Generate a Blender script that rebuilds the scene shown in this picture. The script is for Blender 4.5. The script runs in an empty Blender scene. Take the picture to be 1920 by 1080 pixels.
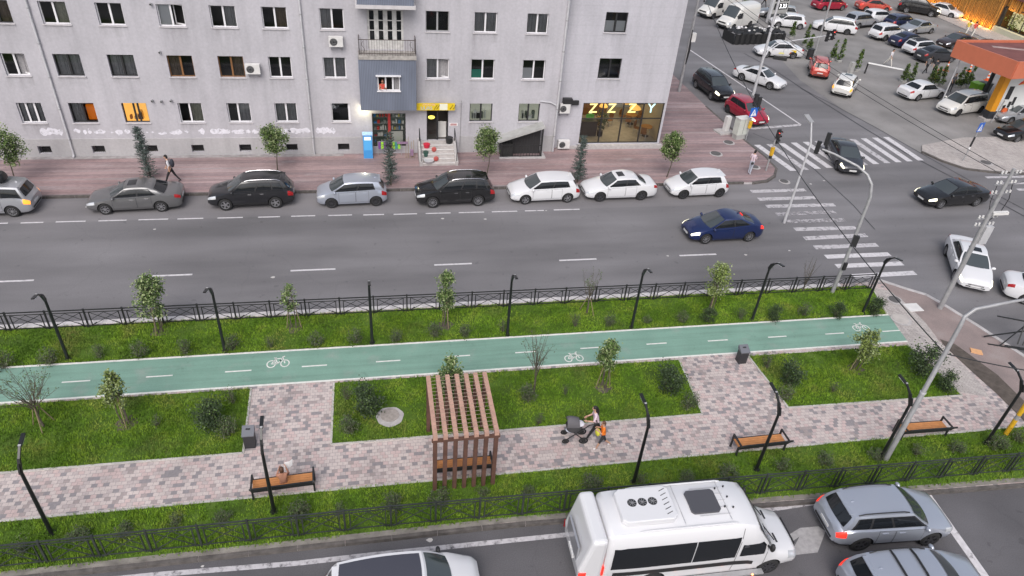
import bpy, bmesh, math, random
from mathutils import Vector, Matrix
random.seed(7)
R = math.radians
sc = bpy.context.scene
col = sc.collection

# ------------------------------------------------------------------ camera (a phone held at a seventh floor window)
CAM_H = 20.6
FPX = 1328.72
RX = Vector((0.98207718, -0.17506817, 0.06982507))
RY = Vector((-0.04607785, -0.58223127, -0.81171644))
RZ = Vector((0.18276005, 0.79395081, -0.57986281))
cd = bpy.data.cameras.new("camera"); cam = bpy.data.objects.new("camera", cd); col.objects.link(cam)
cd.sensor_width = 36.0; cd.lens = FPX / 1920 * 36; cd.clip_start = 0.1; cd.clip_end = 2000
m = Matrix(((RX.x, -RY.x, -RZ.x, 0), (RX.y, -RY.y, -RZ.y, 0), (RX.z, -RY.z, -RZ.z, CAM_H), (0, 0, 0, 1)))
cam.matrix_world = m
sc.camera = cam

def G(px, py, z=0.0):
    """ground point (at height z) seen at a photo pixel, measured once from the photograph"""
    a, b = px - 960, py - 540
    d = RX * a + RY * b + RZ * FPX
    t = (z - CAM_H) / d.z
    return Vector((d.x * t, d.y * t, z))
def FP(px, py, Y):
    a, b = px - 960, py - 540
    d = RX * a + RY * b + RZ * FPX
    t = Y / d.y
    return Vector((d.x * t, Y, CAM_H + d.z * t))
def FX(px, py, X):
    a, b = px - 960, py - 540
    d = RX * a + RY * b + RZ * FPX
    t = X / d.x
    return Vector((X, d.y * t, CAM_H + d.z * t))

# ------------------------------------------------------------------ world and light: overcast evening
w = bpy.data.worlds.new("World"); sc.world = w; w.use_nodes = True
nt = w.node_tree; nt.nodes.clear()
sky = nt.nodes.new('ShaderNodeTexSky'); sky.sky_type = 'NISHITA'; sky.sun_disc = False
sky.sun_elevation = R(48); sky.sun_rotation = R(200); sky.air_density = 1.0; sky.dust_density = 4.0; sky.ozone_density = 1.0
hs = nt.nodes.new('ShaderNodeHueSaturation'); hs.inputs['Saturation'].default_value = 0.58
bg = nt.nodes.new('ShaderNodeBackground'); bg.inputs['Strength'].default_value = 0.122
ow = nt.nodes.new('ShaderNodeOutputWorld')
nt.links.new(sky.outputs[0], hs.inputs['Color']); nt.links.new(hs.outputs[0], bg.inputs[0]); nt.links.new(bg.outputs[0], ow.inputs[0])
sl = bpy.data.lights.new("sun", 'SUN'); sl.energy = 1.15; sl.angle = R(40); sl.color = (1.0, 0.97, 0.955)
so = bpy.data.objects.new("sun", sl); col.objects.link(so)
so.rotation_euler = (R(90 - 48), 0, R(-20))
sc.view_settings.view_transform = 'Standard'; sc.view_settings.look = 'None'
sc.view_settings.exposure = 0.50; sc.view_settings.gamma = 1.0; sc.view_settings.use_curve_mapping = False

# ------------------------------------------------------------------ materials
def mat(name, c, rough=0.6, metal=0.0, spec=0.5, var=0.0, vs=3.0, emit=None, es=1.0, coat=0.0, bump=0.0, bs=40.0, stretch=None, trans=0.0):
    M = bpy.data.materials.new(name); M.use_nodes = True
    n = M.node_tree.nodes; l = M.node_tree.links; b = n['Principled BSDF']
    c4 = (*c[:3], 1)
    b.inputs['Base Color'].default_value = c4; b.inputs['Roughness'].default_value = rough
    b.inputs['Metallic'].default_value = metal; b.inputs['Specular IOR Level'].default_value = spec
    if coat: b.inputs['Coat Weight'].default_value = coat; b.inputs['Coat Roughness'].default_value = 0.05
    if trans: b.inputs['Alpha'].default_value = 1 - trans
    if emit: b.inputs['Emission Color'].default_value = (*emit, 1); b.inputs['Emission Strength'].default_value = es
    if var or bump:
        g = n.new('ShaderNodeNewGeometry'); mp = n.new('ShaderNodeMapping')
        if stretch: mp.inputs['Scale'].default_value = stretch
        l.new(g.outputs['Position'], mp.inputs[0])
    if var:
        t = n.new('ShaderNodeTexNoise'); t.inputs['Scale'].default_value = vs; t.inputs['Detail'].default_value = 5
        l.new(mp.outputs[0], t.inputs['Vector'])
        mr = n.new('ShaderNodeMapRange'); mr.inputs[1].default_value = .25; mr.inputs[2].default_value = .75
        mr.inputs[3].default_value = 1 - var; mr.inputs[4].default_value = 1 + var; l.new(t.outputs['Fac'], mr.inputs[0])
        mx = n.new('ShaderNodeMix'); mx.data_type = 'RGBA'; mx.blend_type = 'MULTIPLY'; mx.inputs[0].default_value = 1
        mx.inputs['A'].default_value = c4; l.new(mr.outputs[0], mx.inputs['B']); l.new(mx.outputs['Result'], b.inputs['Base Color'])
    if bump:
        t2 = n.new('ShaderNodeTexNoise'); t2.inputs['Scale'].default_value = bs; l.new(mp.outputs[0], t2.inputs['Vector'])
        bm_ = n.new('ShaderNodeBump'); bm_.inputs['Strength'].default_value = bump; bm_.inputs['Distance'].default_value = .02
        l.new(t2.outputs['Fac'], bm_.inputs['Height']); l.new(bm_.outputs[0], b.inputs['Normal'])
    return M
class NB:
    """small node-graph writer"""
    def __init__(s, name):
        s.M = bpy.data.materials.new(name); s.M.use_nodes = True
        s.n = s.M.node_tree.nodes; s.l = s.M.node_tree.links; s.b = s.n['Principled BSDF']
        s.pos = s.n.new('ShaderNodeNewGeometry').outputs['Position']
    def map(s, scale=(1, 1, 1), rot=0):
        m_ = s.n.new('ShaderNodeMapping'); m_.inputs['Scale'].default_value = scale; m_.inputs['Rotation'].default_value = (0, 0, rot)
        s.l.new(s.pos, m_.inputs[0]); return m_.outputs[0]
    def noise(s, scale, detail=4, vec=None, rough=.5):
        t = s.n.new('ShaderNodeTexNoise'); t.inputs['Scale'].default_value = scale; t.inputs['Detail'].default_value = detail; t.inputs['Roughness'].default_value = rough
        s.l.new(vec or s.pos, t.inputs['Vector']); return t.outputs['Fac']
    def ramp(s, f, stops, const=False):
        r = s.n.new('ShaderNodeValToRGB'); e = r.color_ramp.elements
        if const: r.color_ramp.interpolation = 'CONSTANT'
        while len(e) < len(stops): e.new(.5)
        for i, (p, c) in enumerate(stops):
            e[i].position = p; e[i].color = (*c, 1) if len(c) == 3 else c
        s.l.new(f, r.inputs[0]); return r.outputs[0]
    def mix(s, a, b, f=1.0, mode='MIX'):
        x = s.n.new('ShaderNodeMix'); x.data_type = 'RGBA'; x.blend_type = mode
        for key, v in (('A', a), ('B', b)):
            if isinstance(v, tuple): x.inputs[key].default_value = (*v[:3], 1)
            else: s.l.new(v, x.inputs[key])
        if isinstance(f, float) or isinstance(f, int): x.inputs[0].default_value = f
        else: s.l.new(f, x.inputs[0])
        return x.outputs['Result']
    def done(s, c, rough=.85, bump=None, bs=.3, spec=.35):
        s.l.new(c, s.b.inputs['Base Color']); s.b.inputs['Roughness'].default_value = rough; s.b.inputs['Specular IOR Level'].default_value = spec
        if bump is not None:
            k = s.n.new('ShaderNodeBump'); k.inputs['Strength'].default_value = bs; k.inputs['Distance'].default_value = .01
            s.l.new(bump, k.inputs['Height']); s.l.new(k.outputs[0], s.b.inputs['Normal'])
        return s.M
g_ = lambda v: (v, v, v)
def asphalt(name, c, streak=True, amt=1.0):
    k = NB(name)
    a = k.ramp(k.noise(.35, 6, k.map((.25, 1.6, 1)) if streak else None), [(.3, tuple(x * (1 - .21 * amt) for x in c)), (.7, tuple(x * (1 + .17 * amt) for x in c))])
    big = k.ramp(k.noise(.12, 3), [(.35, g_(.88)), (.65, g_(1.1))])
    fine = k.ramp(k.noise(28, 3), [(.3, g_(.86)), (.7, g_(1.13))])
    spots = k.ramp(k.noise(2.3, 2), [(.0, g_(1.0)), (.68, g_(1.0)), (.74, g_(.82))])
    # hairline cracks and repairs
    v = k.n.new('ShaderNodeTexVoronoi'); v.feature = 'DISTANCE_TO_EDGE'; v.inputs['Scale'].default_value = .16
    wv = k.n.new('ShaderNodeVectorMath'); wv.operation = 'ADD'
    nz = k.n.new('ShaderNodeTexNoise'); nz.inputs['Scale'].default_value = .7; k.l.new(k.pos, nz.inputs['Vector'])
    k.l.new(k.pos, wv.inputs[0]); k.l.new(nz.outputs['Color'], wv.inputs[1]); k.l.new(wv.outputs[0], v.inputs['Vector'])
    crack = k.ramp(v.outputs['Distance'], [(.0, g_(.86)), (.005, g_(1.0))])
    o = k.mix(a, big, 1.0, 'MULTIPLY'); o = k.mix(o, fine, 1.0, 'MULTIPLY'); o = k.mix(o, spots, 1.0, 'MULTIPLY'); o = k.mix(o, crack, .55, 'MULTIPLY')
    return k.done(o, .82, k.noise(60, 2), .25)
def pavers(name, stops, bw=.30, bh=.15, rot=0.0, mortar=(.25, .23, .23)):
    k = NB(name)
    b = k.n.new('ShaderNodeTexBrick'); b.inputs['Scale'].default_value = 1
    b.inputs['Brick Width'].default_value = bw; b.inputs['Row Height'].default_value = bh; b.inputs['Mortar Size'].default_value = .006
    b.inputs['Color1'].default_value = (0, 0, 0, 1); b.inputs['Color2'].default_value = (1, 1, 1, 1); b.inputs['Mortar'].default_value = (0, 0, 0, 1)
    b.inputs['Bias'].default_value = 0; b.offset = .5
    k.l.new(k.map((1, 1, 1), rot), b.inputs['Vector'])
    c = k.ramp(b.outputs['Color'], stops, True)
    c = k.mix(c, mortar, b.outputs['Fac'])
    c = k.mix(c, k.ramp(k.noise(.5, 4), [(.3, g_(.86)), (.7, g_(1.08))]), 1.0, 'MULTIPLY')
    c = k.mix(c, k.ramp(k.noise(14, 3), [(.3, g_(.9)), (.7, g_(1.07))]), 1.0, 'MULTIPLY')
    return k.done(c, .85, b.outputs['Fac'], .15)

M = {}
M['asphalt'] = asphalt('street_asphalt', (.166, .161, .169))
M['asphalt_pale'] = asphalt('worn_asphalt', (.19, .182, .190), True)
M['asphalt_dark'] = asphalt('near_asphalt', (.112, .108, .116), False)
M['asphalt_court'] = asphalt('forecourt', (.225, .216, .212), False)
M['pavers'] = pavers('mixed_pavers', [(0, (.52, .45, .43)), (.38, (.50, .39, .375)), (.64, (.43, .37, .36)), (.78, (.255, .235, .245)), (.92, (.33, .28, .275))], .19, .155)
M['pavers_grey'] = pavers('grey_pavers', [(0, (.41, .375, .355)), (.5, (.46, .42, .40)), (.85, (.35, .32, .31))], .22, .11, .9)
def pink_pave():
    k = NB('pink_striped_paving')
    st = k.ramp(k.noise(1.3, 3, k.map((.03, 1, 1))), [(.30, (.29, .25, .255)), (.42, (.31, .215, .215)), (.52, (.235, .18, .187)), (.6, (.345, .25, .25)), (.72, (.30, .27, .277))])
    w_ = k.ramp(k.noise(.5, 5, k.map((.5, 1.2, 1))), [(.36, g_(.85)), (.64, g_(1.15))])
    b = k.n.new('ShaderNodeTexBrick'); b.inputs['Scale'].default_value = 1; b.inputs['Brick Width'].default_value = .2; b.inputs['Row Height'].default_value = .1
    b.inputs['Mortar Size'].default_value = .004; b.inputs['Color1'].default_value = (.9, .9, .9, 1); b.inputs['Color2'].default_value = (1.06, 1.06, 1.06, 1); b.inputs['Mortar'].default_value = (.75, .75, .75, 1)
    k.l.new(k.pos, b.inputs['Vector'])
    scuff = k.ramp(k.noise(1.1, 6, k.map((.35, 1.4, 1)), .65), [(.60, g_(0)), (.72, g_(1))])
    o = k.mix(st, w_, 1.0, 'MULTIPLY'); o = k.mix(o, b.outputs['Color'], 1.0, 'MULTIPLY'); o = k.mix(o, (.36, .33, .335), k.mix(g_(0), scuff, .5))
    return k.done(o, .85)
M['pink'] = pink_pave()
def pink_asph():
    k = NB('pinkish_asphalt'); c = k.ramp(k.noise(.6, 6, None, .6), [(.3, (.20, .165, .16)), (.55, (.27, .215, .205)), (.75, (.31, .27, .26))])
    return k.done(k.mix(c, k.ramp(k.noise(22, 3), [(.3, g_(.87)), (.7, g_(1.1))]), 1.0, 'MULTIPLY'), .9)
M['pink_asphalt'] = pink_asph()
def soil():
    k = NB('grass_soil'); c = k.ramp(k.noise(1.1, 5, None, .6), [(.28, (.055, .085, .022)), (.5, (.075, .135, .020)), (.66, (.10, .165, .03)), (.78, (.12, .13, .05))])
    return k.done(k.mix(c, k.ramp(k.noise(30, 3), [(.3, g_(.7)), (.7, g_(1.2))]), 1.0, 'MULTIPLY'), .95, k.noise(40, 3), .6, .1)
M['soil'] = soil()
M['dirt'] = mat('dirt', (.085, .07, .06), .95, var=.35, vs=4, bump=.5, bs=20)
def grassm():
    k = NB('grass_blades'); c = k.ramp(k.noise(.8, 5, None, .6), [(.28, (.065, .13, .016)), (.42, (.105, .205, .016)), (.56, (.175, .285, .024)), (.68, (.235, .29, .05)), (.8, (.24, .22, .085))])
    c = k.mix(c, (.19, .165, .07), k.ramp(k.noise(.33, 6, None, .62), [(.54, g_(0)), (.72, g_(.62))]))
    c = k.mix(c, k.ramp(k.noise(.22, 3), [(.32, g_(.80)), (.68, g_(1.18))]), 1.0, 'MULTIPLY')
    return k.done(k.mix(c, k.ramp(k.noise(9, 2), [(.3, g_(.65)), (.7, g_(1.35))]), 1.0, 'MULTIPLY'), .7, None, .3, .2)
M['grass'] = grassm()
def bikec():
    k = NB('green_cycle_track'); c = k.ramp(k.noise(.7, 5), [(.3, (.165, .285, .230)), (.7, (.195, .33, .268))])
    c = k.mix(c, k.ramp(k.noise(3.5, 6, None, .7), [(.0, g_(1)), (.60, g_(1)), (.74, g_(.76))]), 1.0, 'MULTIPLY')
    c = k.mix(c, k.ramp(k.noise(1.2, 5, k.map((.12, 3.2, 1)), .6), [(.33, g_(.86)), (.5, g_(1)), (.7, g_(1.06))]), 1.0, 'MULTIPLY')
    c = k.mix(c, (.30, .31, .29), k.ramp(k.noise(.9, 6, None, .65), [(.56, g_(0)), (.72, g_(.45))]))
    return k.done(k.mix(c, k.ramp(k.noise(25, 2), [(.3, g_(.94)), (.7, g_(1.05))]), 1.0, 'MULTIPLY'), .75)
M['bike'] = bikec()
def paint_mark(name, c, wear):
    k = NB(name); cc = k.ramp(k.noise(6, 4), [(.3, tuple(x * .8 for x in c)), (.7, c)])
    f = k.ramp(k.noise(3.5, 6, None, .7), [(wear - .10, g_(1)), (wear + .10, g_(.12))])
    k.l.new(f, k.b.inputs['Alpha'])
    return k.done(cc, .7)
M['mark'] = paint_mark('white_road_paint', (.62, .60, .62), .66)
M['mark_worn'] = paint_mark('worn_road_paint', (.52, .50, .52), .60)
M['mark_faint'] = paint_mark('nearly_gone_paint', (.46, .44, .46), .50)
M['bike_line'] = paint_mark('cycle_track_line', (.74, .74, .70), .72)
M['kerb'] = mat('kerb_concrete', (.42, .40, .40), .9, var=.22, vs=3)
M['kerb_white'] = mat('white_kerb', (.60, .57, .57), .85, var=.25, vs=4)
M['kerb_dark'] = mat('dirty_kerb', (.10, .09, .085), .9, var=.4, vs=4)
M['conc'] = mat('concrete', (.40, .38, .375), .9, var=.2, vs=5, bump=.2)
M['tar'] = mat('tar_seam', (.045, .043, .047), .6, var=.2)
def wallm(name, c, lines=False):
    k = NB(name)
    a = k.ramp(k.noise(.45, 6, k.map((1, 1, .6)), .6), [(.3, tuple(x * .89 for x in c)), (.5, c), (.7, tuple(x * 1.06 for x in c))])
    st = k.ramp(k.noise(.9, 6, k.map((1.9, 1, .10)), .65), [(.34, g_(.905)), (.5, g_(.985)), (.66, g_(1.025))])
    fine = k.ramp(k.noise(7, 5, None, .65), [(.32, g_(.93)), (.68, g_(1.05))])
    o = k.mix(a, st, 1.0, 'MULTIPLY'); o = k.mix(o, fine, 1.0, 'MULTIPLY')
    if lines:
        wv = k.n.new('ShaderNodeTexWave'); wv.wave_type = 'BANDS'; wv.bands_direction = 'Z'; wv.inputs['Scale'].default_value = .52; wv.inputs['Distortion'].default_value = .4
        k.l.new(k.pos, wv.inputs['Vector'])
        o = k.mix(o, k.ramp(wv.outputs['Fac'], [(.0, g_(.955)), (.05, g_(1))]), 1.0, 'MULTIPLY')
    return k.done(o, .92, k.noise(18, 4), .12, .2)
M['wall'] = wallm('grey_render', (.452, .440, .472))
M['wall_plain'] = wallm('smooth_render', (.468, .460, .50), True)
M['plinth'] = wallm('stained_plinth', (.41, .40, .41))
def stainm():
    k = NB('runoff_stain'); gco = k.n.new('ShaderNodeTexCoord').outputs['Generated']; sx_ = k.n.new('ShaderNodeSeparateXYZ'); k.l.new(gco, sx_.inputs[0])
    n_ = k.ramp(k.noise(2.1, 6, k.map((1.6, 1, .12)), .7), [(.40, g_(0)), (.75, g_(1))]); mm_ = k.n.new('ShaderNodeMath'); mm_.operation = 'MULTIPLY'; k.l.new(n_, mm_.inputs[0]); k.l.new(sx_.outputs['Z'], mm_.inputs[1])
    m2_ = k.n.new('ShaderNodeMath'); m2_.operation = 'MULTIPLY'; m2_.inputs[1].default_value = .26; k.l.new(mm_.outputs[0], m2_.inputs[0]); k.l.new(m2_.outputs[0], k.b.inputs['Alpha'])
    return k.done(k.mix((.17, .16, .155), (.21, .20, .19), .5), .95)
M['stain'] = stainm()
M['graffiti'] = paint_mark('painted_over_patch', (.74, .73, .79), .62)
M['sill'] = mat('sill', (.52, .50, .51), .8, var=.1)
M['upvc'] = mat('white_frame', (.72, .71, .73), .45)
M['brown'] = mat('brown_frame', (.20, .095, .035), .6, var=.2)
M['dark'] = mat('dark_frame', (.022, .022, .024), .5)
M['black'] = mat('black_iron', (.018, .019, .020), .5, var=.25, vs=3)
M['black_paint'] = mat('black_gloss_paint', (.012, .013, .014), .35)
M['fence_near'] = mat('grey_green_iron', (.030, .036, .033), .55, var=.35, vs=3)
M['room'] = mat('dim_room', (.05, .048, .05), .9)
M['room_lit'] = mat('self_glowing_room', (.6, .42, .15), .9, emit=(1.0, .58, .14), es=.55)  # room walls emit the warm light themselves, no lamp inside
M['room_shop'] = mat('shop_room', (.45, .42, .34), .9)
M['curtain'] = mat('net_curtain', (.30, .29, .30), .9, var=.12, vs=8)
M['curtain_white'] = mat('white_blind', (.62, .61, .63), .9)
M['curtain_beige'] = mat('beige_curtain', (.33, .32, .26), .9, var=.15, vs=6)
M['curtain_brown'] = mat('brown_curtain', (.15, .11, .08), .9, var=.2, vs=6)
M['teal'] = mat('teal_panel', (.03, .36, .25), .6)
def glassm(name, alpha, tint):
    m_ = bpy.data.materials.new(name); m_.use_nodes = True; n = m_.node_tree.nodes; l = m_.node_tree.links
    n.remove(n['Principled BSDF'])
    t = n.new('ShaderNodeBsdfTransparent'); t.inputs[0].default_value = (*tint, 1)
    gl = n.new('ShaderNodeBsdfGlossy'); gl.inputs['Roughness'].default_value = .04
    f = n.new('ShaderNodeFresnel'); f.inputs[0].default_value = 1.5
    ad = n.new('ShaderNodeMath'); ad.operation = 'ADD'; ad.inputs[1].default_value = alpha; l.new(f.outputs[0], ad.inputs[0])
    mx = n.new('ShaderNodeMixShader'); l.new(ad.outputs[0], mx.inputs[0]); l.new(t.outputs[0], mx.inputs[1]); l.new(gl.outputs[0], mx.inputs[2])
    l.new(mx.outputs[0], n['Material Output'].inputs[0]); return m_
M['pane'] = glassm('window_glass', .03, (.75, .78, .8))
M['shop_glass'] = glassm('shop_glass', .02, (.92, .93, .92))
M['car_glass'] = mat('tinted_glass', (.012, .014, .017), .06, spec=.55)
M['car_glass_pale'] = mat('clear_windscreen', (.05, .06, .065), .05, spec=.9)
M['pano'] = mat('glass_roof', (.055, .055, .07), .10, spec=.9)
M['rubber'] = mat('tyre_rubber', (.018, .018, .019), .85)
M['alloy'] = mat('alloy_rim', (.42, .42, .44), .35, .85)
M['alloy_dark'] = mat('dark_rim', (.10, .10, .11), .4, .7)
M['trim'] = mat('black_plastic', (.02, .02, .022), .6)
M['chrome'] = mat('chrome', (.6, .6, .62), .18, 1.0)
M['lamp_clear'] = mat('clear_lamp', (.55, .57, .6), .12, .3, spec=.8)
M['lamp_red'] = mat('red_lamp', (.32, .012, .014), .2)
M['lamp_red_on'] = mat('brake_lamp_on', (.5, .02, .015), .25, emit=(1, .045, .025), es=.75)
M['lamp_amber_on'] = mat('amber_lamp_on', (.6, .2, .02), .3, emit=(1, .36, .04), es=1.0)
M['lamp_white_on'] = mat('headlamp_on', (.9, .9, .8), .3, emit=(1, .93, .62), es=2.2)
M['plate'] = mat('number_plate', (.62, .62, .62), .5)
def carpaint(name, c, metal=.0, rough=.28):
    return mat(name, c, rough, metal, .5, coat=.8)
M['leaf'] = mat('leaf_green', (.085, .145, .030), .6, var=.45, vs=7)
M['leaf_bright'] = mat('leaf_bright', (.15, .20, .038), .6, var=.45, vs=7)
M['leaf_pale'] = mat('leaf_pale_edges', (.26, .31, .14), .6, var=.35, vs=9)
M['leaf_dark'] = mat('leaf_dark', (.028, .050, .016), .65, var=.4, vs=7)
M['leaf_grey'] = mat('leaf_greyish', (.075, .085, .045), .7, var=.35, vs=7)
M['needle'] = mat('blue_grey_needles', (.055, .075, .065), .7, var=.4, vs=8)
M['bark'] = mat('bark', (.10, .085, .065), .9, var=.3, vs=12)
M['stake'] = mat('wooden_stake', (.23, .18, .11), .85, var=.25, vs=9)
M['wood_top'] = mat('pergola_beam', (.44, .265, .205), .7, var=.16, vs=4)
M['wood_dark'] = mat('pergola_post', (.105, .052, .038), .7, var=.25, vs=4)
M['bench_wood'] = mat('orange_bench_slats', (.50, .215, .075), .6, var=.16, vs=5)
M['wire'] = mat('steel_wire', (.32, .25, .2), .5, .5)
M['steel'] = mat('galvanised_steel', (.36, .36, .37), .55, .35, var=.15, vs=4)
M['steel_pale'] = mat('pale_steel', (.52, .52, .54), .5, .2, var=.1)
M['white_box'] = mat('white_cabinet', (.62, .61, .60), .6, var=.1)
M['grey_box'] = mat('grey_cabinet', (.36, .36, .35), .7, var=.15)
M['yellow'] = mat('yellow_box', (.62, .36, .02), .5, var=.1)
M['sign_blue'] = mat('sign_blue', (.02, .12, .50), .45)
M['white'] = mat('white_paint', (.78, .78, .78), .5)
M['sig_red'] = mat('red_signal_lens', (.8, .05, .04), .4, emit=(1, .08, .06), es=3.0)
M['sig_off'] = mat('unlit_lens', (.04, .03, .03), .3)
M['led'] = mat('lamp_lens', (.75, .77, .8), .25)
M['skin'] = mat('skin', (.50, .30, .21), .6)
M['skin_tan'] = mat('tanned_skin', (.42, .20, .13), .6)
M['hair_dark'] = mat('dark_hair', (.012, .010, .010), .6)
M['hair_brown'] = mat('brown_hair', (.10, .045, .025), .6)
# ------------------------------------------------------------------ mesh helpers
class MB:
    def __init__(s): s.v = []; s.f = []; s.m = []
    def add(s, vs, fs, m=0):
        o = len(s.v); s.v += [tuple(p) for p in vs]
        for f in fs: s.f.append([i + o for i in f]); s.m.append(m)
        return s
    def quad(s, a, b, c, d, m=0): return s.add([a, b, c, d], [(0, 1, 2, 3)], m)
    def box2(s, x0, x1, y0, y1, z0, z1, m=0):
        return s.add([(x0, y0, z0), (x1, y0, z0), (x1, y1, z0), (x0, y1, z0), (x0, y0, z1), (x1, y0, z1), (x1, y1, z1), (x0, y1, z1)],
                     [(0, 3, 2, 1), (4, 5, 6, 7), (0, 1, 5, 4), (1, 2, 6, 5), (2, 3, 7, 6), (3, 0, 4, 7)], m)
    def box(s, x, y, z, sx, sy, sz, m=0, rz=0, taper=1.0):
        c, n = math.cos(rz), math.sin(rz); vs = []
        for k, dz in ((1, -.5), (taper, .5)):
            for dx, dy in ((-.5, -.5), (.5, -.5), (.5, .5), (-.5, .5)):
                a, b = dx * sx * k, dy * sy * k; vs.append((x + a * c - b * n, y + a * n + b * c, z + dz * sz))
        return s.add(vs, [(0, 3, 2, 1), (4, 5, 6, 7), (0, 1, 5, 4), (1, 2, 6, 5), (2, 3, 7, 6), (3, 0, 4, 7)], m)
    def bar(s, p, q, w, h=None, m=0, up=(0, 0, 1)):
        p, q = Vector(p), Vector(q); h = h or w; d = (q - p).normalized(); u = Vector(up)
        if abs(d.dot(u)) > .98: u = Vector((0, 1, 0))
        a = d.cross(u).normalized() * w / 2; b = a.normalized().cross(d) * h / 2
        return s.add([p - a - b, p + a - b, p + a + b, p - a + b, q - a - b, q + a - b, q + a + b, q - a + b],
                     [(0, 3, 2, 1), (4, 5, 6, 7), (0, 1, 5, 4), (1, 2, 6, 5), (2, 3, 7, 6), (3, 0, 4, 7)], m)
    def tube(s, pts, r, n=8, m=0, caps=True):
        pts = [Vector(p) for p in pts]; rr = r if isinstance(r, (list, tuple)) else [r] * len(pts); o = len(s.v); N = len(pts); prev = None
        for i, p in enumerate(pts):
            d = (pts[min(i + 1, N - 1)] - pts[max(i - 1, 0)]).normalized()
            u = Vector((0, 0, 1)) if abs(d.z) < .9 else Vector((0, 1, 0))
            if prev is None: a = d.cross(u).normalized()
            else: a = (prev - d * prev.dot(d)); a = a.normalized() if a.length > 1e-6 else d.cross(u).normalized()
            prev = a; b = d.cross(a)
            for k in range(n):
                t = 2 * math.pi * k / n; s.v.append(tuple(p + (a * math.cos(t) + b * math.sin(t)) * rr[i]))
        for i in range(N - 1):
            for k in range(n):
                k2 = (k + 1) % n; s.f.append([o + i * n + k, o + i * n + k2, o + (i + 1) * n + k2, o + (i + 1) * n + k]); s.m.append(m)
        if caps:
            s.f.append([o + k for k in range(n)][::-1]); s.m.append(m); s.f.append([o + (N - 1) * n + k for k in range(n)]); s.m.append(m)
        return s
    def cyl(s, c, r, h, n=16, m=0, axis='z', r2=None):
        c = Vector(c); a = {'z': Vector((0, 0, 1)), 'y': Vector((0, 1, 0)), 'x': Vector((1, 0, 0))}[axis]
        return s.tube([c - a * h / 2, c + a * h / 2], [r, r2 if r2 is not None else r], n, m)
    def prism(s, pts, z0, z1, m=0, mt=None):
        n = len(pts); o = len(s.v)
        area = sum(pts[i][0] * pts[(i + 1) % n][1] - pts[(i + 1) % n][0] * pts[i][1] for i in range(n))
        if area < 0: pts = pts[::-1]
        s.v += [(p[0], p[1], z0) for p in pts] + [(p[0], p[1], z1) for p in pts]
        s.f.append([o + n + i for i in range(n)]); s.m.append(m if mt is None else mt)
        s.f.append([o + i for i in range(n)][::-1]); s.m.append(m)
        for i in range(n):
            j = (i + 1) % n; s.f.append([o + i, o + j, o + n + j, o + n + i]); s.m.append(m)
        return s
    def sheet(s, pts, z, m=0):
        n = len(pts)
        area = sum(pts[i][0] * pts[(i + 1) % n][1] - pts[(i + 1) % n][0] * pts[i][1] for i in range(n))
        if area < 0: pts = pts[::-1]
        return s.add([(p[0], p[1], z) for p in pts], [tuple(range(n))], m)
    def sphere(s, c, r, n=10, k=7, m=0):
        cx, cy, cz = c; rx, ry, rz = r if isinstance(r, (tuple, list)) else (r, r, r); o = len(s.v)
        s.v.append((cx, cy, cz - rz))
        for i in range(1, k):
            a = math.pi * i / k - math.pi / 2
            for j in range(n):
                b = 2 * math.pi * j / n; s.v.append((cx + rx * math.cos(a) * math.cos(b), cy + ry * math.cos(a) * math.sin(b), cz + rz * math.sin(a)))
        s.v.append((cx, cy, cz + rz)); L = len(s.v) - 1
        for j in range(n):
            j2 = (j + 1) % n; s.f.append([o, o + 1 + j2, o + 1 + j]); s.m.append(m); s.f.append([L, L - n + j, L - n + j2]); s.m.append(m)
            for i in range(k - 2):
                a = o + 1 + i * n; s.f.append([a + j, a + j2, a + n + j2, a + n + j]); s.m.append(m)
        return s
    def grid(s, fn, us, vs, m=0, flip=False):
        o = len(s.v); nu, nv = len(us), len(vs)
        for u in us:
            for v in vs: s.v.append(tuple(fn(u, v)))
        for i in range(nu - 1):
            for j in range(nv - 1):
                q = [o + i * nv + j, o + (i + 1) * nv + j, o + (i + 1) * nv + j + 1, o + i * nv + j + 1]
                s.f.append(q[::-1] if flip else q); s.m.append(m)
        return s
    def ring(s, c, r0, r1, z, n=24, m=0, a0=0, a1=2 * math.pi):
        return s.grid(lambda a, r: (c[0] + r * math.cos(a), c[1] + r * math.sin(a), z), [a0 + (a1 - a0) * i / n for i in range(n + 1)], [r0, r1], m, True)
    def mesh(s, name, mats, smooth=None):
        me = bpy.data.meshes.new(name); me.from_pydata(s.v, [], s.f)
        for x in (mats if isinstance(mats, (list, tuple)) else [mats]): me.materials.append(x)
        if any(s.m): me.polygons.foreach_set('material_index', s.m)
        if smooth is not None:
            me.polygons.foreach_set('use_smooth', [True] * len(s.f)); me.set_sharp_from_angle(angle=R(smooth))
        me.update(); return me
    def build(s, name, mats, parent=None, smooth=None, loc=None, rz=None):
        o = bpy.data.objects.new(name, s.mesh(name, mats, smooth)); col.objects.link(o)
        if parent: o.parent = parent
        if loc is not None: o.location = loc
        if rz is not None: o.rotation_euler = (0, 0, rz)
        return o
def inst(name, me, parent=None, loc=(0, 0, 0), rot=(0, 0, 0), scale=None):
    o = bpy.data.objects.new(name, me); col.objects.link(o); o.parent = parent; o.location = loc; o.rotation_euler = rot
    if scale: o.scale = scale
    return o
def tag(o, label=None, cat=None, group=None, kind=None):
    if label: o['label'] = label
    if cat: o['category'] = cat
    if group: o['group'] = group
    if kind: o['kind'] = kind
    return o
def thing(name, label, cat, loc=(0, 0, 0), rz=0, group=None):
    o = bpy.data.objects.new(name, None); col.objects.link(o); o.empty_display_size = .2
    o.location = loc; o.rotation_euler = (0, 0, rz); return tag(o, label, cat, group)
def struct(name, mb, mats, smooth=None): return tag(mb.build(name, mats, None, smooth), kind='structure')
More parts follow.
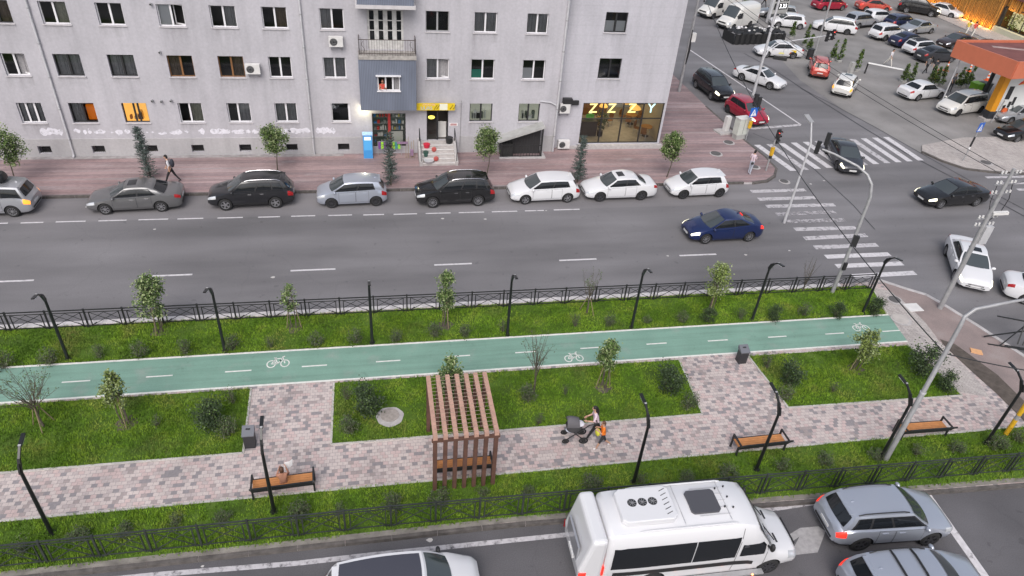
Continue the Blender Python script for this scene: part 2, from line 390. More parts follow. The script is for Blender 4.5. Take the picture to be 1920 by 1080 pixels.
def copy_tree(o, parent=None):
    c = o.copy(); col.objects.link(c); c.parent = parent
    for ch in list(o.children): copy_tree(ch, c)
    return c
ORD = 'first second third fourth fifth sixth seventh eighth ninth tenth eleventh twelfth thirteenth fourteenth fifteenth sixteenth seventeenth eighteenth nineteenth twentieth twenty-first twenty-second twenty-third twenty-fourth twenty-fifth twenty-sixth twenty-seventh twenty-eighth'.split()
def text_mesh(txt, size, depth=.01, name='lettering'):
    c = bpy.data.curves.new(name, 'FONT'); c.body = txt; c.size = size; c.extrude = depth; c.align_x = 'CENTER'; c.align_y = 'CENTER'
    o = bpy.data.objects.new(name, c); col.objects.link(o)
    dg = bpy.context.evaluated_depsgraph_get(); me = bpy.data.meshes.new_from_object(o.evaluated_get(dg))
    bpy.data.objects.remove(o); bpy.data.curves.remove(c); me.name = name; return me
def lettering(txt, size, m_, parent, loc, rot, depth=.01):
    me = text_mesh(txt, size, depth); me.materials.clear(); me.materials.append(m_)
    return inst('lettering', me, parent, loc, rot)
KZ = 0.13   # height of raised pavements
# ------------------------------------------------------------------ ground, streets, park surfaces
YF = 43.75      # facade plane
YK = 38.65      # kerb of the far pavement
def P2(px, py, z=0.0): v = G(px, py, z); return (v.x, v.y)
struct('ground', MB().sheet([(-400, -300), (600, -300), (600, 700), (-400, 700)], -.004), M['asphalt'])
struct('parking_lane', MB().sheet([(-60, 36.0), (24.0, 36.0), (27.0, 37.4), (27.2, 38.9), (-60, 38.9)], .0), M['asphalt_pale'])
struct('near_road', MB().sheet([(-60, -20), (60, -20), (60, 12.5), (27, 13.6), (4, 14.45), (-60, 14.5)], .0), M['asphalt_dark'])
court = [P2(1440, 85), P2(1500, 150), P2(1580, 205), P2(1660, 250), P2(1730, 288), (43.3, 40.2), (60, 40.2), (100, 45), (100, 120), (43, 120), (42, 85)]
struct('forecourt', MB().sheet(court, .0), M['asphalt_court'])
pv = [(-60, YK), (24.6, YK), (25.8, 38.9), (26.7, 39.6), (27.35, 40.6), (27.45, 42.4), (27.2, 45), (26.9, 52), (26.9, 120), (-60, 120)]
mb = MB().prism(pv, -.05, KZ, 1, 0)
struct('pavement', mb, [M['pink'], M['kerb']])
k = MB()
for x in range(0, 57):
    a = -60 + x * 1.5
    if a < 24: k.box2(a + .006, a + 1.494, YK - .012, YK + .14, -.03, KZ + .008)
for i in range(1, len(pv) - 3):
    a, b = Vector((*pv[i], .06)), Vector((*pv[i + 1], .06)); k.bar(a, b, .18, .155)
struct('pavement_kerb', k, M['kerb_dark'])
isl = [P2(1728, 286), P2(1765, 303), P2(1810, 318), P2(1860, 324), P2(1925, 327), (60, 41.0), (60, 46), (46, 45.5), (41.5, 44.2)]
struct('island_pavement', MB().prism(isl, -.05, .10), M['pavers_grey'])
k = MB()
for i in range(4): k.bar((*isl[i], .05), (*isl[i + 1], .05), .16, .14)
struct('island_kerb', k, M['kerb_dark'])

# park block
far_r = P2(1632, 541, KZ)
outer = [P2(*p, KZ) for p in ((1645, 524), (1700, 542), (1737, 553), (1770, 572), (1830, 609), (1890, 648), (1960, 694), (2060, 765))]
park = [(-60, 14.40), (4, 14.40), (23.5, 13.70), (29, 13.3)] + outer[::-1] + [(far_r[0], 27.02), (-60, 27.02)]
struct('park_paving', MB().prism(park, -.05, KZ, 1, 0), [M['pavers'], M['kerb']])
# grey slab paving and pink asphalt at the street corner
gp = [P2(*p, KZ) for p in ((1637, 540), (1665, 590), (1690, 622), (1703, 646), (1752, 690), (1800, 735), (1856, 745), (1836, 715), (1800, 680), (1760, 640), (1735, 605), (1700, 570), (1668, 545))]
struct('corner_slabs', MB().sheet(gp, KZ + .004), M['pavers_grey'])
pa = [P2(*p, KZ) for p in ((1668, 545), (1700, 570), (1735, 605), (1762, 640), (1802, 678), (1850, 715), (1920, 790), (2000, 860))] + outer[::-1]
struct('corner_asphalt', MB().sheet(pa, KZ + .008), M['pink_asphalt'])
ds = [P2(*p, KZ) for p in ((1762, 636), (1790, 645), (1822, 668), (1870, 703), (1920, 752), (2000, 820), (1990, 850), (1920, 790), (1868, 738), (1830, 704), (1795, 672), (1770, 648))]
struct('dirt_strip', MB().sheet(ds, KZ + .012), M['dirt'])
k = MB()
for i in range(len(outer) - 1): k.bar((*outer[i], .07), (*outer[i + 1], .07), .22, .17)
struct('corner_kerb', k, M['kerb'])
k = MB()
for i in range(56):
    a = -60 + i * 1.5
    if a + 1.5 < far_r[0] + .6: k.box2(a + .005, a + 1.495, 26.78, 27.06, -.03, KZ + .03)
struct('street_kerb', k, M['kerb_white'])
k = MB()
for i in range(60):
    a = -60 + i * 1.5; y = 14.40 if a < 4 else 14.40 - (a - 4) / 19.5 * .7; y2 = 14.40 if a + 1.5 < 4 else 14.40 - (a - 2.5) / 19.5 * .7
    if a < 29: k.bar((a + .006, y + .05, .055), (a + 1.494, y2 + .05, .055), .13, .18)
struct('near_kerb', k, M['kerb_dark'])

# lawns
BX0, BX1 = P2(0, 757, KZ), P2(1702, 641, KZ)
bt0, bt1 = P2(0, 697, KZ), P2(1672, 597, KZ)
yb0 = 22.17; yb1 = 24.22
lawnA = [(-45, 26.72), (far_r[0] - .1, 26.72), P2(1637, 545, KZ), (bt1[0] - .1, yb1 + .08), (-45, yb1 + .08)]
lawnB = [(-45, yb0 - .08), P2(471, 729, KZ), P2(456, 850, KZ), (-45, 18.75)]
lawnC = [P2(626, 718, KZ), P2(1273, 675, KZ), P2(1317, 777, KZ), P2(621, 834, KZ)]
lawnD = [P2(1403, 668, KZ), P2(1702, 648, KZ), P2(1755, 695, KZ), P2(1804, 742, KZ), P2(1478, 765, KZ)]
lawnE = [(-45, 16.62), (11, 16.55), P2(1600, 828, KZ), P2(1800, 812, KZ), P2(1925, 800, KZ), P2(2010, 800, KZ), (28.6, 13.6), (23.5, 13.95), (4, 14.62), (-45, 14.62)]
LAWNS = [lawnA, lawnB, lawnC, lawnD, lawnE]
for L_ in LAWNS: struct('lawn_soil', MB().sheet(L_, KZ + .012), M['soil'])
struct('dusty_verge', MB().sheet([(-45, 14.72), (4, 14.72), (23.5, 14.06), (28, 13.8), (28, 13.55), (23.5, 13.85), (4, 14.52), (-45, 14.52)], KZ + .016), mat('dusty_verge_ground', (.20, .185, .165), .95, var=.4, vs=2.2, bump=.4, bs=25))
k = MB()
def edging(pts, closed=False):
    pp = pts + ([pts[0]] if closed else [])
    for a, b in zip(pp, pp[1:]): k.bar((*a, KZ + .005), (*b, KZ + .005), .075, .07)
edging(lawnB[1:]); edging([lawnC[1], lawnC[2], lawnC[3], lawnC[0]]); edging([lawnD[1], lawnD[2], lawnD[3], lawnD[4], lawnD[0]]); edging([(-45, 16.65), (11, 16.58), P2(1600, 827, KZ), P2(1800, 811, KZ), P2(1925, 799, KZ)])
edging([(far_r[0] + .02, 26.7), P2(1638, 545, KZ), (bt1[0] + .0, yb1 + .08)])
struct('lawn_edging', k, mat('edging_stone', (.44, .42, .40), .9, var=.25, vs=3))

# cycle track
struct('cycle_track', MB().sheet([(-45, yb0), (BX1[0], yb0), (bt1[0], yb1), (-45, yb1)], KZ + .014), M['bike'])
k = MB()
k.sheet([(-45, yb0 - .05), (BX1[0], yb0 - .05), (BX1[0], yb0 + .05), (-45, yb0 + .05)], KZ + .019)
k.sheet([(-45, yb1 - .05), (bt1[0], yb1 - .05), (bt1[0], yb1 + .05), (-45, yb1 + .05)], KZ + .0195)
for x0, x1, y in ((-90, -20, 722), (116, 168, 717.5), (274, 323, 707.5), (422, 471, 698), (566, 613, 688), (705, 751, 679), (868, 882, 669.5), (966, 1006, 662), (1088, 1126, 654), (1212, 1251, 646), (1327, 1366, 640), (1440, 1476, 633), (1547, 1584, 627), (1654, 1689, 622)):
    if x0 == 868: x0, x1 = 838, 882
    a, b = G(x0, y, KZ), G(x1, y, KZ); k.sheet([(a.x, a.y - .035), (b.x, a.y - .035), (b.x, a.y + .035), (a.x, a.y + .035)], KZ + .0193)
struct('cycle_track_lines', k, M['bike_line'])
def bike_symbol(px, py, s, flip=1):
    c = G(px, py, KZ); k = MB(); z = KZ + .020
    P = lambda x, y: (c.x + x * s * flip, c.y + y * s * 1.25, z)
    for wx in (-.29, .29):
        k.grid(lambda a, r, wx=wx: P(wx + r * math.cos(a), -.1 + r * math.sin(a)), [2 * math.pi * i / 24 for i in range(25)], [.155, .20], 0, flip > 0)
    def ln(a, b, wd=.04):
        a, b = Vector(P(*a)), Vector(P(*b)); d = (b - a).normalized(); n_ = Vector((-d.y, d.x, 0)) * wd / 2 * s * 1.2
        k.quad(a - n_, b - n_, b + n_, a + n_)
    for q in (((-.29, -.1), (-.12, .16)), ((-.12, .16), (.17, .18)), ((.17, .18), (-.02, -.1)), ((-.02, -.1), (-.29, -.1)), ((-.02, -.1), (-.15, .22)), ((.29, -.1), (.16, .26)), ((.16, .26), (.26, .28)), ((-.21, .22), (-.09, .22)), ((.06, .02), (.12, .10))): ln(*q)
    struct('bicycle_marking', k, M['bike_line'])
bike_symbol(522, 679, .95); bike_symbol(1075, 669.5, .88); bike_symbol(1612, 613, .90)

# street markings
k = MB(); kw = MB(); kf = MB()
def dash(x0, x1, y, wd, mb=None, z=.004):
    a, b = G(x0, y), G(x1, y); yy = (a.y + b.y) / 2
    (mb or k).sheet([(a.x, yy - wd / 2), (b.x, yy - wd / 2), (b.x, yy + wd / 2), (a.x, yy + wd / 2)], z)
for x0, x1, y in ((-60, 14, 419.5), (39, 81, 417.5), (105, 160, 415.5), (185, 237, 413.5), (260, 315, 411.5), (333, 381, 410), (408, 455, 408.3), (484, 525, 406.8), (546, 591, 405), (615, 660, 403.6), (681, 720, 402.6), (738, 782, 401.4), (798, 845, 399.8), (860, 908, 398.2), (922, 970, 396.6), (984, 1020, 395), (1038, 1087, 393)):
    dash(x0, x1, y, .11)
for x0, x1, y in ((-60, 62, 528), (261, 360, 516.7), (545, 629, 506), (814, 885, 495.5), (1048, 1119, 487), (1273, 1344, 478)): dash(x0, x1, y, .13)
for i, (x0, y0, x1, y1) in enumerate(((1408, 359, 1510, 356), (1422, 373.5, 1530, 370.5), (1437, 387, 1565, 384), (1455, 402, 1567, 397), (1475, 415.5, 1585, 412), (1490, 430, 1605, 427), (1508, 447, 1625, 441), (1527, 464, 1645, 459), (1548, 481.5, 1668, 476.5), (1568, 499, 1692, 494), (1600, 518, 1716, 511.5))):
    a, b = G(x0, y0), G(x1, y1); mb = kw if i in (0, 1, 2, 5, 6, 7) else kf if i in (3, 4) else k
    mb.sheet([(a.x, a.y - .2), (b.x, b.y - .2), (b.x, b.y + .2), (a.x, a.y + .2)], .004)
for i in range(12):
    a = 27.75 + i * 1.055
    mb = kw if i in (1, 5, 6, 8) else k
    mb.sheet([(a + .62 - .05 * i, 40.45 + .12 * i), (a + .62 - .05 * i + .5, 40.45 + .12 * i), (a + .45, 44.75 + .11 * i), (a - .05, 44.75 + .11 * i)], .004)
for i in range(5): kw.sheet([(42.9 + .5 * i, 38.75 - .95 * i), (49, 38.75 - .95 * i), (49, 39.05 - .95 * i), (42.9 + .5 * i, 39.05 - .95 * i)], .004)
a, b, c = G(1500, 234), G(1412, 241), G(1290, 92)
k.quad((c.x, c.y, .004), (a.x, a.y, .004), (a.x + .15, a.y, .004), (c.x + .15, c.y, .004))
kw.quad((b.x - .2, b.y - .2, .005), (a.x, a.y - .2, .005), (a.x, a.y + .15, .005), (b.x - .2, b.y + .15, .005))
# near road edge line, stop line, worn arrow
ws = [G(*p) for p in ((-60, 1112), (300, 1077), (560, 1056), (700, 1040), (1060, 1003), (1460, 953), (1560, 938))]
for a, b in zip(ws, ws[1:]): kw.quad((a.x, a.y - .09, .006), (b.x, b.y - .09, .006), (b.x, b.y + .09, .006), (a.x, a.y + .09, .006))
a, b = G(1735, 924), G(1990, 889); k.quad((a.x, a.y - .1, .0065), (b.x, b.y - .1, .0065), (b.x, b.y + .1, .0065), (a.x, a.y + .1, .0065))
a, b = G(1738, 926), G(1868, 1110); k.quad((b.x - .14, b.y, .006), (b.x + .14, b.y, .006), (a.x + .14, a.y, .006), (a.x - .14, a.y, .006))
ar = [G(*p) for p in ((1452, 1040), (1475, 1005), (1500, 990), (1535, 987), (1548, 996), (1533, 1036), (1480, 1042), (1499, 1006))]
ka = MB().add([(p.x, p.y, .006) for p in ar], [tuple(range(len(ar)))[::-1]])
struct('arrow_marking', ka, mat('worn_arrow_paint', (.33, .32, .325), .8, var=.2, vs=6))
struct('road_markings', k, M['mark']); struct('worn_road_markings', kw, M['mark_worn']); struct('faint_road_markings', kf, M['mark_faint'])
# tar seams across the junction
k = MB()
def seam(pts, wd, z=.003):
    q = [G(*p) for p in pts]
    for a, b in zip(q, q[1:]):
        d = (b - a).normalized(); n_ = Vector((-d.y, d.x, 0)) * wd / 2
        k.quad((a - n_) + Vector((0, 0, z)), (b - n_) + Vector((0, 0, z)), (b + n_) + Vector((0, 0, z)), (a + n_) + Vector((0, 0, z)))
seam(((1395, 100), (1450, 130), (1525, 180), (1620, 240), (1700, 288), (1800, 340), (1925, 408)), .13)
seam(((1500, 165), (1560, 195), (1640, 238), (1735, 292), (1830, 345), (1925, 395)), .10)
seam(((1412, 250), (1480, 278), (1530, 320), (1600, 385), (1640, 430)), .07)
struct('tar_seams', k, M['tar'])
# manhole covers (part of the paving)
def manhole(px, py, r, z, name='manhole_cover', collar=.32, c=None):
    g = G(px, py, z); n = 30; k = MB()
    rr = [r + collar * (.85 + .15 * math.sin(i * 1.05) * math.cos(i * .42)) for i in range(n)]
    k.sheet([(g.x + rr[i] * math.cos(2 * math.pi * i / n), g.y - .08 + rr[i] * math.sin(2 * math.pi * i / n)) for i in range(n)], z + .02, 0)
    k.prism([(g.x + r * math.cos(2 * math.pi * i / n), g.y + r * math.sin(2 * math.pi * i / n)) for i in range(n)], z + .0, z + .035, 1)
    struct(name, k, [M['conc'], c or mat('cover_concrete', (.30, .27, .25), .9, var=.2, vs=9)])
MH = G(731, 777, KZ)
manhole(731, 779, .36, KZ + .02, collar=.20)
iron = mat('iron_cover', (.10, .095, .095), .8, var=.2)
for px, py, r, z in ((1366, 267, .33, KZ), (1342, 288, .36, KZ), (1415, 313, .26, KZ), (1677, 562, .30, KZ + .01), (1688, 598, .40, KZ + .01), (1848, 305, .36, .1), (1470, 340, .28, 0)):
    manhole(px, py, r, z, collar=.12, c=mat('pale_cover', (.42, .39, .37), .9, var=.15) if px == 1688 else iron)
g = G(1712, 577, KZ); struct('hatch_cover', MB().box2(g.x - .4, g.x + .4, g.y - .32, g.y + .32, KZ, KZ + .04), M['white_box'])
g = G(1830, 660, KZ); tag(MB().box(g.x, g.y, KZ + .035, .5, .33, .05, 0, -.5).build('cardboard_sheet', mat('orange_card', (.62, .34, .17), .8, var=.15, vs=8)), 'flat orange piece of cardboard lying on the pink corner asphalt', 'cardboard')

# grass blades: one mass nobody could count
def inside(p, poly):
    x, y = p; c = False; j = len(poly) - 1
    for i in range(len(poly)):
        xi, yi = poly[i]; xj, yj = poly[j]
        if (yi > y) != (yj > y) and x < (xj - xi) * (y - yi) / (yj - yi) + xi: c = not c
        j = i
    return c
def grass():
    rnd = random.Random(3); v = []; f = []
    for L_ in LAWNS:
        x0 = max(-17.5, min(p[0] for p in L_)); x1 = max(p[0] for p in L_); y0 = min(p[1] for p in L_); y1 = max(p[1] for p in L_)
        n = int((x1 - x0) * (y1 - y0) * 330)
        for _ in range(n):
            x, y = rnd.uniform(x0, x1), rnd.uniform(y0, y1)
            if not inside((x, y), L_): continue
            if (x - MH.x) ** 2 + (y - MH.y + .08) ** 2 < .40: continue
            thin = math.sin(x * 1.3 + 1.2 * math.sin(y * 1.1)) * math.cos(y * 1.7 + x * .4)
            if thin < -.55 and rnd.random() < .6: continue
            if y < 14.72 and rnd.random() < .6: continue
            h = rnd.uniform(.05, .13) * (1.25 if thin > .2 else 1)
            for b in range(3):
                a = rnd.uniform(0, 6.283); w_ = rnd.uniform(.008, .016); ln = rnd.uniform(.02, .09)
                bx, by = x + rnd.uniform(-.03, .03), y + rnd.uniform(-.03, .03); ca, sa = math.cos(a), math.sin(a); i = len(v)
                v.append((bx - sa * w_, by + ca * w_, KZ + .005)); v.append((bx + sa * w_, by - ca * w_, KZ + .005)); v.append((bx + ca * ln, by + sa * ln, KZ + h)); f.append((i, i + 1, i + 2))
    me = bpy.data.meshes.new('grass'); me.from_pydata(v, [], f); me.materials.append(M['grass'])
    o = bpy.data.objects.new('grass', me); col.objects.link(o)
    tag(o, 'short green grass growing across the park lawns and verge', 'grass', kind='stuff')
grass()
# ------------------------------------------------------------------ apartment building
bld = thing('apartment_building', 'long grey rendered apartment block with rows of windows along the far pavement', 'building', (0, YF, 0))
XL, XM, XR, ZT = -60.0, 12.15, 20.0, 13.6
YR = .55                       # right part stands back
def fx(px, py, dy=0.0): v = FP(px, py, YF + dy); return v.x, v.z
openings = []                  # (x0,x1,z0,z1) in the main facade
openR = []
def wall_with_holes(x0, x1, z0, z1, y, holes, mb, depth=.2, m=0):
    xs = sorted({x0, x1, *[h[0] for h in holes], *[h[1] for h in holes]}); zs = sorted({z0, z1, *[h[2] for h in holes], *[h[3] for h in holes]})
    for i in range(len(xs) - 1):
        for j in range(len(zs) - 1):
            cx, cz = (xs[i] + xs[i + 1]) / 2, (zs[j] + zs[j + 1]) / 2
            if any(h[0] < cx < h[1] and h[2] < cz < h[3] for h in holes): continue
            mb.quad((xs[i], y, zs[j]), (xs[i + 1], y, zs[j]), (xs[i + 1], y, zs[j + 1]), (xs[i], y, zs[j + 1]), m)
    for a, b, c, d in holes:
        mb.quad((a, y, c), (a, y, d), (a, y + depth, d), (a, y + depth, c), m); mb.quad((b, y, d), (b, y, c), (b, y + depth, c), (b, y + depth, d), m)
        mb.quad((b, y, c), (a, y, c), (a, y + depth, c), (b, y + depth, c), m); mb.quad((a, y, d), (b, y, d), (b, y + depth, d), (a, y + depth, d), m)
def wavy(x0, x1, y, z0, z1, mb, m=0, amp=.025, n=None):
    n = n or max(6, int((x1 - x0) / .05))
    mb.grid(lambda u, v: (x0 + (x1 - x0) * u, y + amp * math.sin(u * (x1 - x0) * 38 + 1.3 * math.sin(u * 9)), z0 + (z1 - z0) * v), [i / n for i in range(n + 1)], [0, 1], m)
sz_ = random.Random(77)
def window(x0, x1, z0, z1, y=0.0, frame='upvc', split=(.5,), cur=('curtain', None), room='room', sill='sill', lab=None, ajar=None, depth=.14, holes=None, sillw=.06):
    (openings if holes is None else holes).append((x0, x1, z0, z1))
    fm = M[frame]; t = .055; yy = y + depth
    wmb = MB()                  # dark space behind, a real box
    wmb.grid(lambda a, b: (x0 - .3 + (x1 - x0 + .6) * a, yy + .9, z0 - .3 + (z1 - z0 + .6) * b), [0, 1], [0, 1], 0)
    for q in (((x0, z0), (x1, z0)), ((x0, z1), (x1, z1)), ((x0, z0), (x0, z1)), ((x1, z0), (x1, z1))):
        (a, b), (c, d) = q; ea = (a - .3 if a == x0 else a + .3, b - .3 if b == z0 else b + .3); ec = (c - .3 if c == x0 else c + .3, d - .3 if d == z0 else d + .3)
        wmb.quad((a, yy + .07, b), (c, yy + .07, d), (ec[0], yy + .9, ec[1]), (ea[0], yy + .9, ea[1]), 0)
    win = wmb.build('window', M[room], bld)
    if lab: win['label'] = lab
    f = MB(); f.box2(x0, x1, yy, yy + .06, z0, z0 + t); f.box2(x0, x1, yy, yy + .06, z1 - t, z1); f.box2(x0, x0 + t, yy, yy + .06, z0 + t, z1 - t); f.box2(x1 - t, x1, yy, yy + .06, z0 + t, z1 - t)
    xs = [x0 + t] + [x0 + (x1 - x0) * s for s in split] + [x1 - t]
    for s in xs[1:-1]: f.box2(s - .05, s + .05, yy - .004, yy + .064, z0 + t, z1 - t)
    f.build('frame', fm, win)
    p = MB(); cm = []
    for i in range(len(xs) - 1):
        a = xs[i] + (0 if i == 0 else .05); b = xs[i + 1] - (0 if i == len(xs) - 2 else .05)
        if ajar == i:
            g = MB(); ang = .5; dx = math.cos(ang) * (b - a); dy = -math.sin(ang) * (b - a)
            hh = (b, yy + .02); e = (b - dx, yy + .02 + dy * -.0 + .25)
            for zz in (z0 + t, z1 - t - .05): g.bar((hh[0], hh[1], zz + .03), (e[0], e[1], zz + .03), .04, .06)
            g.bar((e[0], e[1], z0 + t), (e[0], e[1], z1 - t), .05, .05); g.build('open_sash', fm, win)
        else: p.quad((a, yy + .03, z0 + t), (b, yy + .03, z0 + t), (b, yy + .03, z1 - t), (a, yy + .03, z1 - t))
        c = cur[min(i, len(cur) - 1)] if i < len(cur) else None
        if c:
            cmb = MB(); nm, lo = (c if isinstance(c, tuple) else (c, 0))
            if nm in ('curtain_white', 'teal'): cmb.quad((a, yy + .12, z0), (b, yy + .12, z0), (b, yy + .12, z1 - (z1 - z0) * lo), (a, yy + .12, z1 - (z1 - z0) * lo))
            else: wavy(a, b, yy + .16, z0 + (z1 - z0) * 0, z1, cmb)
            cmb.build('curtain', M[nm], win)
    if p.f: p.build('pane', M['pane'], win)
    if sill: MB().box2(x0 - .05, x1 + .05, y - sillw, y + .06, z0 - .05, z0 - .004).build('sill', M[sill], win)
    if sill and sz_.random() < .8: MB().quad((x0 - .08, y - .005, z0 - .06 - sz_.uniform(.5, 1.1)), (x1 + .08, y - .005, z0 - .06 - .5), (x1 + .08, y - .005, z0 - .052), (x0 - .08, y - .005, z0 - .052)).build('runoff_stain', M['stain'], win)
    return win
zr = [(8.03, 9.24), (5.13, 6.40), (2.30, 3.54)]
def rowwin(r, pxl, pxr, py, **kw):
    a, b = fx(pxl, py)[0], fx(pxr, py)[0]; z0, z1 = zr[r]; return window(a, b, z0, z1, **kw)
C_, CB, CW, CN = 'curtain', 'curtain_beige', 'curtain_white', None
rowwin(0, -26, 27, 46, frame='dark', cur=('curtain_brown', 'curtain_brown'), sill='sill')
rowwin(0, 82, 133, 46, cur=(CN, CB), ajar=None)
rowwin(0, 187, 236, 47, cur=(CN, CN), lab='white framed window with both halves dark')
rowwin(0, 300, 349, 49, cur=(CW, CN), ajar=1, lab='window with one pale blind and one open dark half')
rowwin(0, 398, 446, 52, cur=(CN, C_))
rowwin(0, 494, 541, 55, cur=(CN, 'curtain_brown'))
rowwin(0, 601, 646, 57, cur=(C_, CN))
rowwin(0, 798, 842, 63, cur=(CN, CN), frame='steel')
rowwin(0, 888, 931, 65, cur=(C_, C_))
rowwin(0, 986, 1026, 66, cur=(C_, C_))
rowwin(1, 13, 58, 142, cur=(CN, C_), ajar=1)
rowwin(1, 110, 160, 143, frame='dark', cur=(C_, C_), lab='dark framed window with grey blinds')
rowwin(1, 210, 259, 143, frame='dark', cur=(C_, C_))
rowwin(1, 320, 367, 145, frame='brown', cur=('curtain_brown', CN), lab='brown timber framed window')
rowwin(1, 414, 461, 146, frame='brown', cur=(CN, 'curtain_brown'), lab='brown timber framed window beside the air conditioner')
rowwin(1, 507, 549, 145, cur=(CN, CN))
rowwin(1, 608, 650, 147, cur=(C_, C_))
rowwin(1, 799, 842, 149, cur=(C_, C_), ajar=1)
rowwin(1, 882, 926, 151, cur=(('teal', .55), CN), lab='window with a teal panel in its lower corner')
rowwin(1, 978, 1020, 151, cur=((CW, .45), CN), lab='window with pale boards in one half')
rowwin(2, 42, 88, 230, split=(.33, .67), cur=(C_, C_, C_), lab='three part white framed window')
rowwin(2, 138, 185, 230, frame='dark', cur=(C_, CN), lab='dark framed window with orange lamp light in one half')
wl = rowwin(2, 236, 282, 230, frame='dark', split=(.45, .62), cur=(CN,), room='room_lit', lab='brightly lit yellow window')
rowwin(2, 340, 384, 229, split=(.45,), cur=(CN, CB))
rowwin(2, 430, 473, 228, split=(.45,), cur=(CN, C_))
rowwin(2, 518, 559, 226, cur=(C_, C_))
rowwin(2, 623, 658, 228, cur=(CN, CN), split=(.93,), lab='single dark window beside the shop')
rowwin(2, 880, 922, 228, frame='dark', cur=(CN, CN), room='room_shop', lab='black framed window of a bright kitchen')
rowwin(2, 971, 1010, 228, frame='dark', cur=(CN, CN), room='room_shop', split=(.47,))
M['room_shop'].node_tree.nodes['Principled BSDF'].inputs['Emission Color'].default_value = (.85, .9, .75, 1); M['room_shop'].node_tree.nodes['Principled BSDF'].inputs['Emission Strength'].default_value = .16
# orange wardrobe glows by itself, standing in for lamp light in the window
b = MB(); a = fx(160, 228)[0]; b.box2(a + .05, a + .75, .55, .75, 2.3, 3.2); b.build('glowing_wardrobe', mat('glowing_orange_panel', (.7, .17, .01), .6, emit=(1, .22, .01), es=.28), bld)
# fourth row (above the picture, completes the facade)
for h in list(openings):
    if abs(h[2] - zr[0][0]) < .01: window(h[0], h[1], 11.0, 12.2, cur=(C_, CN))
# right part
zw = [(8.05, 9.3), (5.06, 6.40)]
for i, (a, b_, py) in enumerate(((1131, 1172, 68), (1119, 1160, 153))):
    x0, x1 = fx(a, py, YR)[0], fx(b_, py, YR)[0]
    window(x0, x1, *zw[i], y=YR, frame='dark', cur=((CW, .45), (CW, .45)) if i == 0 else (CN, CN), holes=openR, sill='sill', depth=.10, split=(.5,) if i == 0 else (.52,),
           lab=('black framed window half covered by white paper', 'plain dark window over the cafe')[i])
# basement lights
bas = []
for px in (-20, 85, 186, 285, 372, 461, 548, 645):
    x, _ = fx(px, 283); bas.append((x - .36, x + .36, .36, .84))
for h in bas:
    wmb = MB(); wmb.quad((h[0], .5, h[2]), (h[1], .5, h[2]), (h[1], .5, h[3]), (h[0], .5, h[3])); wmb.quad((h[0], .2, h[2]), (h[1], .2, h[2]), (h[1], .5, h[2]), (h[0], .5, h[2]))
    bw = wmb.build('basement_window', M['room'], bld); g = MB()
    for i in range(6):
        t = h[0] + (h[1] - h[0]) * (i + .5) / 6; g.bar((t, .12, h[2]), (t, .12, h[3]), .015)
    g.bar((h[0], .12, .6), (h[1], .12, .6), .015); g.build('grille', M['black'], bw)
# shop openings
sx0, sz0 = fx(700, 254); sx1, sz1 = fx(758, 254); shop = (fx(699, 253)[0], fx(761, 253)[0], .62, 2.88)
door = (fx(800, 254)[0], fx(840, 254)[0], 1.02, 3.30)
bdoor = (fx(690, 78)[0], fx(757, 78)[0], 6.9, 9.25)
holes = openings + bas + [shop, door, bdoor]
# wall
wm = MB(); wall_with_holes(XL, XM, KZ - .1, ZT, 0, [h for h in holes if h[0] > XL], wm)
wm.quad((XM, 0, 0), (XM, YR, 0), (XM, YR, ZT), (XM, 0, ZT), 0)
wm.build('wall', M['wall'], bld)
sf = (fx(1084, 271, YR)[0], fx(1231, 272, YR)[0], .45, 3.38)
wr = MB(); wall_with_holes(XM, XR, KZ - .1, ZT, YR, openR + [sf], wr, depth=.22)
wr.quad((XR, YR, 0), (XR, 16, 0), (XR, 16, ZT), (XR, YR, ZT)); wr.build('wall', M['wall_plain'], bld)['label'] = 'smooth pale wall of the cafe end'
MB().box2(XL, XR + .25, -.25, 16, ZT, ZT + .3).build('roof', M['conc'], bld)
pl = MB(); zc = 1.28
for a, b_ in ((XL, shop[0] - .1), (door[1] + .75, XM)): pl.quad((a, -.016, zc), (b_, -.016, zc), (b_, 0, zc + .02), (a, 0, zc + .02))
wall_with_holes(XL, shop[0] - .1, KZ - .1, zc, -.016, [h for h in bas if h[0] > XL], pl, .016); wall_with_holes(door[1] + .75, XM, KZ - .1, zc, -.016, [], pl, .016)
pl.build('plinth', M['plinth'], bld)
k = MB(); a = XL
while a < fx(640, 290)[0]:
    k.box2(a, a + 1.2, -.35, -.02, KZ, KZ + .02); a += 1.21
k.build('apron', mat('apron_concrete', (.30, .28, .28), .9, var=.35, vs=2.5), bld)
# painted over patches along the wall
g = MB(); rnd = random.Random(5)
def patch(px0, px1, py, h):
    x0, z = fx(px0, py); x1 = fx(px1, py)[0]; n = max(3, int((x1 - x0) / .12)); up = []; lo = []
    for i in range(n + 1):
        x = x0 + (x1 - x0) * i / n; e = .35 if i in (0, n) else 1
        up.append((x, -.006, z + h * e * rnd.uniform(.25, .62))); lo.append((x, -.006, z - h * e * rnd.uniform(.25, .62)))
    for i in range(n): g.quad(lo[i], lo[i + 1], up[i + 1], up[i])
for q in ((75, 118, 247, .45), (138, 152, 245, .3), (156, 163, 247, .3), (165, 172, 247, .4), (176, 198, 247, .3), (206, 213, 248, .1), (216, 230, 247, .4), (233, 244, 246, .3), (250, 262, 247, .35), (274, 278, 248, .12), (284, 289, 248, .1), (297, 313, 250, .2), (318, 342, 248, .3), (346, 354, 246, .22), (372, 384, 246, .42), (394, 432, 246, .36), (434, 470, 247, .26), (472, 486, 247, .3), (520, 545, 246, .36), (540, 582, 245, .42), (592, 629, 245, .42)): patch(*q)
g.build('paint_patches', M['graffiti'], bld)
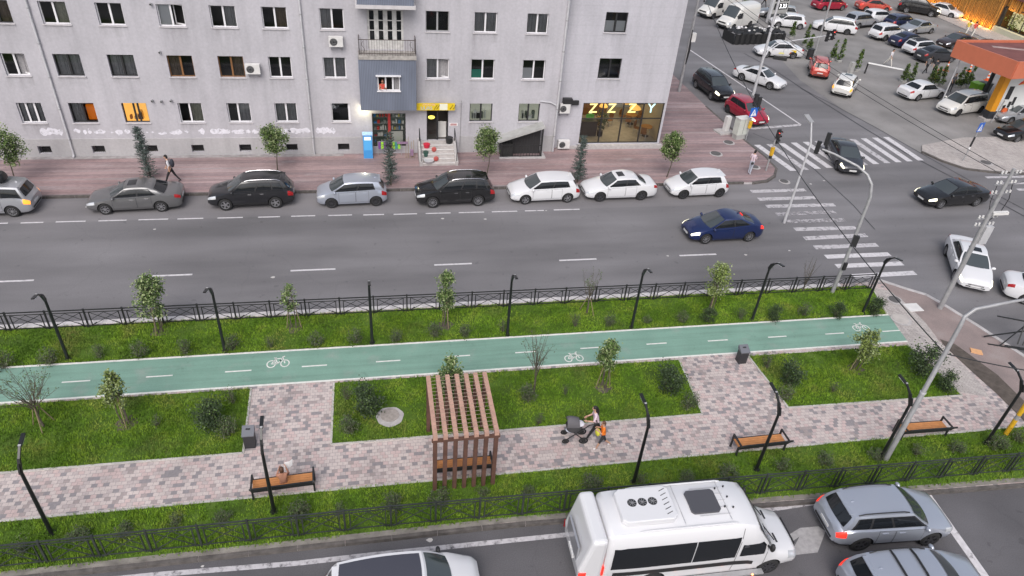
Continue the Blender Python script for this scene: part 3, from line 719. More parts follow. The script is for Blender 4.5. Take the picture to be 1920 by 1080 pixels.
# downpipes
def pipe(px0, py0, px1, py1, y, foot=True, r=.06):
    a = fx(px0, py0, y); b_ = fx(px1, py1, y); x = (a[0] + b_[0]) / 2
    k = MB(); pts = [(x, y - .11, ZT), (x, y - .11, .42)] + ([(x, y - .14, .3), (x, y - .32, .2)] if foot else [(x, y - .11, .16)]); k.tube(pts, r, 10)
    p = k.build('downpipe', M['steel_pale'], bld, 40)
    for z in (1.3, 3.2, 5.1, 7, 8.9, 10.8): c = MB(); c.cyl((x, y - .11, z), r + .018, .05, 10); c.box2(x - .015, x + .015, y - .11, y, z - .02, z + .02); c.build('bracket', M['steel'], p, 40)
pipe(50, 0, 142, 300, 0); pipe(563, 0, 588, 289, 0, False); pipe(1067, 0, 1035, 284, 0, False, .07)
k = MB(); x, z = fx(1040, 192); k.tube([(x - 1.0, -.06, z + .1), (x - .3, -.06, z + .02), (x + .1, -.12, z - .15)], .045, 8); k.build('branch_pipe', M['steel_pale'], bld, 40)
# vents and cameras on the wall
for px, py in ((286, 188), (303, 189), (321, 188), (300, 97), (283, 7)):
    x, z = fx(px, py); k = MB(); k.cyl((x, -.09, z), .07, .18, 10, 0, 'y'); k.cyl((x, -.19, z), .045, .02, 10, 1, 'y'); k.build('vent_pipe', [M['steel'], M['dark']], bld, 40)
# air conditioners: things of their own on the wall
def aircon(px, py, dy, label, w=.82, h=.56, brk=True):
    x, z = fx(px, py, dy); t = thing('air_conditioner', label, 'air conditioner', (x, YF + dy, z), 0, 'air conditioners on the facade')
    MB().box2(-w / 2, w / 2, -.42, -.1, -h / 2, h / 2).build('casing', M['white_box'], t)
    k = MB(); k.ring((-.12, 0), 0, .0, 0, 4); k = MB(); k.cyl((-.13, -.422, 0), .22, .012, 24, 0, 'y'); k.build('fan_opening', M['dark'], t, 40)
    k = MB()
    for i in range(4): k.tube([(-.13 + r_ * 1, -.43, 0) for r_ in (0, .001)], .03 + 0 * i, 6)
    for rr in (.08, .14, .2): k.tube([(-.13 + rr * math.cos(a), -.432, rr * math.sin(a)) for a in [2 * math.pi * j / 20 for j in range(21)]], .006, 5)
    k.build('fan_grille', M['steel'], t)
    if brk:
        for s in (-.28, .28): k = MB(); k.box2(s - .02, s + .02, -.4, 0, -h / 2 - .04, -h / 2 - .002); k.bar((s, -.38, -h / 2 - .04), (s, -.01, -h / 2 - .3), .03); k.build('bracket', M['steel'], t)
    return t
aircon(475, 126, 0, 'white air conditioner between two second row windows of the grey facade')
aircon(630, 75, 0, 'white air conditioner under a top row window beside the balcony')
aircon(1055, 267, YR, 'white air conditioner low on the wall beside the cafe glass front')
aircon(1057, 200, YR, 'white air conditioner high beside the drainpipe above the other one', .7, .62)
x, z = fx(1068, 187, YR); t = MB(); t.box2(x - .5, x + .12, YF + YR - .38, YF + YR - .02, z - .17, z + .17); t.box2(x + .16, x + .62, YF + YR - .2, YF + YR - .02, z - .3, z - .02)
tag(t.build('louvre_box', M['dark']), 'dark ventilation boxes fixed by the drainpipe left of the cafe front', 'vent box')
# balcony with railing, doors, and the blue-grey closed balcony under it
bx0, bx1 = fx(672, 100)[0], fx(779, 100)[0]
k = MB()
dw = (bdoor[1] - bdoor[0]) / 4
for i in range(4):
    a = bdoor[0] + i * dw
    k.box2(a, a + .13, .10, .16, bdoor[2], bdoor[3]); k.box2(a + dw - .13, a + dw, .10, .16, bdoor[2], bdoor[3])
    k.box2(a + .13, a + dw - .13, .10, .16, bdoor[2], bdoor[2] + .55)
    for z in (bdoor[2] + 1.1, bdoor[2] + 1.68, bdoor[3] - .08): k.box2(a + .13, a + dw - .13, .105, .155, z, z + .05)
dr = k.build('balcony_door', mat('weathered_white_timber', (.52, .51, .50), .8, var=.22, vs=5), bld)
k = MB(); k.quad((bdoor[0], .13, bdoor[2]), (bdoor[1], .13, bdoor[2]), (bdoor[1], .13, bdoor[3]), (bdoor[0], .13, bdoor[3])); k.build('pane', M['car_glass'], dr)
MB().box2(bx0, bx1, -1.0, -.002, 6.62, 6.86).build('balcony_slab', mat('weathered_slab', (.34, .32, .30), .95, var=.4, vs=5), bld)
k = MB(); zt_ = 7.78
for a, b_ in (((bx0 + .05, -.95), (bx1 - .05, -.95)), ((bx0 + .05, -.95), (bx0 + .05, -.02)), ((bx1 - .05, -.95), (bx1 - .05, -.02))):
    for z in (6.98, zt_): k.bar((*a, z), (*b_, z), .035)
    n = 22 if a[1] == b_[1] else 7
    for i in range(n + 1): k.bar((a[0] + (b_[0] - a[0]) * i / n, a[1] + (b_[1] - a[1]) * i / n, 6.86), (a[0] + (b_[0] - a[0]) * i / n, a[1] + (b_[1] - a[1]) * i / n, zt_), .016)
for s in (bx0 + .3, bx1 - .3): k.tube([(s + .09 * math.sin(i * .8), -.97, 7.05 + i * .08) for i in range(9)], .012, 5)
k.build('balcony_railing', mat('rusty_iron', (.07, .055, .05), .7, var=.3, vs=8), bld)
def corr(name):
    k = NB(name); wv = k.n.new('ShaderNodeTexWave'); wv.bands_direction = 'X'; wv.inputs['Scale'].default_value = 3.2; k.l.new(k.pos, wv.inputs['Vector'])
    c = k.mix((.155, .175, .225), k.ramp(wv.outputs['Fac'], [(0, g_(.74)), (.4, g_(1.05))]), 1.0, 'MULTIPLY'); c = k.mix(c, k.ramp(k.noise(1.2, 5, k.map((1, 1, .3))), [(.3, g_(.85)), (.7, g_(1.12))]), 1.0, 'MULTIPLY')
    return k.done(c, .55, wv.outputs['Fac'], .5)
M['corrugated'] = corr('blue_corrugated_sheet')
ex0, ex1, ez0, ez1 = fx(672, 105)[0] - .02, fx(779, 192)[0] - .0, 3.45, 6.60
ew = (fx(708, 158, -.95)[0], fx(750, 158, -.95)[0], 4.72, 5.62)
k = MB(); wall_with_holes(ex0, ex1, ez0, ez1, -.95, [ew], k, .1)
k.quad((ex0, -.002, ez0), (ex0, -.95, ez0), (ex0, -.95, ez1), (ex0, -.002, ez1)); k.quad((ex1, -.95, ez0), (ex1, -.002, ez0), (ex1, -.002, ez1), (ex1, -.95, ez1))
k.quad((ex0, -.002, ez0), (ex1, -.002, ez0), (ex1, -.95, ez0), (ex0, -.95, ez0))
eb = k.build('enclosed_balcony', M['corrugated'], bld)
f = MB(); t = .06; y = -.93
f.box2(ew[0], ew[1], y, y + .06, ew[2], ew[2] + t); f.box2(ew[0], ew[1], y, y + .06, ew[3] - t, ew[3]); f.box2(ew[0], ew[0] + t, y, y + .06, ew[2] + t, ew[3] - t); f.box2(ew[1] - t, ew[1], y, y + .06, ew[2] + t, ew[3] - t)
for s in (.36, .68): xx = ew[0] + (ew[1] - ew[0]) * s; f.box2(xx - .045, xx + .045, y - .004, y + .064, ew[2] + t, ew[3] - t)
f.box2(ew[0] - .05, ew[1] + .05, -1.03, -.93, ew[2] - .06, ew[2] - .002); f.box2(ew[0] - .1, ew[1] + .06, -1.2, -.952, ew[3] + .04, ew[3] + .07); f.build('window_frame', M['upvc'], eb)
k = MB(); wavy(ew[0] + (ew[1] - ew[0]) * .7, ew[1], -.75, ew[2], ew[3], k); k.build('curtain', M['curtain'], eb)
MB().quad((ew[0] - .4, -.1, ew[2] - .4), (ew[1] + .4, -.1, ew[2] - .4), (ew[1] + .4, -.1, ew[3] + .4), (ew[0] - .4, -.1, ew[3] + .4)).build('balcony_room', M['room'], eb)
EW = ew
k = MB(); k.box2(ex0 + .1, ex1 - .1, -1.0, -.002, 9.75, 12.6); k.build('enclosed_balcony', M['corrugated'], bld); MB().box2(ex0, ex1, -1.1, -.002, 9.55, 9.74).build('balcony_slab', M['sill'], bld)
# shop window with shelves and goods
k = MB(); a, b_, c, d = shop
k.quad((a, 1.0, c), (b_, 1.0, c), (b_, 1.0, d), (a, 1.0, d)); k.quad((a, .2, c), (b_, .2, c), (b_, 1, c), (a, 1, c)); k.quad((a, .2, d), (b_, .2, d), (b_, 1, d), (a, 1, d)); k.quad((a, .2, c), (a, .2, d), (a, 1, d), (a, 1, c)); k.quad((b_, .2, c), (b_, .2, d), (b_, 1, d), (b_, 1, c))
sw = k.build('shop_window', mat('shop_interior', (.05, .07, .06), .9, emit=(.45, .6, .5), es=.03), bld)
f = MB(); mid = (a + b_) / 2
for q in ((a, a + .05), (b_ - .05, b_), (mid - .07, mid + .1)): f.box2(q[0], q[1], .06, .14, c, d, 1 if q[0] == mid - .07 else 0)
f.box2(a + .05, mid - .07, .06, .14, c, c + .05); f.box2(mid + .1, b_ - .05, .06, .14, c, c + .05); f.box2(a + .05, mid - .07, .06, .14, d - .05, d); f.box2(mid + .1, b_ - .05, .06, .14, d - .05, d)
f.build('frame', [M['dark'], mat('red_trim', (.35, .03, .03), .6)], sw)
MB().quad((a, .1, c), (b_, .1, c), (b_, .1, d), (a, .1, d)).build('pane', M['shop_glass'], sw)
k = MB(); goods = [mat('goods_' + n_, c_, .6) for n_, c_ in (('white', (.75, .75, .7)), ('red', (.6, .04, .03)), ('blue', (.05, .25, .55)), ('grey', (.3, .32, .3)), ('yellow', (.6, .5, .1)))]
for r_ in range(5):
    z = c + .12 + r_ * .44; k.box2(a + .06, b_ - .06, .35, .6, z - .02, z, 3); x = a + .1
    while x < b_ - .2:
        wd = rnd.uniform(.06, .22); h_ = rnd.uniform(.08, .34)
        if not (mid - .1 < x < mid + .1): k.box2(x, x + wd, .36, .5, z + .001, z + h_, rnd.choice([0, 0, 3, 3, 3, 1, 2, 4]))
        x += wd + rnd.uniform(.01, .1)
k.box2(mid + .14, b_ - .18, .22, .26, c + .12, c + .95, 0); k.build('goods', goods, sw)
# shop door, steps, sign
a, b_, c, d = door; k = MB(); k.quad((a, 1.6, c), (b_, 1.6, c), (b_, 1.6, d), (a, 1.6, d)); k.quad((a, .2, c), (b_, .2, c), (b_, 1.6, c), (a, 1.6, c)); k.quad((a, .2, c), (a, .2, d), (a, 1.6, d), (a, 1.6, c)); k.quad((b_, .2, c), (b_, .2, d), (b_, 1.6, d), (b_, 1.6, c)); k.quad((a, .2, d), (b_, .2, d), (b_, 1.6, d), (a, 1.6, d))
sd = k.build('shop_door', mat('shop_hall', (.10, .09, .085), .9), bld); f = MB()
f.box2(a, a + .07, .06, .14, c, d); f.box2(b_ - .07, b_, .06, .14, c, d); f.box2((a + b_) / 2 - .05, (a + b_) / 2 + .05, .06, .14, c, d - .08); f.box2(a + .07, b_ - .07, .06, .14, d - .08, d); f.build('frame', M['dark'], sd)
MB().quad((a + .07, .1, c + .05), ((a + b_) / 2, .1, c + .05), ((a + b_) / 2, .1, d), (a + .07, .1, d)).build('pane', M['shop_glass'], sd)
k = MB(); k.box2((a + b_) / 2 + .1, b_ - .08, .5, .55, c, c + 1.1); k.build('inner_panel', M['white_box'], sd)
ov = MB(); ov.cyl((a + .32, .16, d - .75), .22, .03, 20, 0, 'y'); ov.v = [(x, y, (z - (d - .75)) * .55 + d - .75) for x, y, z in ov.v]; ov.build('oval_sign', mat('lit_oval_sign', (.7, .6, .1), .5, emit=(1, .8, .15), es=1.2), sd)
st = thing('entrance_steps', 'pale concrete steps with side walls leading up to the shop door', 'steps', (0, YF, 0))
s0, s1 = fx(786, 300, -1.6)[0], fx(858, 300, -1.6)[0]
k = MB(); N = 5
for i in range(N): k.box2(s0 + .2, s1 - .2, -1.95 + i * .3, -.02, KZ + i * .178, KZ + (i + 1) * .178, 0)
k.build('treads', mat('pale_steps', (.43, .40, .39), .9, var=.2, vs=4), st)
for xx in (s0, s1 - .2): MB().prism([(-2.0, 0), (-.02, 0), (-.02, 1.05), (-.5, 1.05), (-2.0, .28)], xx, xx + .2).build('side_wall', M['conc'], st)
for o in st.children:
    if o.name.startswith('side_wall'):
        for v in o.data.vertices: y_, z_, x_ = v.co; v.co = (x_, y_, z_ + KZ)
        o.data.flip_normals()
k = MB()
for i in range(N): k.box2(s0 + .2, s1 - .2, -1.965 + i * .3, -1.90 + i * .3, KZ + (i + 1) * .178 - .03, KZ + (i + 1) * .178 + .006)
k.build('nosing', M['white_box'], st)
for xx in (s0 + .1, s1 - .1): k = MB(); k.tube([(xx, -1.95, .4), (xx, -1.95, 1.2), (xx, -.45, 2.05), (xx, -.45, 1.1)], .025, 6); k.build('handrail', M['black'], st)
sg = thing('shop_sign', 'yellow shop sign with blue lettering and tool pictures over the shop door', 'sign', (0, YF, 0))
q0, q1 = fx(781, 188, -.4)[0], fx(853, 188, -.4)[0]
MB().box2(q0, q1, -.45, -.33, 3.26, 3.72).build('board', mat('sign_yellow', (.72, .52, .02), .5), sg)
k = MB(); k.box2(q0 + 1.45, q0 + 1.95, -.453, -.451, 3.28, 3.70, 0)
for i, x in enumerate((1.1, 1.25, 2.1, 2.3)): k.bar((q0 + x, -.456, 3.34), (q0 + x + .2, -.456, 3.64), .09, .004, 1)
k.build('pictures', [mat('sign_cream', (.75, .75, .6), .5), M['dark']], sg)
lettering('UURS', .30, mat('sign_letter_blue', (.25, .42, .7), .5), sg, (q0 + .62, -.456, 3.40), (R(90), 0, 0), .003)
lettering('UURSATHBE', .15, mat('sign_letter_pink', (.75, .45, .4), .5), sg, (q0 + .75, -.456, 3.63), (R(90), 0, 0), .003)
k = MB(); k.tube([(q1, -.4, 3.74), (q1 + .45, -.4, 3.74), (q1 + .45, -.05, 3.74), (q1 + .45, -.05, .6)], .018, 6); k.tube([(q0, -.4, 3.74), (q1, -.4, 3.74)], .015, 6); k.build('bracket', M['steel'], sg)
n0 = fx(852, 225)[0]; MB().box2(n0 - .32, n0 + .22, YF - .03, YF - .005, 2.02, 2.22).build('notice', M['white']); nb = bpy.data.objects['notice']; tag(nb, 'small white notice with red lettering on the wall beside the shop door', 'notice')
k = MB(); [k.box2(n0 - .26, n0 + .16, YF - .034, YF - .031, z, z + .03) for z in (2.06, 2.11, 2.16)]; k.build('lettering', M['lamp_red'], nb)
# basement entrance with slanted cover
x0, x1 = fx(938, 298, -.9)[0], fx(1013, 298, -.9)[0]; be = thing('basement_entrance', 'slanted grey roof over a barred basement entrance beside the pavement', 'entrance', (0, YF, 0))
k = MB(); k.bar((x0 - .35, -.5, 1.22), (x1 + .12, -.5, 2.28), .10, 1.02, 0, (0, 1, 0)); k.build('roof', M['grey_box'], be)
k = MB()
for i in range(15):
    u = i / 14; x = x0 + (x1 - x0) * u; k.bar((x, -.92, KZ + .02), (x, -.92, 1.18 + 1.02 * u), .03 if i not in (0, 14) else .08)
for z in (.25, 1.0): k.bar((x0, -.92, z), (x1, -.92, z), .04)
for y in (-.6, -.3): k.bar((x1, y, KZ + .02), (x1, y, 2.15), .03)
k.build('bars', M['black'], be)
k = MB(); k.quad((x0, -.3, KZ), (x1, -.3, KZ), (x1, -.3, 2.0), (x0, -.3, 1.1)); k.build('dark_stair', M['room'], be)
k = MB(); k.box2(x0 - .1, x1 + .3, -1.12, -.96, KZ, KZ + .09); k.box2(x1 + .1, x1 + .3, -.959, -.01, KZ, KZ + .09); k.build('kerb', M['kerb'], be)
k = MB(); k.box2(x0 + .12, x0 + .85, -.8, -.4, KZ + .02, 1.05); k.build('crate', mat('dark_crate', (.03, .03, .03), .7), be)
# cafe front with a real room behind
cf = MB(); a, b_, c, d = sf; y0 = YR + .2; D = 5.0
cf.quad((a, y0, c), (b_, y0, c), (b_, y0 + D, c), (a, y0 + D, c), 1); cf.quad((a, y0 + D, c), (b_, y0 + D, c), (b_, y0 + D, d + .4), (a, y0 + D, d + .4)); cf.quad((a, y0, d + .4), (a, y0 + D, d + .4), (b_, y0 + D, d + .4), (b_, y0, d + .4))
cf.quad((a, y0, c), (a, y0, d + .4), (a, y0 + D, d + .4), (a, y0 + D, c)); cf.quad((b_, y0, c), (b_, y0 + D, c), (b_, y0 + D, d + .4), (b_, y0, d + .4))
cafe = cf.build('cafe_room', [mat('cafe_wall', (.34, .30, .23), .85, emit=(1, .82, .45), es=.015), mat('cafe_floor', (.30, .28, .24), .6, var=.2)], bld)  # walls carry a faint warm glow to lift the interior
f = MB(); n = 4
for i in range(n + 1):
    x = a + (b_ - a) * i / n; f.box2(max(a, x - .04), min(b_, x + .04), YR + .05, YR + .13, c, d)
zz = c + (d - c) * .60
for i in range(n):
    p_, q_ = a + (b_ - a) * i / n, a + (b_ - a) * (i + 1) / n
    for z in (c, zz, d - .06): f.box2(p_ + .04, q_ - .04, YR + .052, YR + .128, z, z + .06)
f.build('frame', M['dark'], cafe); MB().quad((a, YR + .09, c), (b_, YR + .09, c), (b_, YR + .09, d), (a, YR + .09, d)).build('pane', M['shop_glass'], cafe)
MB().box2(a - .05, b_ + .3, YR - .3, YR - .005, KZ, c - .05).build('ledge', M['conc'], bld)
MB().box2(XM + .3, a - .1, YR - .2, YR - .005, KZ, .3).build('ledge', M['conc'], bld)
glow = mat('glowing_letters', (.9, .75, .2), .5, emit=(1, .84, .32), es=1.25); glow2 = mat('glowing_letter_pale', (.6, .8, .8), .5, emit=(.6, .95, 1), es=1.1)
for px, ch in ((1113, 'Z'), (1148, 'Z'), (1186, 'Z'), (1222, 'Y')):
    x, _ = fx(px, 198, YR + .4); q = lettering(ch, .92, glow2 if ch == 'Y' else glow, cafe, (x, YR + .4, 2.82), (R(90), 0, 0), .03); q.name = 'letter_sign'
for px, z, r_ in ((1170, 2.75, .26), (1190, 2.35, .42), (1130, 2.5, .3)):
    x, _ = fx(px, 210, YR + 1.6); k = MB(); k.tube([(x, YR + 1.6, z + .3), (x, YR + 1.6, z + .12), (x, YR + 1.6, z)], [.05, r_ * .8, r_], 18, 0, False); k.tube([(x, YR + 1.6, z + .3), (x, YR + 1.6, 3.7)], .01, 5, 1)
    lp = k.build('pendant_lamp', [mat('pendant_shade', (.65, .35, .08), .6, emit=(1, .55, .12), es=.6), M['dark']], cafe, 40)
la = bpy.data.lights.new('cafe_lamp', 'AREA'); la.energy = 85; la.size = 3.5; la.color = (1, .80, .48); lo = bpy.data.objects.new('cafe_lamp', la); col.objects.link(lo); lo.parent = cafe; lo.location = ((a + b_) / 2, YR + 2.6, 3.6)
wood = mat('cafe_wood', (.38, .19, .05), .5)
def cafe_set(px, py, dy):
    v = FP(px, py, YF + YR + dy); x = v.x; y = YR + dy
    t = thing('cafe_table', 'round orange wooden table seen through the cafe glass at px %d' % px, 'table', (x, YF + y, c)); t['label'] = {1: 'round wooden cafe table nearest the right end of the glass front', 2: 'round wooden cafe table deep inside under the pendant lamp', 3: 'round cafe table beside the plants behind the glass'}[cafe_set.n]; t['group'] = 'cafe tables'; cafe_set.n += 1
    MB().cyl((0, 0, .72), .42, .04, 20).build('table_top', wood, t, 40); k = MB(); k.cyl((0, 0, .35), .035, .7, 8); k.cyl((0, 0, .015), .25, .03, 14); k.build('leg', M['dark'], t, 40)
    for i, an in enumerate((.5, 2.4, 4.2)):
        ch = thing('cafe_chair', 'dark chair pulled up to a round table inside the cafe', 'chair', (x + .75 * math.cos(an), YF + y + .6 * math.sin(an), c), an + math.pi / 2, 'chairs inside the cafe')
        MB().box(0, 0, .45, .4, .4, .05).build('seat', M['brown'], ch); MB().box(0, -.19, .72, .4, .04, .4).build('backrest', M['brown'], ch)
        for sx in (-.17, .17):
            for sy in (-.17, .17): MB().bar((sx, sy, 0), (sx, sy, .43), .03).build('leg', M['steel'], ch)
cafe_set.n = 1
bk = MB(); bk.box2(b_ - 2.2, b_ - .3, y0 + D - .06, y0 + D - .01, c + .6, d - .1); bk.build('back_window', mat('grey_back_window', (.34, .37, .40), .4), cafe)
bk = MB(); bk.box2(a + .1, a + 1.6, YR + 1.2, YR + 1.9, c, c + 1.1); bk.box2(a + .15, a + .55, YR + 1.9, YR + 2.6, c, c + 1.9); bk.build('counter', mat('dark_counter', (.035, .032, .03), .5), cafe)
bk = MB(); rr = random.Random(6); leafcloud_pts = [(a + 1.9 + rr.uniform(-.3, .3), YR + 1.3 + rr.uniform(-.3, .3), c + .9 + rr.uniform(-.4, .7)) for _ in range(14)]
for p_ in leafcloud_pts:
    for _ in range(16): q_ = Vector(p_) + Vector((rr.gauss(0, .14), rr.gauss(0, .14), rr.gauss(0, .14))); bk.add([q_, q_ + Vector((.09, .03, .05)), q_ + Vector((.02, .1, .1))], [(0, 1, 2)])
bk.cyl((a + 1.9, YR + 1.3, c + .2), .2, .4, 12, 1); bk.build('indoor_plant', [M['leaf_dark'], M['dark']], cafe)
bk = MB(); bk.sphere((b_ - 1.55, YR + 1.0, d - .28), (.85, .5, .10), 20, 8); bk.build('pendant_lamp', M['dark'], cafe, 60)
bk = MB(); bk.quad((a, y0 + .6, d + .39), (b_, y0 + .6, d + .39), (b_, y0 + D, d + .39), (a, y0 + D, d + .39)); bk.build('dark_ceiling', M['brown'], cafe)
bk = MB(); bk.box2(a + .02, b_ - 2.3, y0 + D - .05, y0 + D - .01, c, c + 1.0); bk.build('wall_bench', M['brown'], cafe)
cafe_set(1208, 262, 1.2); cafe_set(1180, 240, 3.4); cafe_set(1125, 250, 2.8)
# clutter in the lit windows and a lamp under the closed balcony
for (w0, w1), m_, n_ in ((fx(236, 230)[0:1] + fx(282, 230)[0:1], 'warm', 6), (fx(880, 228)[0:1] + fx(922, 228)[0:1], 'kit', 9), (fx(971, 228)[0:1] + fx(1010, 228)[0:1], 'kit', 9)):
    k = MB(); rr = random.Random(int(w0 * 10) + 3)
    for i in range(n_):
        x = rr.uniform(w0 + .1, w1 - .2); h_ = rr.uniform(.12, .6); k.box2(x, x + rr.uniform(.08, .25), .5, .75, 2.32, 2.32 + h_, i % 3)
    k.build('window_clutter', [mat('clutter_a', (.55, .42, .2) if m_ == 'warm' else (.6, .62, .55), .8), mat('clutter_b', (.25, .12, .03) if m_ == 'warm' else (.12, .15, .12), .8), mat('clutter_c', (.7, .6, .4) if m_ == 'warm' else (.8, .8, .78), .8)], bld)
wl_ = thing('wall_lamp', 'small lamp under the closed blue balcony lighting the wall by the kiosk', 'lamp', (ex0 + .25, YF - .30, 3.30)); MB().box(0, 0, .06, .3, .12, .10).build('housing', M['white_box'], wl_); MB().box(0, 0, .0, .26, .09, .015).build('lens', mat('wall_lamp_glow', (.9, .85, .6), .4, emit=(1, .93, .6), es=4), wl_)
l = bpy.data.lights.new('wall_lamp_light', 'POINT'); l.energy = 22; l.color = (1, .93, .62); l.shadow_soft_size = .12; lo = bpy.data.objects.new('wall_lamp_light', l); col.objects.link(lo); lo.parent = wl_; lo.location = (0, -.08, -.15)
# ------------------------------------------------------------------ vehicles
def lerp(a, b, t): return a + (b - a) * t
def interp(tab, s):
    if s <= tab[0][0]: return tab[0][1]
    for (a, x), (b, y) in zip(tab, tab[1:]):
        if s <= b:
            t = (s - a) / (b - a); return x + (y - x) * t
    return tab[-1][1]
def sinterp(tab, s):
    """smoothed profile"""
    return (interp(tab, s - .10) + interp(tab, s - .04) * 1.5 + interp(tab, s) * 2 + interp(tab, s + .04) * 1.5 + interp(tab, s + .10)) / 7
class Body:
    """lofted car body; s runs from the nose (0) to the tail (L); local +x is forward"""
    def __init__(b, L, W, top, shoulder, zb=.19, nose=.16, tail=.13, crown=.5, tum=.045, end=.25, nz=None):
        b.L, b.W, b.top, b.sh, b.zb, b.nose, b.tail, b.crown, b.tum, b.end = L, W, top, shoulder, zb, nose, tail, crown, tum, end
    def sec(b, s):
        L, W = b.L, b.W; s = min(max(s, 0), L); hw = W / 2
        df = max(0, 1 - s / (L * .30)); dr = max(0, 1 - (L - s) / (L * .25))
        hw *= 1 - b.nose * df ** 2.6 - b.tail * dr ** 2.6
        zt = sinterp(b.top, s); zs = min(sinterp(b.sh, s), zt - .01); zb = b.zb + .05 * max(df ** 3, dr ** 3)
        e = min(s, L - s)
        if e < b.end:
            q = (1 - e / b.end) ** 2.2; hw *= 1 - .10 * q; zt -= q * .10; zs -= q * .09; zb += q * .06
        H = zs - zb
        return [(0, zb), (.78 * hw, zb), (.93 * hw, zb + .04), (.985 * hw, zb + .22 * H), (hw, zb + .48 * H), (.99 * hw, zb + .78 * H), (hw - b.tum, zs), ((hw - b.tum) * .90, lerp(zs, zt, .45)), ((hw - b.tum) * .5, lerp(zs, zt, .88)), (0, zt)]
    def P(b, s, v, side=1):
        q = b.sec(s); i = min(int(v), len(q) - 2); t = v - i
        return Vector((b.L / 2 - s, side * lerp(q[i][0], q[i + 1][0], t), lerp(q[i][1], q[i + 1][1], t)))
    def stations(b):
        e = b.end; out = [0, .03, .08, .16, e]
        n = int((b.L - 2 * e) / .16); out += [e + (b.L - 2 * e) * i / n for i in range(1, n)]
        return out + [b.L - e, b.L - .16, b.L - .08, b.L - .03, b.L]
    def shell(b, clad=0):
        mb = MB(); st = b.stations(); nv = 10
        for s in st:
            q = b.sec(s); x = b.L / 2 - s
            row = [(x, y, z) for y, z in q] + [(x, -y, z) for y, z in q[-2:0:-1]]
            mb.v += row
        nr = 18
        for i in range(len(st) - 1):
            for j in range(nr):
                j2 = (j + 1) % nr; mb.f.append([i * nr + j, i * nr + j2, (i + 1) * nr + j2, (i + 1) * nr + j])
                lo = j in (0, 17) or (j in (1, 16)); mb.m.append(1 if lo or (clad and j in (2, 15)) else 0)
        mb.f.append(list(range(nr))[::-1]); mb.m.append(0); o = (len(st) - 1) * nr; mb.f.append([o + j for j in range(nr)]); mb.m.append(0)
        return mb
def patch_grid(fn, us, vs, off, mb, m=0):
    """a skin over a surface, lifted along its normal"""
    e = .004
    def Q(u, v):
        p = fn(u, v); a = fn(u + e, v) - fn(u - e, v); c = fn(u, v + e) - fn(u, v - e); n = a.cross(c)
        if n.length < 1e-12: return p
        n.normalize()
        if n.dot(Q.ref) < 0: n = -n
        return p + n * off
    def setref(ref): Q.ref = ref
    um, vm = (us[0] + us[-1]) / 2, (vs[0] + vs[-1]) / 2; p = fn(um, vm); Q.ref = Vector((p.x * .25, p.y, p.z - .5 + (1.0 if abs(p.y) < .15 else 0)))
    a = fn(us[0], vs[0]); flip = False
    i0 = len(mb.f); mb.grid(Q, us, vs, m)
    f = mb.f[i0]; A, B, C = (Vector(mb.v[f[k]]) for k in (0, 1, 2))
    if (B - A).cross(C - B).dot(Q.ref) < 0:
        for k in range(i0, len(mb.f)): mb.f[k] = mb.f[k][::-1]
def rng(a, b, n): return [a + (b - a) * i / n for i in range(n + 1)]
class House:
    """greenhouse: pillars, glass and roof above the belt line"""
    def __init__(h, body, c0, r0, r1, c1, H, wb=.90, wt=.70, arc=.035, front_drop=.03, rear_drop=.05):
        h.b, h.c0, h.r0, h.r1, h.c1, h.H, h.wb, h.wt, h.arc, h.fd, h.rd = body, c0, r0, r1, c1, H, wb, wt, arc, front_drop, rear_drop
    def zr(h, u): return h.H - .03 - h.arc * (2 * u - .85) ** 2 - h.rd * u ** 3 - h.fd * (1 - u) ** 3
    def side(h, u, v, sg=1):
        sb = lerp(h.c0, h.c1, u); stp = lerp(h.r0, h.r1, u); hw = h.b.sec(min(max(sb, .5), h.b.L - .3))[6][0]
        zb = sinterp(h.b.sh, sb) - .03; wt = h.b.W / 2 * h.wt * (1 - .05 * (2 * u - 1) ** 2) * (1 - .03 * u)
        yb = min(hw, h.b.W / 2 * .97) * (h.wb / .92) * (.93 if True else 1)
        y = lerp(yb, wt, v) + .045 * math.sin(math.pi * min(1, max(0, v))); z = lerp(zb, h.zr(u), v)
        return Vector((h.b.L / 2 - lerp(sb, stp, v), sg * y, z))
    def front(h, w, v):
        p = h.side(0, v, 1); x = p.x + lerp(.16, .05, v) * (1 - w * w); return Vector((x, p.y * w, p.z + (.03 * v + (sinterp(h.b.top, h.c0) - sinterp(h.b.sh, h.c0)) * .6 * (1 - v)) * (1 - w * w)))
    def rear(h, w, v):
        p = h.side(1, v, 1); x = p.x - lerp(.12, .04, v) * (1 - w * w); return Vector((x, p.y * w, p.z + (.03 * v + .02 * (1 - v)) * (1 - w * w)))
    def roof(h, u, w):
        p = h.side(u, 1, 1); return Vector((p.x + .05 * (1 - w * w) * (1 - u) - .04 * (1 - w * w) * u, p.y * w, p.z + .03 * (1 - w * w)))
    def shell(h, mb, m=0):
        us = rng(0, 1, 16); vs = rng(0, 1, 6); ws = rng(-1, 1, 10)
        for sg in (1, -1):
            mb.grid(lambda u, v: h.side(u, v, sg), us, vs, m, sg < 0)
        mb.grid(h.front, ws, vs, m, True); mb.grid(h.rear, ws, vs, m, False); mb.grid(h.roof, us, ws, m, True)
WHEELS = {}
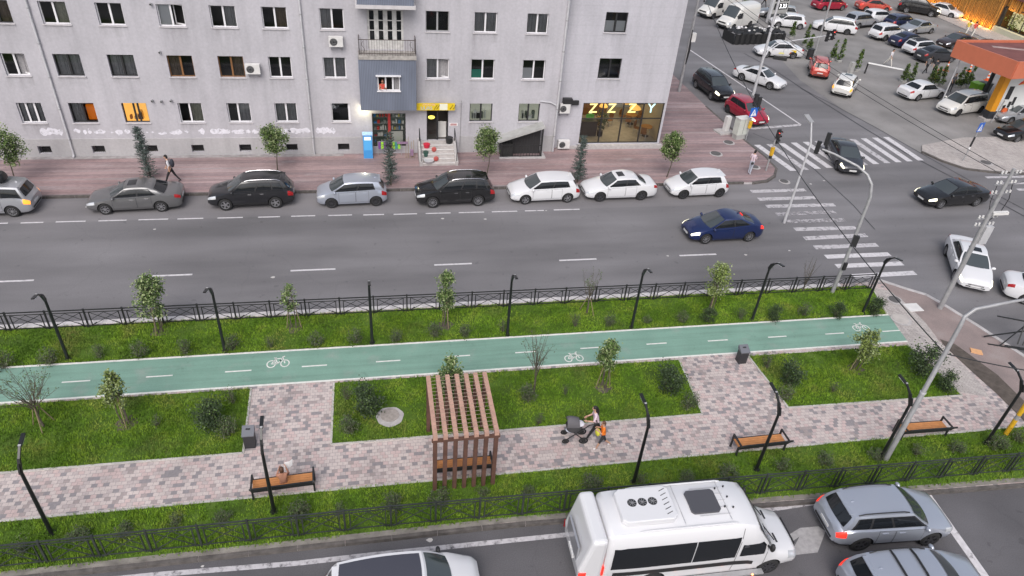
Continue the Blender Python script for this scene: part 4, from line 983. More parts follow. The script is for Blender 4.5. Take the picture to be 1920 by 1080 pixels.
def wheel(parent, x, y, r, style, rimm, wdt=.2):
    key = (round(r, 2), style)
    sg = 1 if y > 0 else -1
    if key not in WHEELS:
        t = MB(); prof = [(r * .66, -wdt / 2), (r * .9, -wdt / 2), (r, -wdt / 2 + .03), (r, wdt / 2 - .03), (r * .9, wdt / 2), (r * .66, wdt / 2)]; n = 28
        t.grid(lambda a, i: (prof[int(i)][0] * math.cos(a), prof[int(i)][1], prof[int(i)][0] * math.sin(a)), rng(0, 2 * math.pi, n), list(range(6)), 0)
        d = MB(); d.cyl((0, wdt / 2 - .07, 0), r * .66, .02, 24, 1, 'y')
        d.grid(lambda a, i: ((r * .68, r * .60, r * .60)[int(i)] * math.cos(a), (wdt / 2, wdt / 2 - .005, wdt / 2 - .06)[int(i)], (r * .68, r * .60, r * .60)[int(i)] * math.sin(a)), rng(0, 2 * math.pi, 24), [0, 1, 2], 0, True)
        ns = {'five': 5, 'ten': 10, 'seven': 7, 'cap': 8}[style]
        for i in range(ns):
            a = 2 * math.pi * i / ns; ww = r * {'five': .20, 'ten': .075, 'seven': .12, 'cap': .2}[style]
            c, s_ = math.cos(a), math.sin(a)
            d.bar((c * r * .08, wdt / 2 - .03, s_ * r * .08), (c * r * .62, wdt / 2 - .018, s_ * r * .62), ww, .025, 0, (0, 1, 0))
        d.cyl((0, wdt / 2 - .02, 0), r * .15, .03, 12, 0, 'y')
        WHEELS[key] = (t.mesh('tyre', M['rubber'], 40), d)
    tm, d = WHEELS[key]; k2 = (key, rimm)
    if k2 not in WHEELS: WHEELS[k2] = d.mesh('rim', [M[rimm], M['trim']], 30)
    e = bpy.data.objects.new('wheel', tm); col.objects.link(e); e.parent = parent; e.location = (x, y, r); e.rotation_euler = (0, 0, 0 if sg > 0 else math.pi)
    inst('rim', WHEELS[k2], e)
    return e
def cut_arches(o, xs, W, r):
    """wheel arches cut out of the body"""
    k = MB()
    for x in xs:
        for sg in (1, -1):
            k.cyl((x, sg * (W / 2 - .05), r * 1.02), r + .055, .52, 26, 0, 'y')
    c = k.build('cutter', M['trim'], o)
    for q in (o, c):
        bb = bmesh.new(); bb.from_mesh(q.data); bmesh.ops.recalc_face_normals(bb, faces=bb.faces[:]); bb.to_mesh(q.data); bb.free()
    md = o.modifiers.new('b', 'BOOLEAN'); md.object = c; md.operation = 'DIFFERENCE'; md.solver = 'EXACT'
    try: md.material_mode = 'TRANSFER'
    except Exception: pass
    dg = bpy.context.evaluated_depsgraph_get(); me = bpy.data.meshes.new_from_object(o.evaluated_get(dg))
    o.modifiers.clear()
    if len(me.polygons) > 50:
        me.name = 'body'; me.polygons.foreach_set('use_smooth', [True] * len(me.polygons)); me.set_sharp_from_angle(angle=R(32)); o.data = me
    bpy.data.objects.remove(c)
KINDS = {
 # L, W, H, wheelbase, front overhang, wheel r, hood front z, cowl(s,z), roof(s0,s1), rear base(s,z), tail z, options
 'sedan': dict(L=4.72, W=1.82, H=1.46, wb=2.76, fo=.90, r=.325, hf=.70, c0=1.22, cz=.96, r0=2.02, r1=3.30, c1=4.02, rz=1.03, tz=.99, win=((.06, .46), (.50, .82)), wt=.70),
 'coupe': dict(L=4.68, W=1.85, H=1.39, wb=2.78, fo=.88, r=.34, hf=.68, c0=1.25, cz=.92, r0=2.05, r1=3.15, c1=4.05, rz=1.00, tz=.97, win=((.06, .56), (.59, .82)), wt=.68),
 'hatch': dict(L=4.10, W=1.76, H=1.48, wb=2.58, fo=.82, r=.315, hf=.72, c0=1.00, cz=.98, r0=1.78, r1=3.62, c1=4.00, rz=1.04, tz=.86, win=((.05, .44), (.47, .80)), wt=.72),
 'lift': dict(L=4.48, W=1.76, H=1.49, wb=2.70, fo=.90, r=.325, hf=.70, c0=1.02, cz=.96, r0=2.00, r1=3.05, c1=4.28, rz=1.12, tz=.98, win=((.06, .46), (.49, .78)), wt=.68),
 'suv': dict(L=4.58, W=1.85, H=1.68, wb=2.67, fo=.90, r=.36, hf=.84, c0=1.12, cz=1.10, r0=1.92, r1=4.05, c1=4.46, rz=1.14, tz=.98, win=((.05, .40), (.43, .69), (.72, .90)), wt=.70, clad=1, rails=1, zb=.25),
 'wagon': dict(L=4.60, W=1.80, H=1.52, wb=2.72, fo=.92, r=.325, hf=.72, c0=1.14, cz=.98, r0=1.95, r1=4.0, c1=4.50, rz=1.04, tz=.92, win=((.05, .38), (.41, .68), (.71, .92)), wt=.70),
 'mpv': dict(L=4.70, W=1.84, H=1.70, wb=2.85, fo=.92, r=.33, hf=.80, c0=.92, cz=1.06, r0=1.72, r1=4.25, c1=4.60, rz=1.10, tz=.95, win=((.06, .36), (.39, .66), (.69, .93)), wt=.72),
}
def car(label, kind, paint, near=None, pos=None, head=None, cat='car', group=None, name='car', rimm='alloy', style='five', lights=(), lw=None, glassm_='car_glass', front_glass=None, opts=(), **kw):
    """near: two photo pixels where the wheels of the side facing us touch the road (front wheel, rear wheel)"""
    S = dict(KINDS[kind]); S.update(kw)
    sc_ = S['L'] / KINDS[kind]['L']
    for k_ in ('c0', 'r0', 'r1', 'c1', 'wb', 'fo'):
        if k_ not in kw: S[k_] *= sc_
    hs_ = S['H'] / KINDS[kind]['H']
    for k_ in ('cz', 'rz', 'tz', 'hf'):
        if k_ not in kw: S[k_] *= hs_
    L, W, H, r = S['L'], S['W'], S['H'], S['r']
    xf = L / 2 - S['fo']; xr = xf - S['wb']
    if near:
        a, b_ = G(*near[0]), G(*near[1]); d = (a - b_); hd = math.atan2(d.y, d.x) if head is None else R(head)
        f = Vector((math.cos(hd), math.sin(hd), 0)); lft = Vector((-f.y, f.x, 0)); mid = (a + b_) / 2
        side = 1 if lft.y < 0 or (abs(lft.y) < .35 and lft.dot(-mid) > 0) else -1   # the side that faces us
        if 'left' in opts: side = 1
        if 'right' in opts: side = -1
        c = mid - lft * side * (W / 2 - .09) - f * ((xf + xr) / 2); hd_ = hd
    else:
        c = Vector((pos[0], pos[1], 0)); hd_ = R(head)
    t = thing(name, label, cat, (c.x, c.y, .006), hd_, group)
    clad = S.get('clad', 0)
    top = [(0, S['hf'] - .02), (.18, S['hf'] + .07), (S['c0'] * .6, lerp(S['hf'] + .07, S['cz'], .65)), (S['c0'] + .05, S['cz'] + .02), (S['c0'] + .5, S['cz'] + .03), (S['c1'] - .4, S['rz']), (S['c1'], S['rz']), (L - .06, S['tz'] + .03), (L, S['tz'] - .04)]
    sh = [(0, S['hf'] - .08), (.4, S['hf'] - .01), (S['c0'], S['cz'] - .06), (S['c0'] + 1.0, S['cz'] - .045), (S['c1'] - .5, S['rz'] - .05), (L - .3, S['tz'] - .03), (L, S['tz'] - .10)]
    B = Body(L, W, top, sh, zb=S.get('zb', .19))
    h = House(B, S['c0'], S['r0'], S['r1'], S['c1'], H, wt=S['wt'])
    mb = B.shell(clad); bo = mb.build('body', [paint, M['trim']], t); cut_arches(bo, (xf, xr), W, r)
    g = MB(); h.shell(g, 0)
    u0, u1 = S['win'][0][0], S['win'][-1][1]
    for sg in (1, -1): patch_grid(lambda u, v: h.side(u, v, sg), rng(u0 - .03, u1 + .025, 14), rng(.10, .86, 4), .004, g, 1)
    rm = 1 if 'black_roof' in opts else 0
    if rm or 'pano' in opts: patch_grid(h.roof, rng(.03, .97, 10), rng(-.86, .86, 8), .005, g, 1 if rm else 2)
    if 'sunroof' in opts: patch_grid(h.roof, rng(.10, .42, 4), rng(-.5, .5, 4), .006, g, 2)
    g.build('cabin', [paint, M['trim'], M['pano'] if 'sunroof' not in opts else M['car_glass']], t, 40)
    fg = M[front_glass or 'car_glass_pale']; gm = M[glassm_]
    k = MB(); patch_grid(h.front, rng(-.90, .90, 8), rng(.10, .93, 5), .008, k); k.build('windscreen', fg, t, 60)
    k = MB(); patch_grid(h.rear, rng(-.84, .84, 8), rng(.20 if kind in ('sedan', 'coupe', 'lift') else .30, .86, 4), .008, k); k.build('rear_window', gm, t, 60)
    for sg in (1, -1):
        for (a, b_) in S['win']:
            k = MB(); patch_grid(lambda u, v: h.side(u, v, sg), rng(a, b_, 6), rng(.15, .82, 4), .009, k); k.build('side_window', gm, t, 60)
    # doors with shut lines and handles
    for sg in (1, -1):
        sr = L / 2 - xr; sf_ = L / 2 - xf
        edges = [(sf_ + r + .14, None), (None, sr - r * .55)]
        smid = lerp(lerp(S['c0'], S['c1'], S['win'][0][1]), lerp(S['r0'], S['r1'], S['win'][0][1]), .1)
        doors = [(sf_ + r + .12, smid - .02), (smid + .02, sr - .05 if kind != 'coupe' else smid + .03)]
        for i, (a, b_) in enumerate(doors):
            if b_ - a < .3: continue
            if i == 1: a2, b2 = a, min(b_, sr - r - .09)
            else: a2, b2 = a, b_
            k = MB()
            patch_grid(lambda s, v: B.P(s, v, sg), rng(a2 - .012, b2 + .012, 6), rng(3.0, 5.97, 6), .003, k, 1); patch_grid(lambda s, v: B.P(s, v, sg), rng(a2, b2, 6), rng(3.05, 5.92, 6), .006, k, 0)
            do = k.build('door', [paint, M['trim']], t, 40)
            p = B.P(b2 - .22, 5.35, sg); MB().box(p.x, p.y + sg * .015, p.z, .2, .03, .035).build('handle', M['chrome'] if 'chrome' in opts else paint, do)
        p = h.side(.06, .06, sg); k = MB(); k.sphere((p.x + .02, p.y + sg * .15, p.z + .06), (.075, .12, .085), 10, 6); k.bar((p.x, p.y, p.z + .02), (p.x + .02, p.y + sg * .1, p.z + .03), .05, .03); k.build('mirror', M['trim'] if 'black_mirror' in opts else paint, t, 60)
        # lamps
        k = MB(); patch_grid(lambda s, v: B.P(s, v, sg), rng(.02, .46, 6), rng(5.1, 6.6, 5), .008, k); k.build('headlight', M['lamp_white_on' if 'head' in lights else 'lamp_clear'], t, 60)
        tall = kind in ('suv', 'mpv', 'hatch', 'wagon'); k = MB()
        patch_grid(lambda s, v: B.P(s, v, sg), rng(L - .30, L - .012, 5), rng(4.9 if tall else 5.2, 6.7, 5), .008, k)
        k.build('taillight', M['lamp_red_on' if 'brake' in lights else 'lamp_amber_on' if 'amber' in lights else 'lamp_red'], t, 60)
        if 'fog' in lights: MB().cyl((L / 2 - .05, sg * W * .33, .38), .07, .05, 12, 0, 'x').build('fog_lamp', M['lamp_white_on'], t)
    if 'brake' in lights and kind != 'sedan': q = h.rear(0, .92); MB().box(q.x - .03, 0, q.z + .02, .04, .3, .03).build('brake_light', M['lamp_red_on'], t)
    # nose and tail details
    ze = B.sec(0); zlo, zhi = ze[2][1], ze[6][1]
    k = MB(); k.box(L / 2 + .004, 0, lerp(zlo, zhi, .78), .03, W * .42, (zhi - zlo) * .20); k.box(L / 2 + .004, 0, lerp(zlo, zhi, .20), .03, W * .52, (zhi - zlo) * .26); k.build('grille', M['trim'], t)
    if 'chrome' in opts: MB().box(L / 2 + .02, 0, lerp(zlo, zhi, .88), .02, W * .40, .025).build('grille_bar', M['chrome'], t)
    MB().box(L / 2 + .02, 0, lerp(zlo, zhi, .48), .02, .5, .105).build('front_plate', M['plate'], t)
    ze = B.sec(L); zlo, zhi = ze[2][1], ze[6][1]
    MB().box(-L / 2 - .008, 0, lerp(zlo, zhi, .62), .02, .5, .105).build('rear_plate', M['plate'], t)
    MB().box(-L / 2 - .002, 0, lerp(zlo, zhi, .12), .03, W * .6, (zhi - zlo) * .22).build('rear_bumper_trim', M['trim'], t)
    if kind in ('hatch', 'suv', 'mpv', 'wagon'):
        k = MB(); q0 = h.roof(1, .8); q1 = h.roof(1, -.8); k.bar((q0.x - .06, q0.y, q0.z - .01), (q1.x - .06, q1.y, q1.z - .01), .16, .03); k.build('spoiler', paint, t)
    if S.get('rails') and 'norails' not in opts:
        for sg in (1, -1):
            k = MB(); pts = [h.roof(u, .93 * sg) + Vector((0, 0, .045 if 0 < i < 8 else .0)) for i, u in enumerate(rng(.06, .94, 8))]; k.tube(pts, .022, 6); k.build('roof_rail', M['chrome' if 'chrome' in opts else 'trim'], t, 60)
    q = h.roof(.9, 0); MB().box(q.x, 0, q.z + .02, .14, .03, .05, 0, 0, .4).build('antenna', paint, t)
    for x in (xf, xr):
        for sg in (1, -1): wheel(t, x, sg * (W / 2 - .115), r, style, rimm)
    t['L'] = L
    return t, B, h
pt = {n: carpaint('paint_' + n, *c) for n, c in {
 'white': ((.645, .645, .665),), 'white_warm': ((.63, .62, .595),), 'silver': ((.42, .43, .46), .55, .32), 'silver_blue': ((.42, .45, .52), .5, .3), 'silver_dull': ((.36, .365, .37), .5, .35), 'grey': ((.16, .16, .165), .5, .32), 'charcoal': ((.016, .0165, .020), .25, .28),
 'black': ((.010, .010, .011), .0, .2), 'blue': ((.010, .022, .092), .3, .28), 'navy': ((.022, .028, .075), .3, .3), 'red': ((.30, .018, .03), .2, .3), 'orange_red': ((.48, .07, .05), .1, .3), 'dark_grey': ((.045, .047, .055), .4, .3), 'brown': ((.055, .04, .042), .3, .3), 'crimson': ((.33, .012, .035), .1, .3)}.items()}
PK = 'cars parked along the far kerb'
car('silver people carrier with black roof box first in the kerb row', 'mpv', pt['silver'], pos=(-20.3, 37.55), head=180, group=PK, name='people_carrier', lights=('amber',), style='ten')
cb = bpy.data.objects['people_carrier']
rb = thing('roof_box', 'black roof box carried on the silver people carrier', 'roof box', (-20.0, 37.55, 1.80), math.pi)
k = MB(); k.grid(lambda a, b_: (1.0 * math.copysign(abs(math.cos(a)) ** .35, math.cos(a)) * (1 - .12 * b_ ** 3), .40 * math.copysign(abs(math.sin(a)) ** .5, math.sin(a)) * (1 - .2 * b_ ** 3), .36 * b_), rng(0, 2 * math.pi, 32), rng(0, 1, 5)); k.add([(1.0 * .88 * math.copysign(abs(math.cos(a)) ** .35, math.cos(a)), .32 * math.copysign(abs(math.sin(a)) ** .5, math.sin(a)), .36) for a in rng(0, 2 * math.pi, 32)[:-1]], [tuple(range(32))])
k.build('lid', M['black_paint'], rb, 50); k = MB()
for x in (-.5, .5): k.box(x, 0, -.04, .05, 1.1, .05)
k.build('crossbars', M['trim'], rb)
car('grey saloon with dark sunroof parked second in the kerb row', 'sedan', pt['grey'], ((201, 402), (304, 396.5)), group=PK, L=4.77, style='seven', opts=('sunroof', 'chrome'))
car('charcoal off-road car with chrome roof rails parked in the kerb row', 'suv', pt['charcoal'], ((425, 394.5), (518, 390)), group=PK, style='five', opts=('chrome',))
car('small silver one-box car parked between two black off-road cars', 'hatch', pt['silver_blue'], ((622, 390), (706, 386)), group=PK, L=3.92, W=1.70, H=1.53, wb=2.50, fo=.78, c0=.78, r0=1.62, rimm='alloy_dark', style='ten', hf=.80)
car('black off-road car with silver roof rails parked by the bluish conifer', 'suv', pt['black'], ((811, 389.5), (896, 386)), group=PK, L=4.62, style='ten', opts=('chrome',))
car('white hatchback with no sunroof parked by the second conifer', 'hatch', pt['white'], ((985, 383), (1062, 379.5)), group=PK, L=4.28, W=1.79, H=1.47, wb=2.63, style='five')
car('white saloon with dark sunroof and teal windscreen shade in the kerb row', 'sedan', pt['white'], ((1122, 378), (1202, 375)), group=PK, L=4.60, W=1.78, rimm='alloy_dark', style='five', opts=('sunroof',), front_glass=None)
t0 = [o for o in bpy.data.objects if o.get('label', '').startswith('white saloon with dark sunroof')][0]
car('small white hatchback parked last in the kerb row nearest the crossing', 'hatch', pt['white'], ((1277, 373), (1349, 369.5)), group=PK, L=3.90, W=1.70, H=1.47, wb=2.49, style='ten', rimm='alloy_dark')
car('dark blue hatchback driving left along the street', 'lift', pt['blue'], ((1320, 457), (1402, 452.5)), name='car', style='seven', lights=('head', 'brake'))
car('black saloon turning across the junction with its lamps lit', 'sedan', pt['black'], ((1757, 391.5), (1829, 386.5)), L=4.81, style='seven', lights=('head', 'fog'), opts=('chrome',))
car('white saloon with sunroof and lit lamps facing the camera at the junction', 'sedan', pt['white'], ((1786, 526), (1771, 479)), L=4.80, W=1.82, lights=('head',), opts=('sunroof', 'right'), style='seven')
car('white saloon leaving the picture at the right edge of the junction', 'sedan', pt['white'], pos=(35.0, 24.6), head=-32, L=4.75, style='ten')
car('dark grey liftback with lit lamps driving over the zebra crossing', 'lift', pt['dark_grey'], ((1567, 318.5), (1547.5, 288)), lights=('head', 'fog'), opts=('right',), style='seven', rimm='alloy_dark')
car('black off-road car with roof bars waiting behind the red hatchback', 'suv', pt['black'], ((1331, 187), (1304.5, 166)), L=4.75, W=1.9, H=1.72, lights=('head',), opts=('right',), style='seven', hf=.92, cz=1.14, rz=1.2)
car('small red hatchback waiting at the stop line', 'hatch', pt['crimson'], ((1397, 233), (1364, 212)), L=3.95, H=1.52, lights=('head',), opts=('right',), style='cap', rimm='alloy_dark')
car('white coupe driving in the middle lane of the side street', 'coupe', pt['white'], ((1442.5, 168.5), (1388, 151)), style='seven', opts=('right', 'sunroof'))
car('white taxi saloon with yellow and black decals on its doors', 'sedan', pt['white'], ((1435, 108), (1486, 110.5)), cat='taxi', name='taxi', opts=(), style='ten')
tx = bpy.data.objects['taxi']
dm = [M['dark'], mat('decal_yellow', (.7, .48, .02), .5), mat('decal_pale_yellow', (.7, .65, .25), .5), mat('decal_orange', (.65, .15, .02), .5)]
for q, m_ in ((((-1.35, .42), (-.75, .42), (-.95, .66), (-1.1, .70)), 0), (((-1.45, .62), (-.9, .86), (-1.5, .88)), 1), (((-.3, .45), (.35, .45), (.2, .62), (-.2, .6)), 2), (((-.9, .7), (-1.05, .55), (-.8, .52)), 3)):
    MB().add([(x, .918, z) for x, z in q], [tuple(range(len(q)))[::-1]]).build('door_decal', dm[m_], tx)
car('small orange red off-road car with roof lamps standing on the forecourt edge', 'suv', pt['orange_red'], pos=G(1532, 138)[:2], head=62, L=4.0, W=1.78, H=1.62, wb=2.5, style='cap', lights=(), opts=('black_roof',) if False else ())
car('small white off-road car with dark sunroof and lit amber lamps', 'suv', pt['white_warm'], pos=G(1581, 172)[:2], head=48, L=4.2, W=1.80, H=1.62, lights=('amber',), opts=('sunroof', 'norails'))
car('white saloon pulling out past the row of cypress tubs', 'sedan', pt['white'], ((1764, 185.5), (1714, 190)), L=4.65, head=12)
car('white people carrier beside the fuel pump with roof rails', 'mpv', pt['white_warm'], ((1786, 220), (1842, 211)), head=-165, L=4.75, H=1.72, rails=1, opts=('chrome',), rimm='alloy_dark', lights=())
car('black saloon parked in front of the fuel pump at the picture edge', 'sedan', pt['black'], pos=(51.7, 45.6), head=187, L=4.9, style='ten', opts=('chrome',))
car('silver saloon half hidden behind the black one at the fuel pump', 'sedan', pt['silver'], pos=(54.2, 49.3), head=187, L=4.7)
CP = 'cars in the crowded parking area'
car('small white hatchback parked behind the black covered stall', 'hatch', pt['white'], pos=G(1474, 50)[:2], head=165, L=3.9, group=CP)
car('white estate car with dark wheels passing the parked rows', 'wagon', pt['white'], pos=(52.2, 75.0), head=152, L=4.75, W=1.82, H=1.62, rimm='alloy_dark', group=CP)
car('red people carrier driving away at the top of the parking area', 'mpv', pt['crimson'], pos=(57.4, 84.9), head=8, L=4.6, group=CP)
car('orange red saloon with lit tail lamps at the top of the parked rows', 'lift', pt['orange_red'], pos=(63.6, 84.8), head=-5, L=4.5, lights=('brake',), group=CP)
car('large black off-road car with lit lamps facing the golden slats', 'suv', pt['black'], pos=(69.6, 84.0), head=-35, L=5.0, W=1.95, H=1.85, lights=('head', 'fog'), group=CP)
car('white saloon facing right against the golden slatted wall', 'sedan', pt['white'], pos=(73.0, 83.6), head=-62, L=4.6, group=CP)
car('silver off-road car parked at the left end of the rows', 'suv', pt['silver'], pos=(56.9, 77.2), head=18, L=4.6, opts=('norails',), group=CP)
car('white hatchback with greenish roof edge between the silver and navy cars', 'hatch', pt['white'], pos=(60.9, 79.6), head=10, L=4.3, group=CP)
car('navy estate car parked behind the silver saloon', 'wagon', pt['navy'], pos=(62.6, 77.6), head=15, L=4.5, group=CP)
car('silver saloon standing across the middle of the parked rows', 'sedan', pt['silver'], ((1707, 66.5), (1748, 63)), head=194, L=4.75, group=CP)
car('white off-road car with black skirts between silver and navy cars', 'suv', pt['white'], pos=(57.4, 72.6), head=15, L=4.5, opts=('norails',), group=CP)
car('navy hatchback parked beside the white off-road car', 'lift', pt['navy'], pos=(58.2, 70.0), head=12, L=4.5, group=CP)
car('white crossover with black roof in the front parked row', 'suv', pt['white'], pos=(58.0, 67.3), head=12, L=4.36, H=1.58, opts=('black_roof', 'norails'), group=CP)
car('dark grey liftback at the near end of the parked row', 'lift', pt['dark_grey'], pos=(57.9, 64.9), head=8, L=4.55, H=1.55, group=CP)
car('brownish saloon parked in the second row behind the black one', 'sedan', pt['brown'], pos=(64.4, 70.0), head=190, L=4.7, group=CP)
car('black off-road car parked under the edge of the orange canopy', 'suv', pt['black'], pos=(64.6, 66.3), head=190, L=4.8, H=1.75, group=CP)
car('grey pickup-like car half hidden behind the price sign', 'wagon', pt['silver_dull'], pos=(47.8, 80.2), head=165, L=4.5, group=CP)
NR = 'traffic waiting on the near road'
car('white people carrier with a full glass roof cut by the bottom edge', 'mpv', pt['white'], pos=(.27, 12.2), head=1, L=4.65, W=1.85, H=1.66, opts=('pano', 'black_mirror'), group=NR, c0=.95, r0=1.75)
car('silver off-road car with grooved roof waiting at the stop line', 'suv', pt['silver_blue'], pos=(16.95, 12.78), head=-3, L=4.45, W=1.82, H=1.63, lights=('brake',), group=NR, style='five', rimm='alloy_dark')
tS, bS, hS = car('second silver off-road car with two dark roof stripes at the bottom edge', 'suv', pt['silver_blue'], pos=(16.4, 10.25), head=-4, L=4.6, W=1.85, H=1.70, lights=('brake',), group=NR, rimm='alloy_dark')
for u in (.30, .62):
    a, b_ = hS.roof(u, -.92), hS.roof(u, .92); k = MB(); k.tube([a + Vector((0, 0, .02)), hS.roof(u, -.5) + Vector((0, 0, .05)), hS.roof(u, .5) + Vector((0, 0, .05)), b_ + Vector((0, 0, .02))], .035, 6); k.build('roof_bar', M['trim'], tS, 50)
# ------------------------------------------------------------------ vans and the minibus (one-box bodies)
def van(name, label, paint, L, W, H, xf, xr, r, pos, head, group=None, windows=None, cat='van', cowl=(.95, 1.22), wtop=1.75, hf=.92, lights=(), belt=1.12):
    t = thing(name, label, cat, (pos[0], pos[1], .006), R(head), group)
    top = [(0, hf), (.2, hf + .08), (cowl[0], cowl[1]), (wtop, H - .18), (wtop + .6, H - .02), (L - .3, H), (L, H - .05)]
    sh = [(0, hf - .10), (.3, hf - .04), (cowl[0], cowl[1] - .07), (wtop, H - .42), (wtop + .6, H - .26), (L - .3, H - .24), (L, H - .28)]
    B = Body(L, W, top, sh, zb=.28, nose=.14, tail=.03, tum=.10, end=.14)
    bo = B.shell(0).build('body', [paint, M['trim']], t); cut_arches(bo, (L / 2 - xf, L / 2 - xr), W, r)
    k = MB()                                                        # windscreen wraps over the sloping front
    def ws(w_, s): 
        a = abs(w_); q = B.P(s, 9 - 2.75 * a, 1 if w_ >= 0 else -1); return q
    s0, s1 = cowl[0] + .04, wtop - .02
    i0 = len(k.f); k.grid(lambda w_, s: ws(w_, s) + Vector((.012, 0, .012)), rng(-1, 1, 14), rng(s0, s1, 6)); k.build('windscreen', M['car_glass_pale'], t, 60)
    zv = lambda s, z: next((v / 20 for v in range(40, 130) if B.P(s, v / 20).z >= z), 5.9)
    for sg in (1, -1):
        for (a, b_, z0, z1) in (windows or []):
            k = MB(); k.grid(lambda s, u: (lambda p: Vector((p.x, p.y + sg * .010, p.z)))(B.P(s, lerp(zv(s, z0), zv(s, z1), u), sg)), rng(a, b_, max(3, int((b_ - a) / .2))), rng(0, 1, 5), 0, sg > 0); k.build('side_window', M['car_glass'], t, 60)
        # cab door window
        a, b_ = cowl[0] + .42, wtop + .42
        k = MB(); k.grid(lambda s, u: (lambda p: Vector((p.x, p.y + sg * .010, p.z)))(B.P(s, lerp(zv(s, belt + .04), zv(s, min(belt + .62, sinterp(top, s) - .30)), u), sg)), rng(a, b_, 6), rng(0, 1, 4), 0, sg > 0); k.build('side_window', M['car_glass'], t, 60)
        k = MB()
        for s in (a - .12, b_ + .1): k.grid(lambda q, v: (lambda p: Vector((p.x, p.y + sg * .004, p.z)))(B.P(s + q, v, sg)), [0, .018], rng(2.2, 6.0, 10), 0, sg > 0)
        k.build('door_seam', M['trim'], t); p = B.P(b_ - .12, 4.6, sg); MB().box(p.x, p.y + sg * .015, p.z, .16, .03, .04).build('handle', M['chrome'], t)
        p = B.P(cowl[0] + .35, 5.6, sg); k = MB(); k.sphere((p.x + .05, p.y + sg * .17, p.z + .1), (.08, .10, .17), 10, 6); k.bar((p.x, p.y, p.z), (p.x + .05, p.y + sg * .15, p.z), .05); k.build('mirror', M['trim'], t, 60)
        k = MB(); patch_grid(lambda s, v: B.P(s, v, sg), rng(.03, .40, 5), rng(4.6, 6.5, 5), .008, k); k.build('headlight', M['lamp_white_on' if 'head' in lights else 'lamp_clear'], t, 60)
        p = B.P(L - .02, 4, sg); MB().box(-L / 2 - .01, sg * (W / 2 - .16), 1.05, .05, .16, .42).build('taillight', M['lamp_red_on' if 'brake' in lights else 'lamp_red'], t)
    k = MB(); k.box(L / 2 + .004, 0, .78, .03, W * .5, .14); k.box(L / 2 + .004, 0, .46, .03, W * .7, .2); k.build('grille', M['trim'], t)
    MB().box(L / 2 + .02, 0, .60, .02, .5, .11).build('front_plate', M['plate'], t); MB().box(-L / 2 - .008, .3, .95, .02, .5, .11).build('rear_plate', M['plate'], t)
    k = MB(); k.box(-L / 2 - .05, 0, .42, .14, W * .92, .2); k.build('rear_bumper', M['trim'], t)
    for x in (L / 2 - xf, L / 2 - xr):
        for sg in (1, -1): wheel(t, x, sg * (W / 2 - .125), r, 'cap', 'alloy_dark', .22)
    return t, B
van('cargo_van', 'white high roof cargo van parked by the black covered stall', pt['white_warm'], 5.4, 1.97, 2.55, .98, 3.98, .34, (40.6, 76.0), 208, 'white cargo vans')
van('cargo_van', 'white cargo van behind the other one, partly hidden by the apartment block', pt['white_warm'], 5.6, 1.97, 2.5, .98, 4.1, .34, (40.3, 80.4), 206, 'white cargo vans')
mbx = G(1270, 985, 1.6)
t, B = van('minibus', 'long white high roof minibus with dark side windows and roof air conditioner', pt['white'], 6.70, 2.02, 2.80, 1.0, 5.0, .36, (9.70, 12.62), -1, None,
    [(2.42, 3.85, 1.16, 2.16), (3.88, 6.5, 1.16, 2.16)], 'minibus', (1.0, 1.22), 1.85, .88, ('brake',), 1.16)
zt = 2.80
k = MB(); k.prism([(-2.75, -.62), (-1.3, -.62), (-1.15, -.5), (-1.15, .5), (-1.3, .62), (-2.75, .62), (-2.9, .5), (-2.9, -.5)], zt - .06, zt + .17)
ac = k.build('roof_air_conditioner', pt['white'], t)
k = MB()
for i in range(3): MB().cyl((-2.45 + i * .33, .06, zt + .171), .145, .012, 20).build('fan', M['dark'], ac, 40)
for i in range(6):
    for j in range(1): k.bar((-1.48 + .0 * j, -.45 + i * .17, zt + .172), (-1.28, -.36 + i * .17, zt + .172), .022, .008)
k.build('air_slots', M['dark'], ac)
k = MB()
for i in range(3):
    for a in rng(0, math.pi, 4)[:-1]: k.bar((-2.45 + i * .33 - .13 * math.cos(a), .06 - .13 * math.sin(a), zt + .18), (-2.45 + i * .33 + .13 * math.cos(a), .06 + .13 * math.sin(a), zt + .18), .012, .006)
k.build('fan_guard', M['steel'], ac)
k = MB(); k.prism([(-.55, -.42), (.25, -.42), (.33, -.34), (.33, .34), (.25, .42), (-.55, .42), (-.63, .34), (-.63, -.34)], zt - .04, zt + .035); k.build('roof_hatch', mat('smoked_hatch', (.075, .075, .085), .25), t)
k = MB()
for y in (-.80, .80): k.tube([(-2.4, y, zt - .12), (-2.2, y, zt - .085), (.6, y, zt - .085), (.75, y, zt - .12)], .03, 6)
k.build('roof_rail', pt['white'], t, 50)
k = MB()
for x in (-.95, .55): k.box(x, 0, zt - .012, .010, 1.45, .03)
for y in rng(-.5, .5, 4): k.box(.1, y, zt - .012, 1.0, .008, .028)
k.build('roof_seam', M['silver'] if 'silver' in M else mat('roof_seam_grey', (.45, .45, .47), .5), t)
k = MB()
for p in ((.45, .45), (.75, .5), (.72, .1), (.5, -.25), (.76, -.3)): k.cyl((p[0], p[1], zt + .0), .028, .05, 8)
k.build('antenna', M['trim'], t)
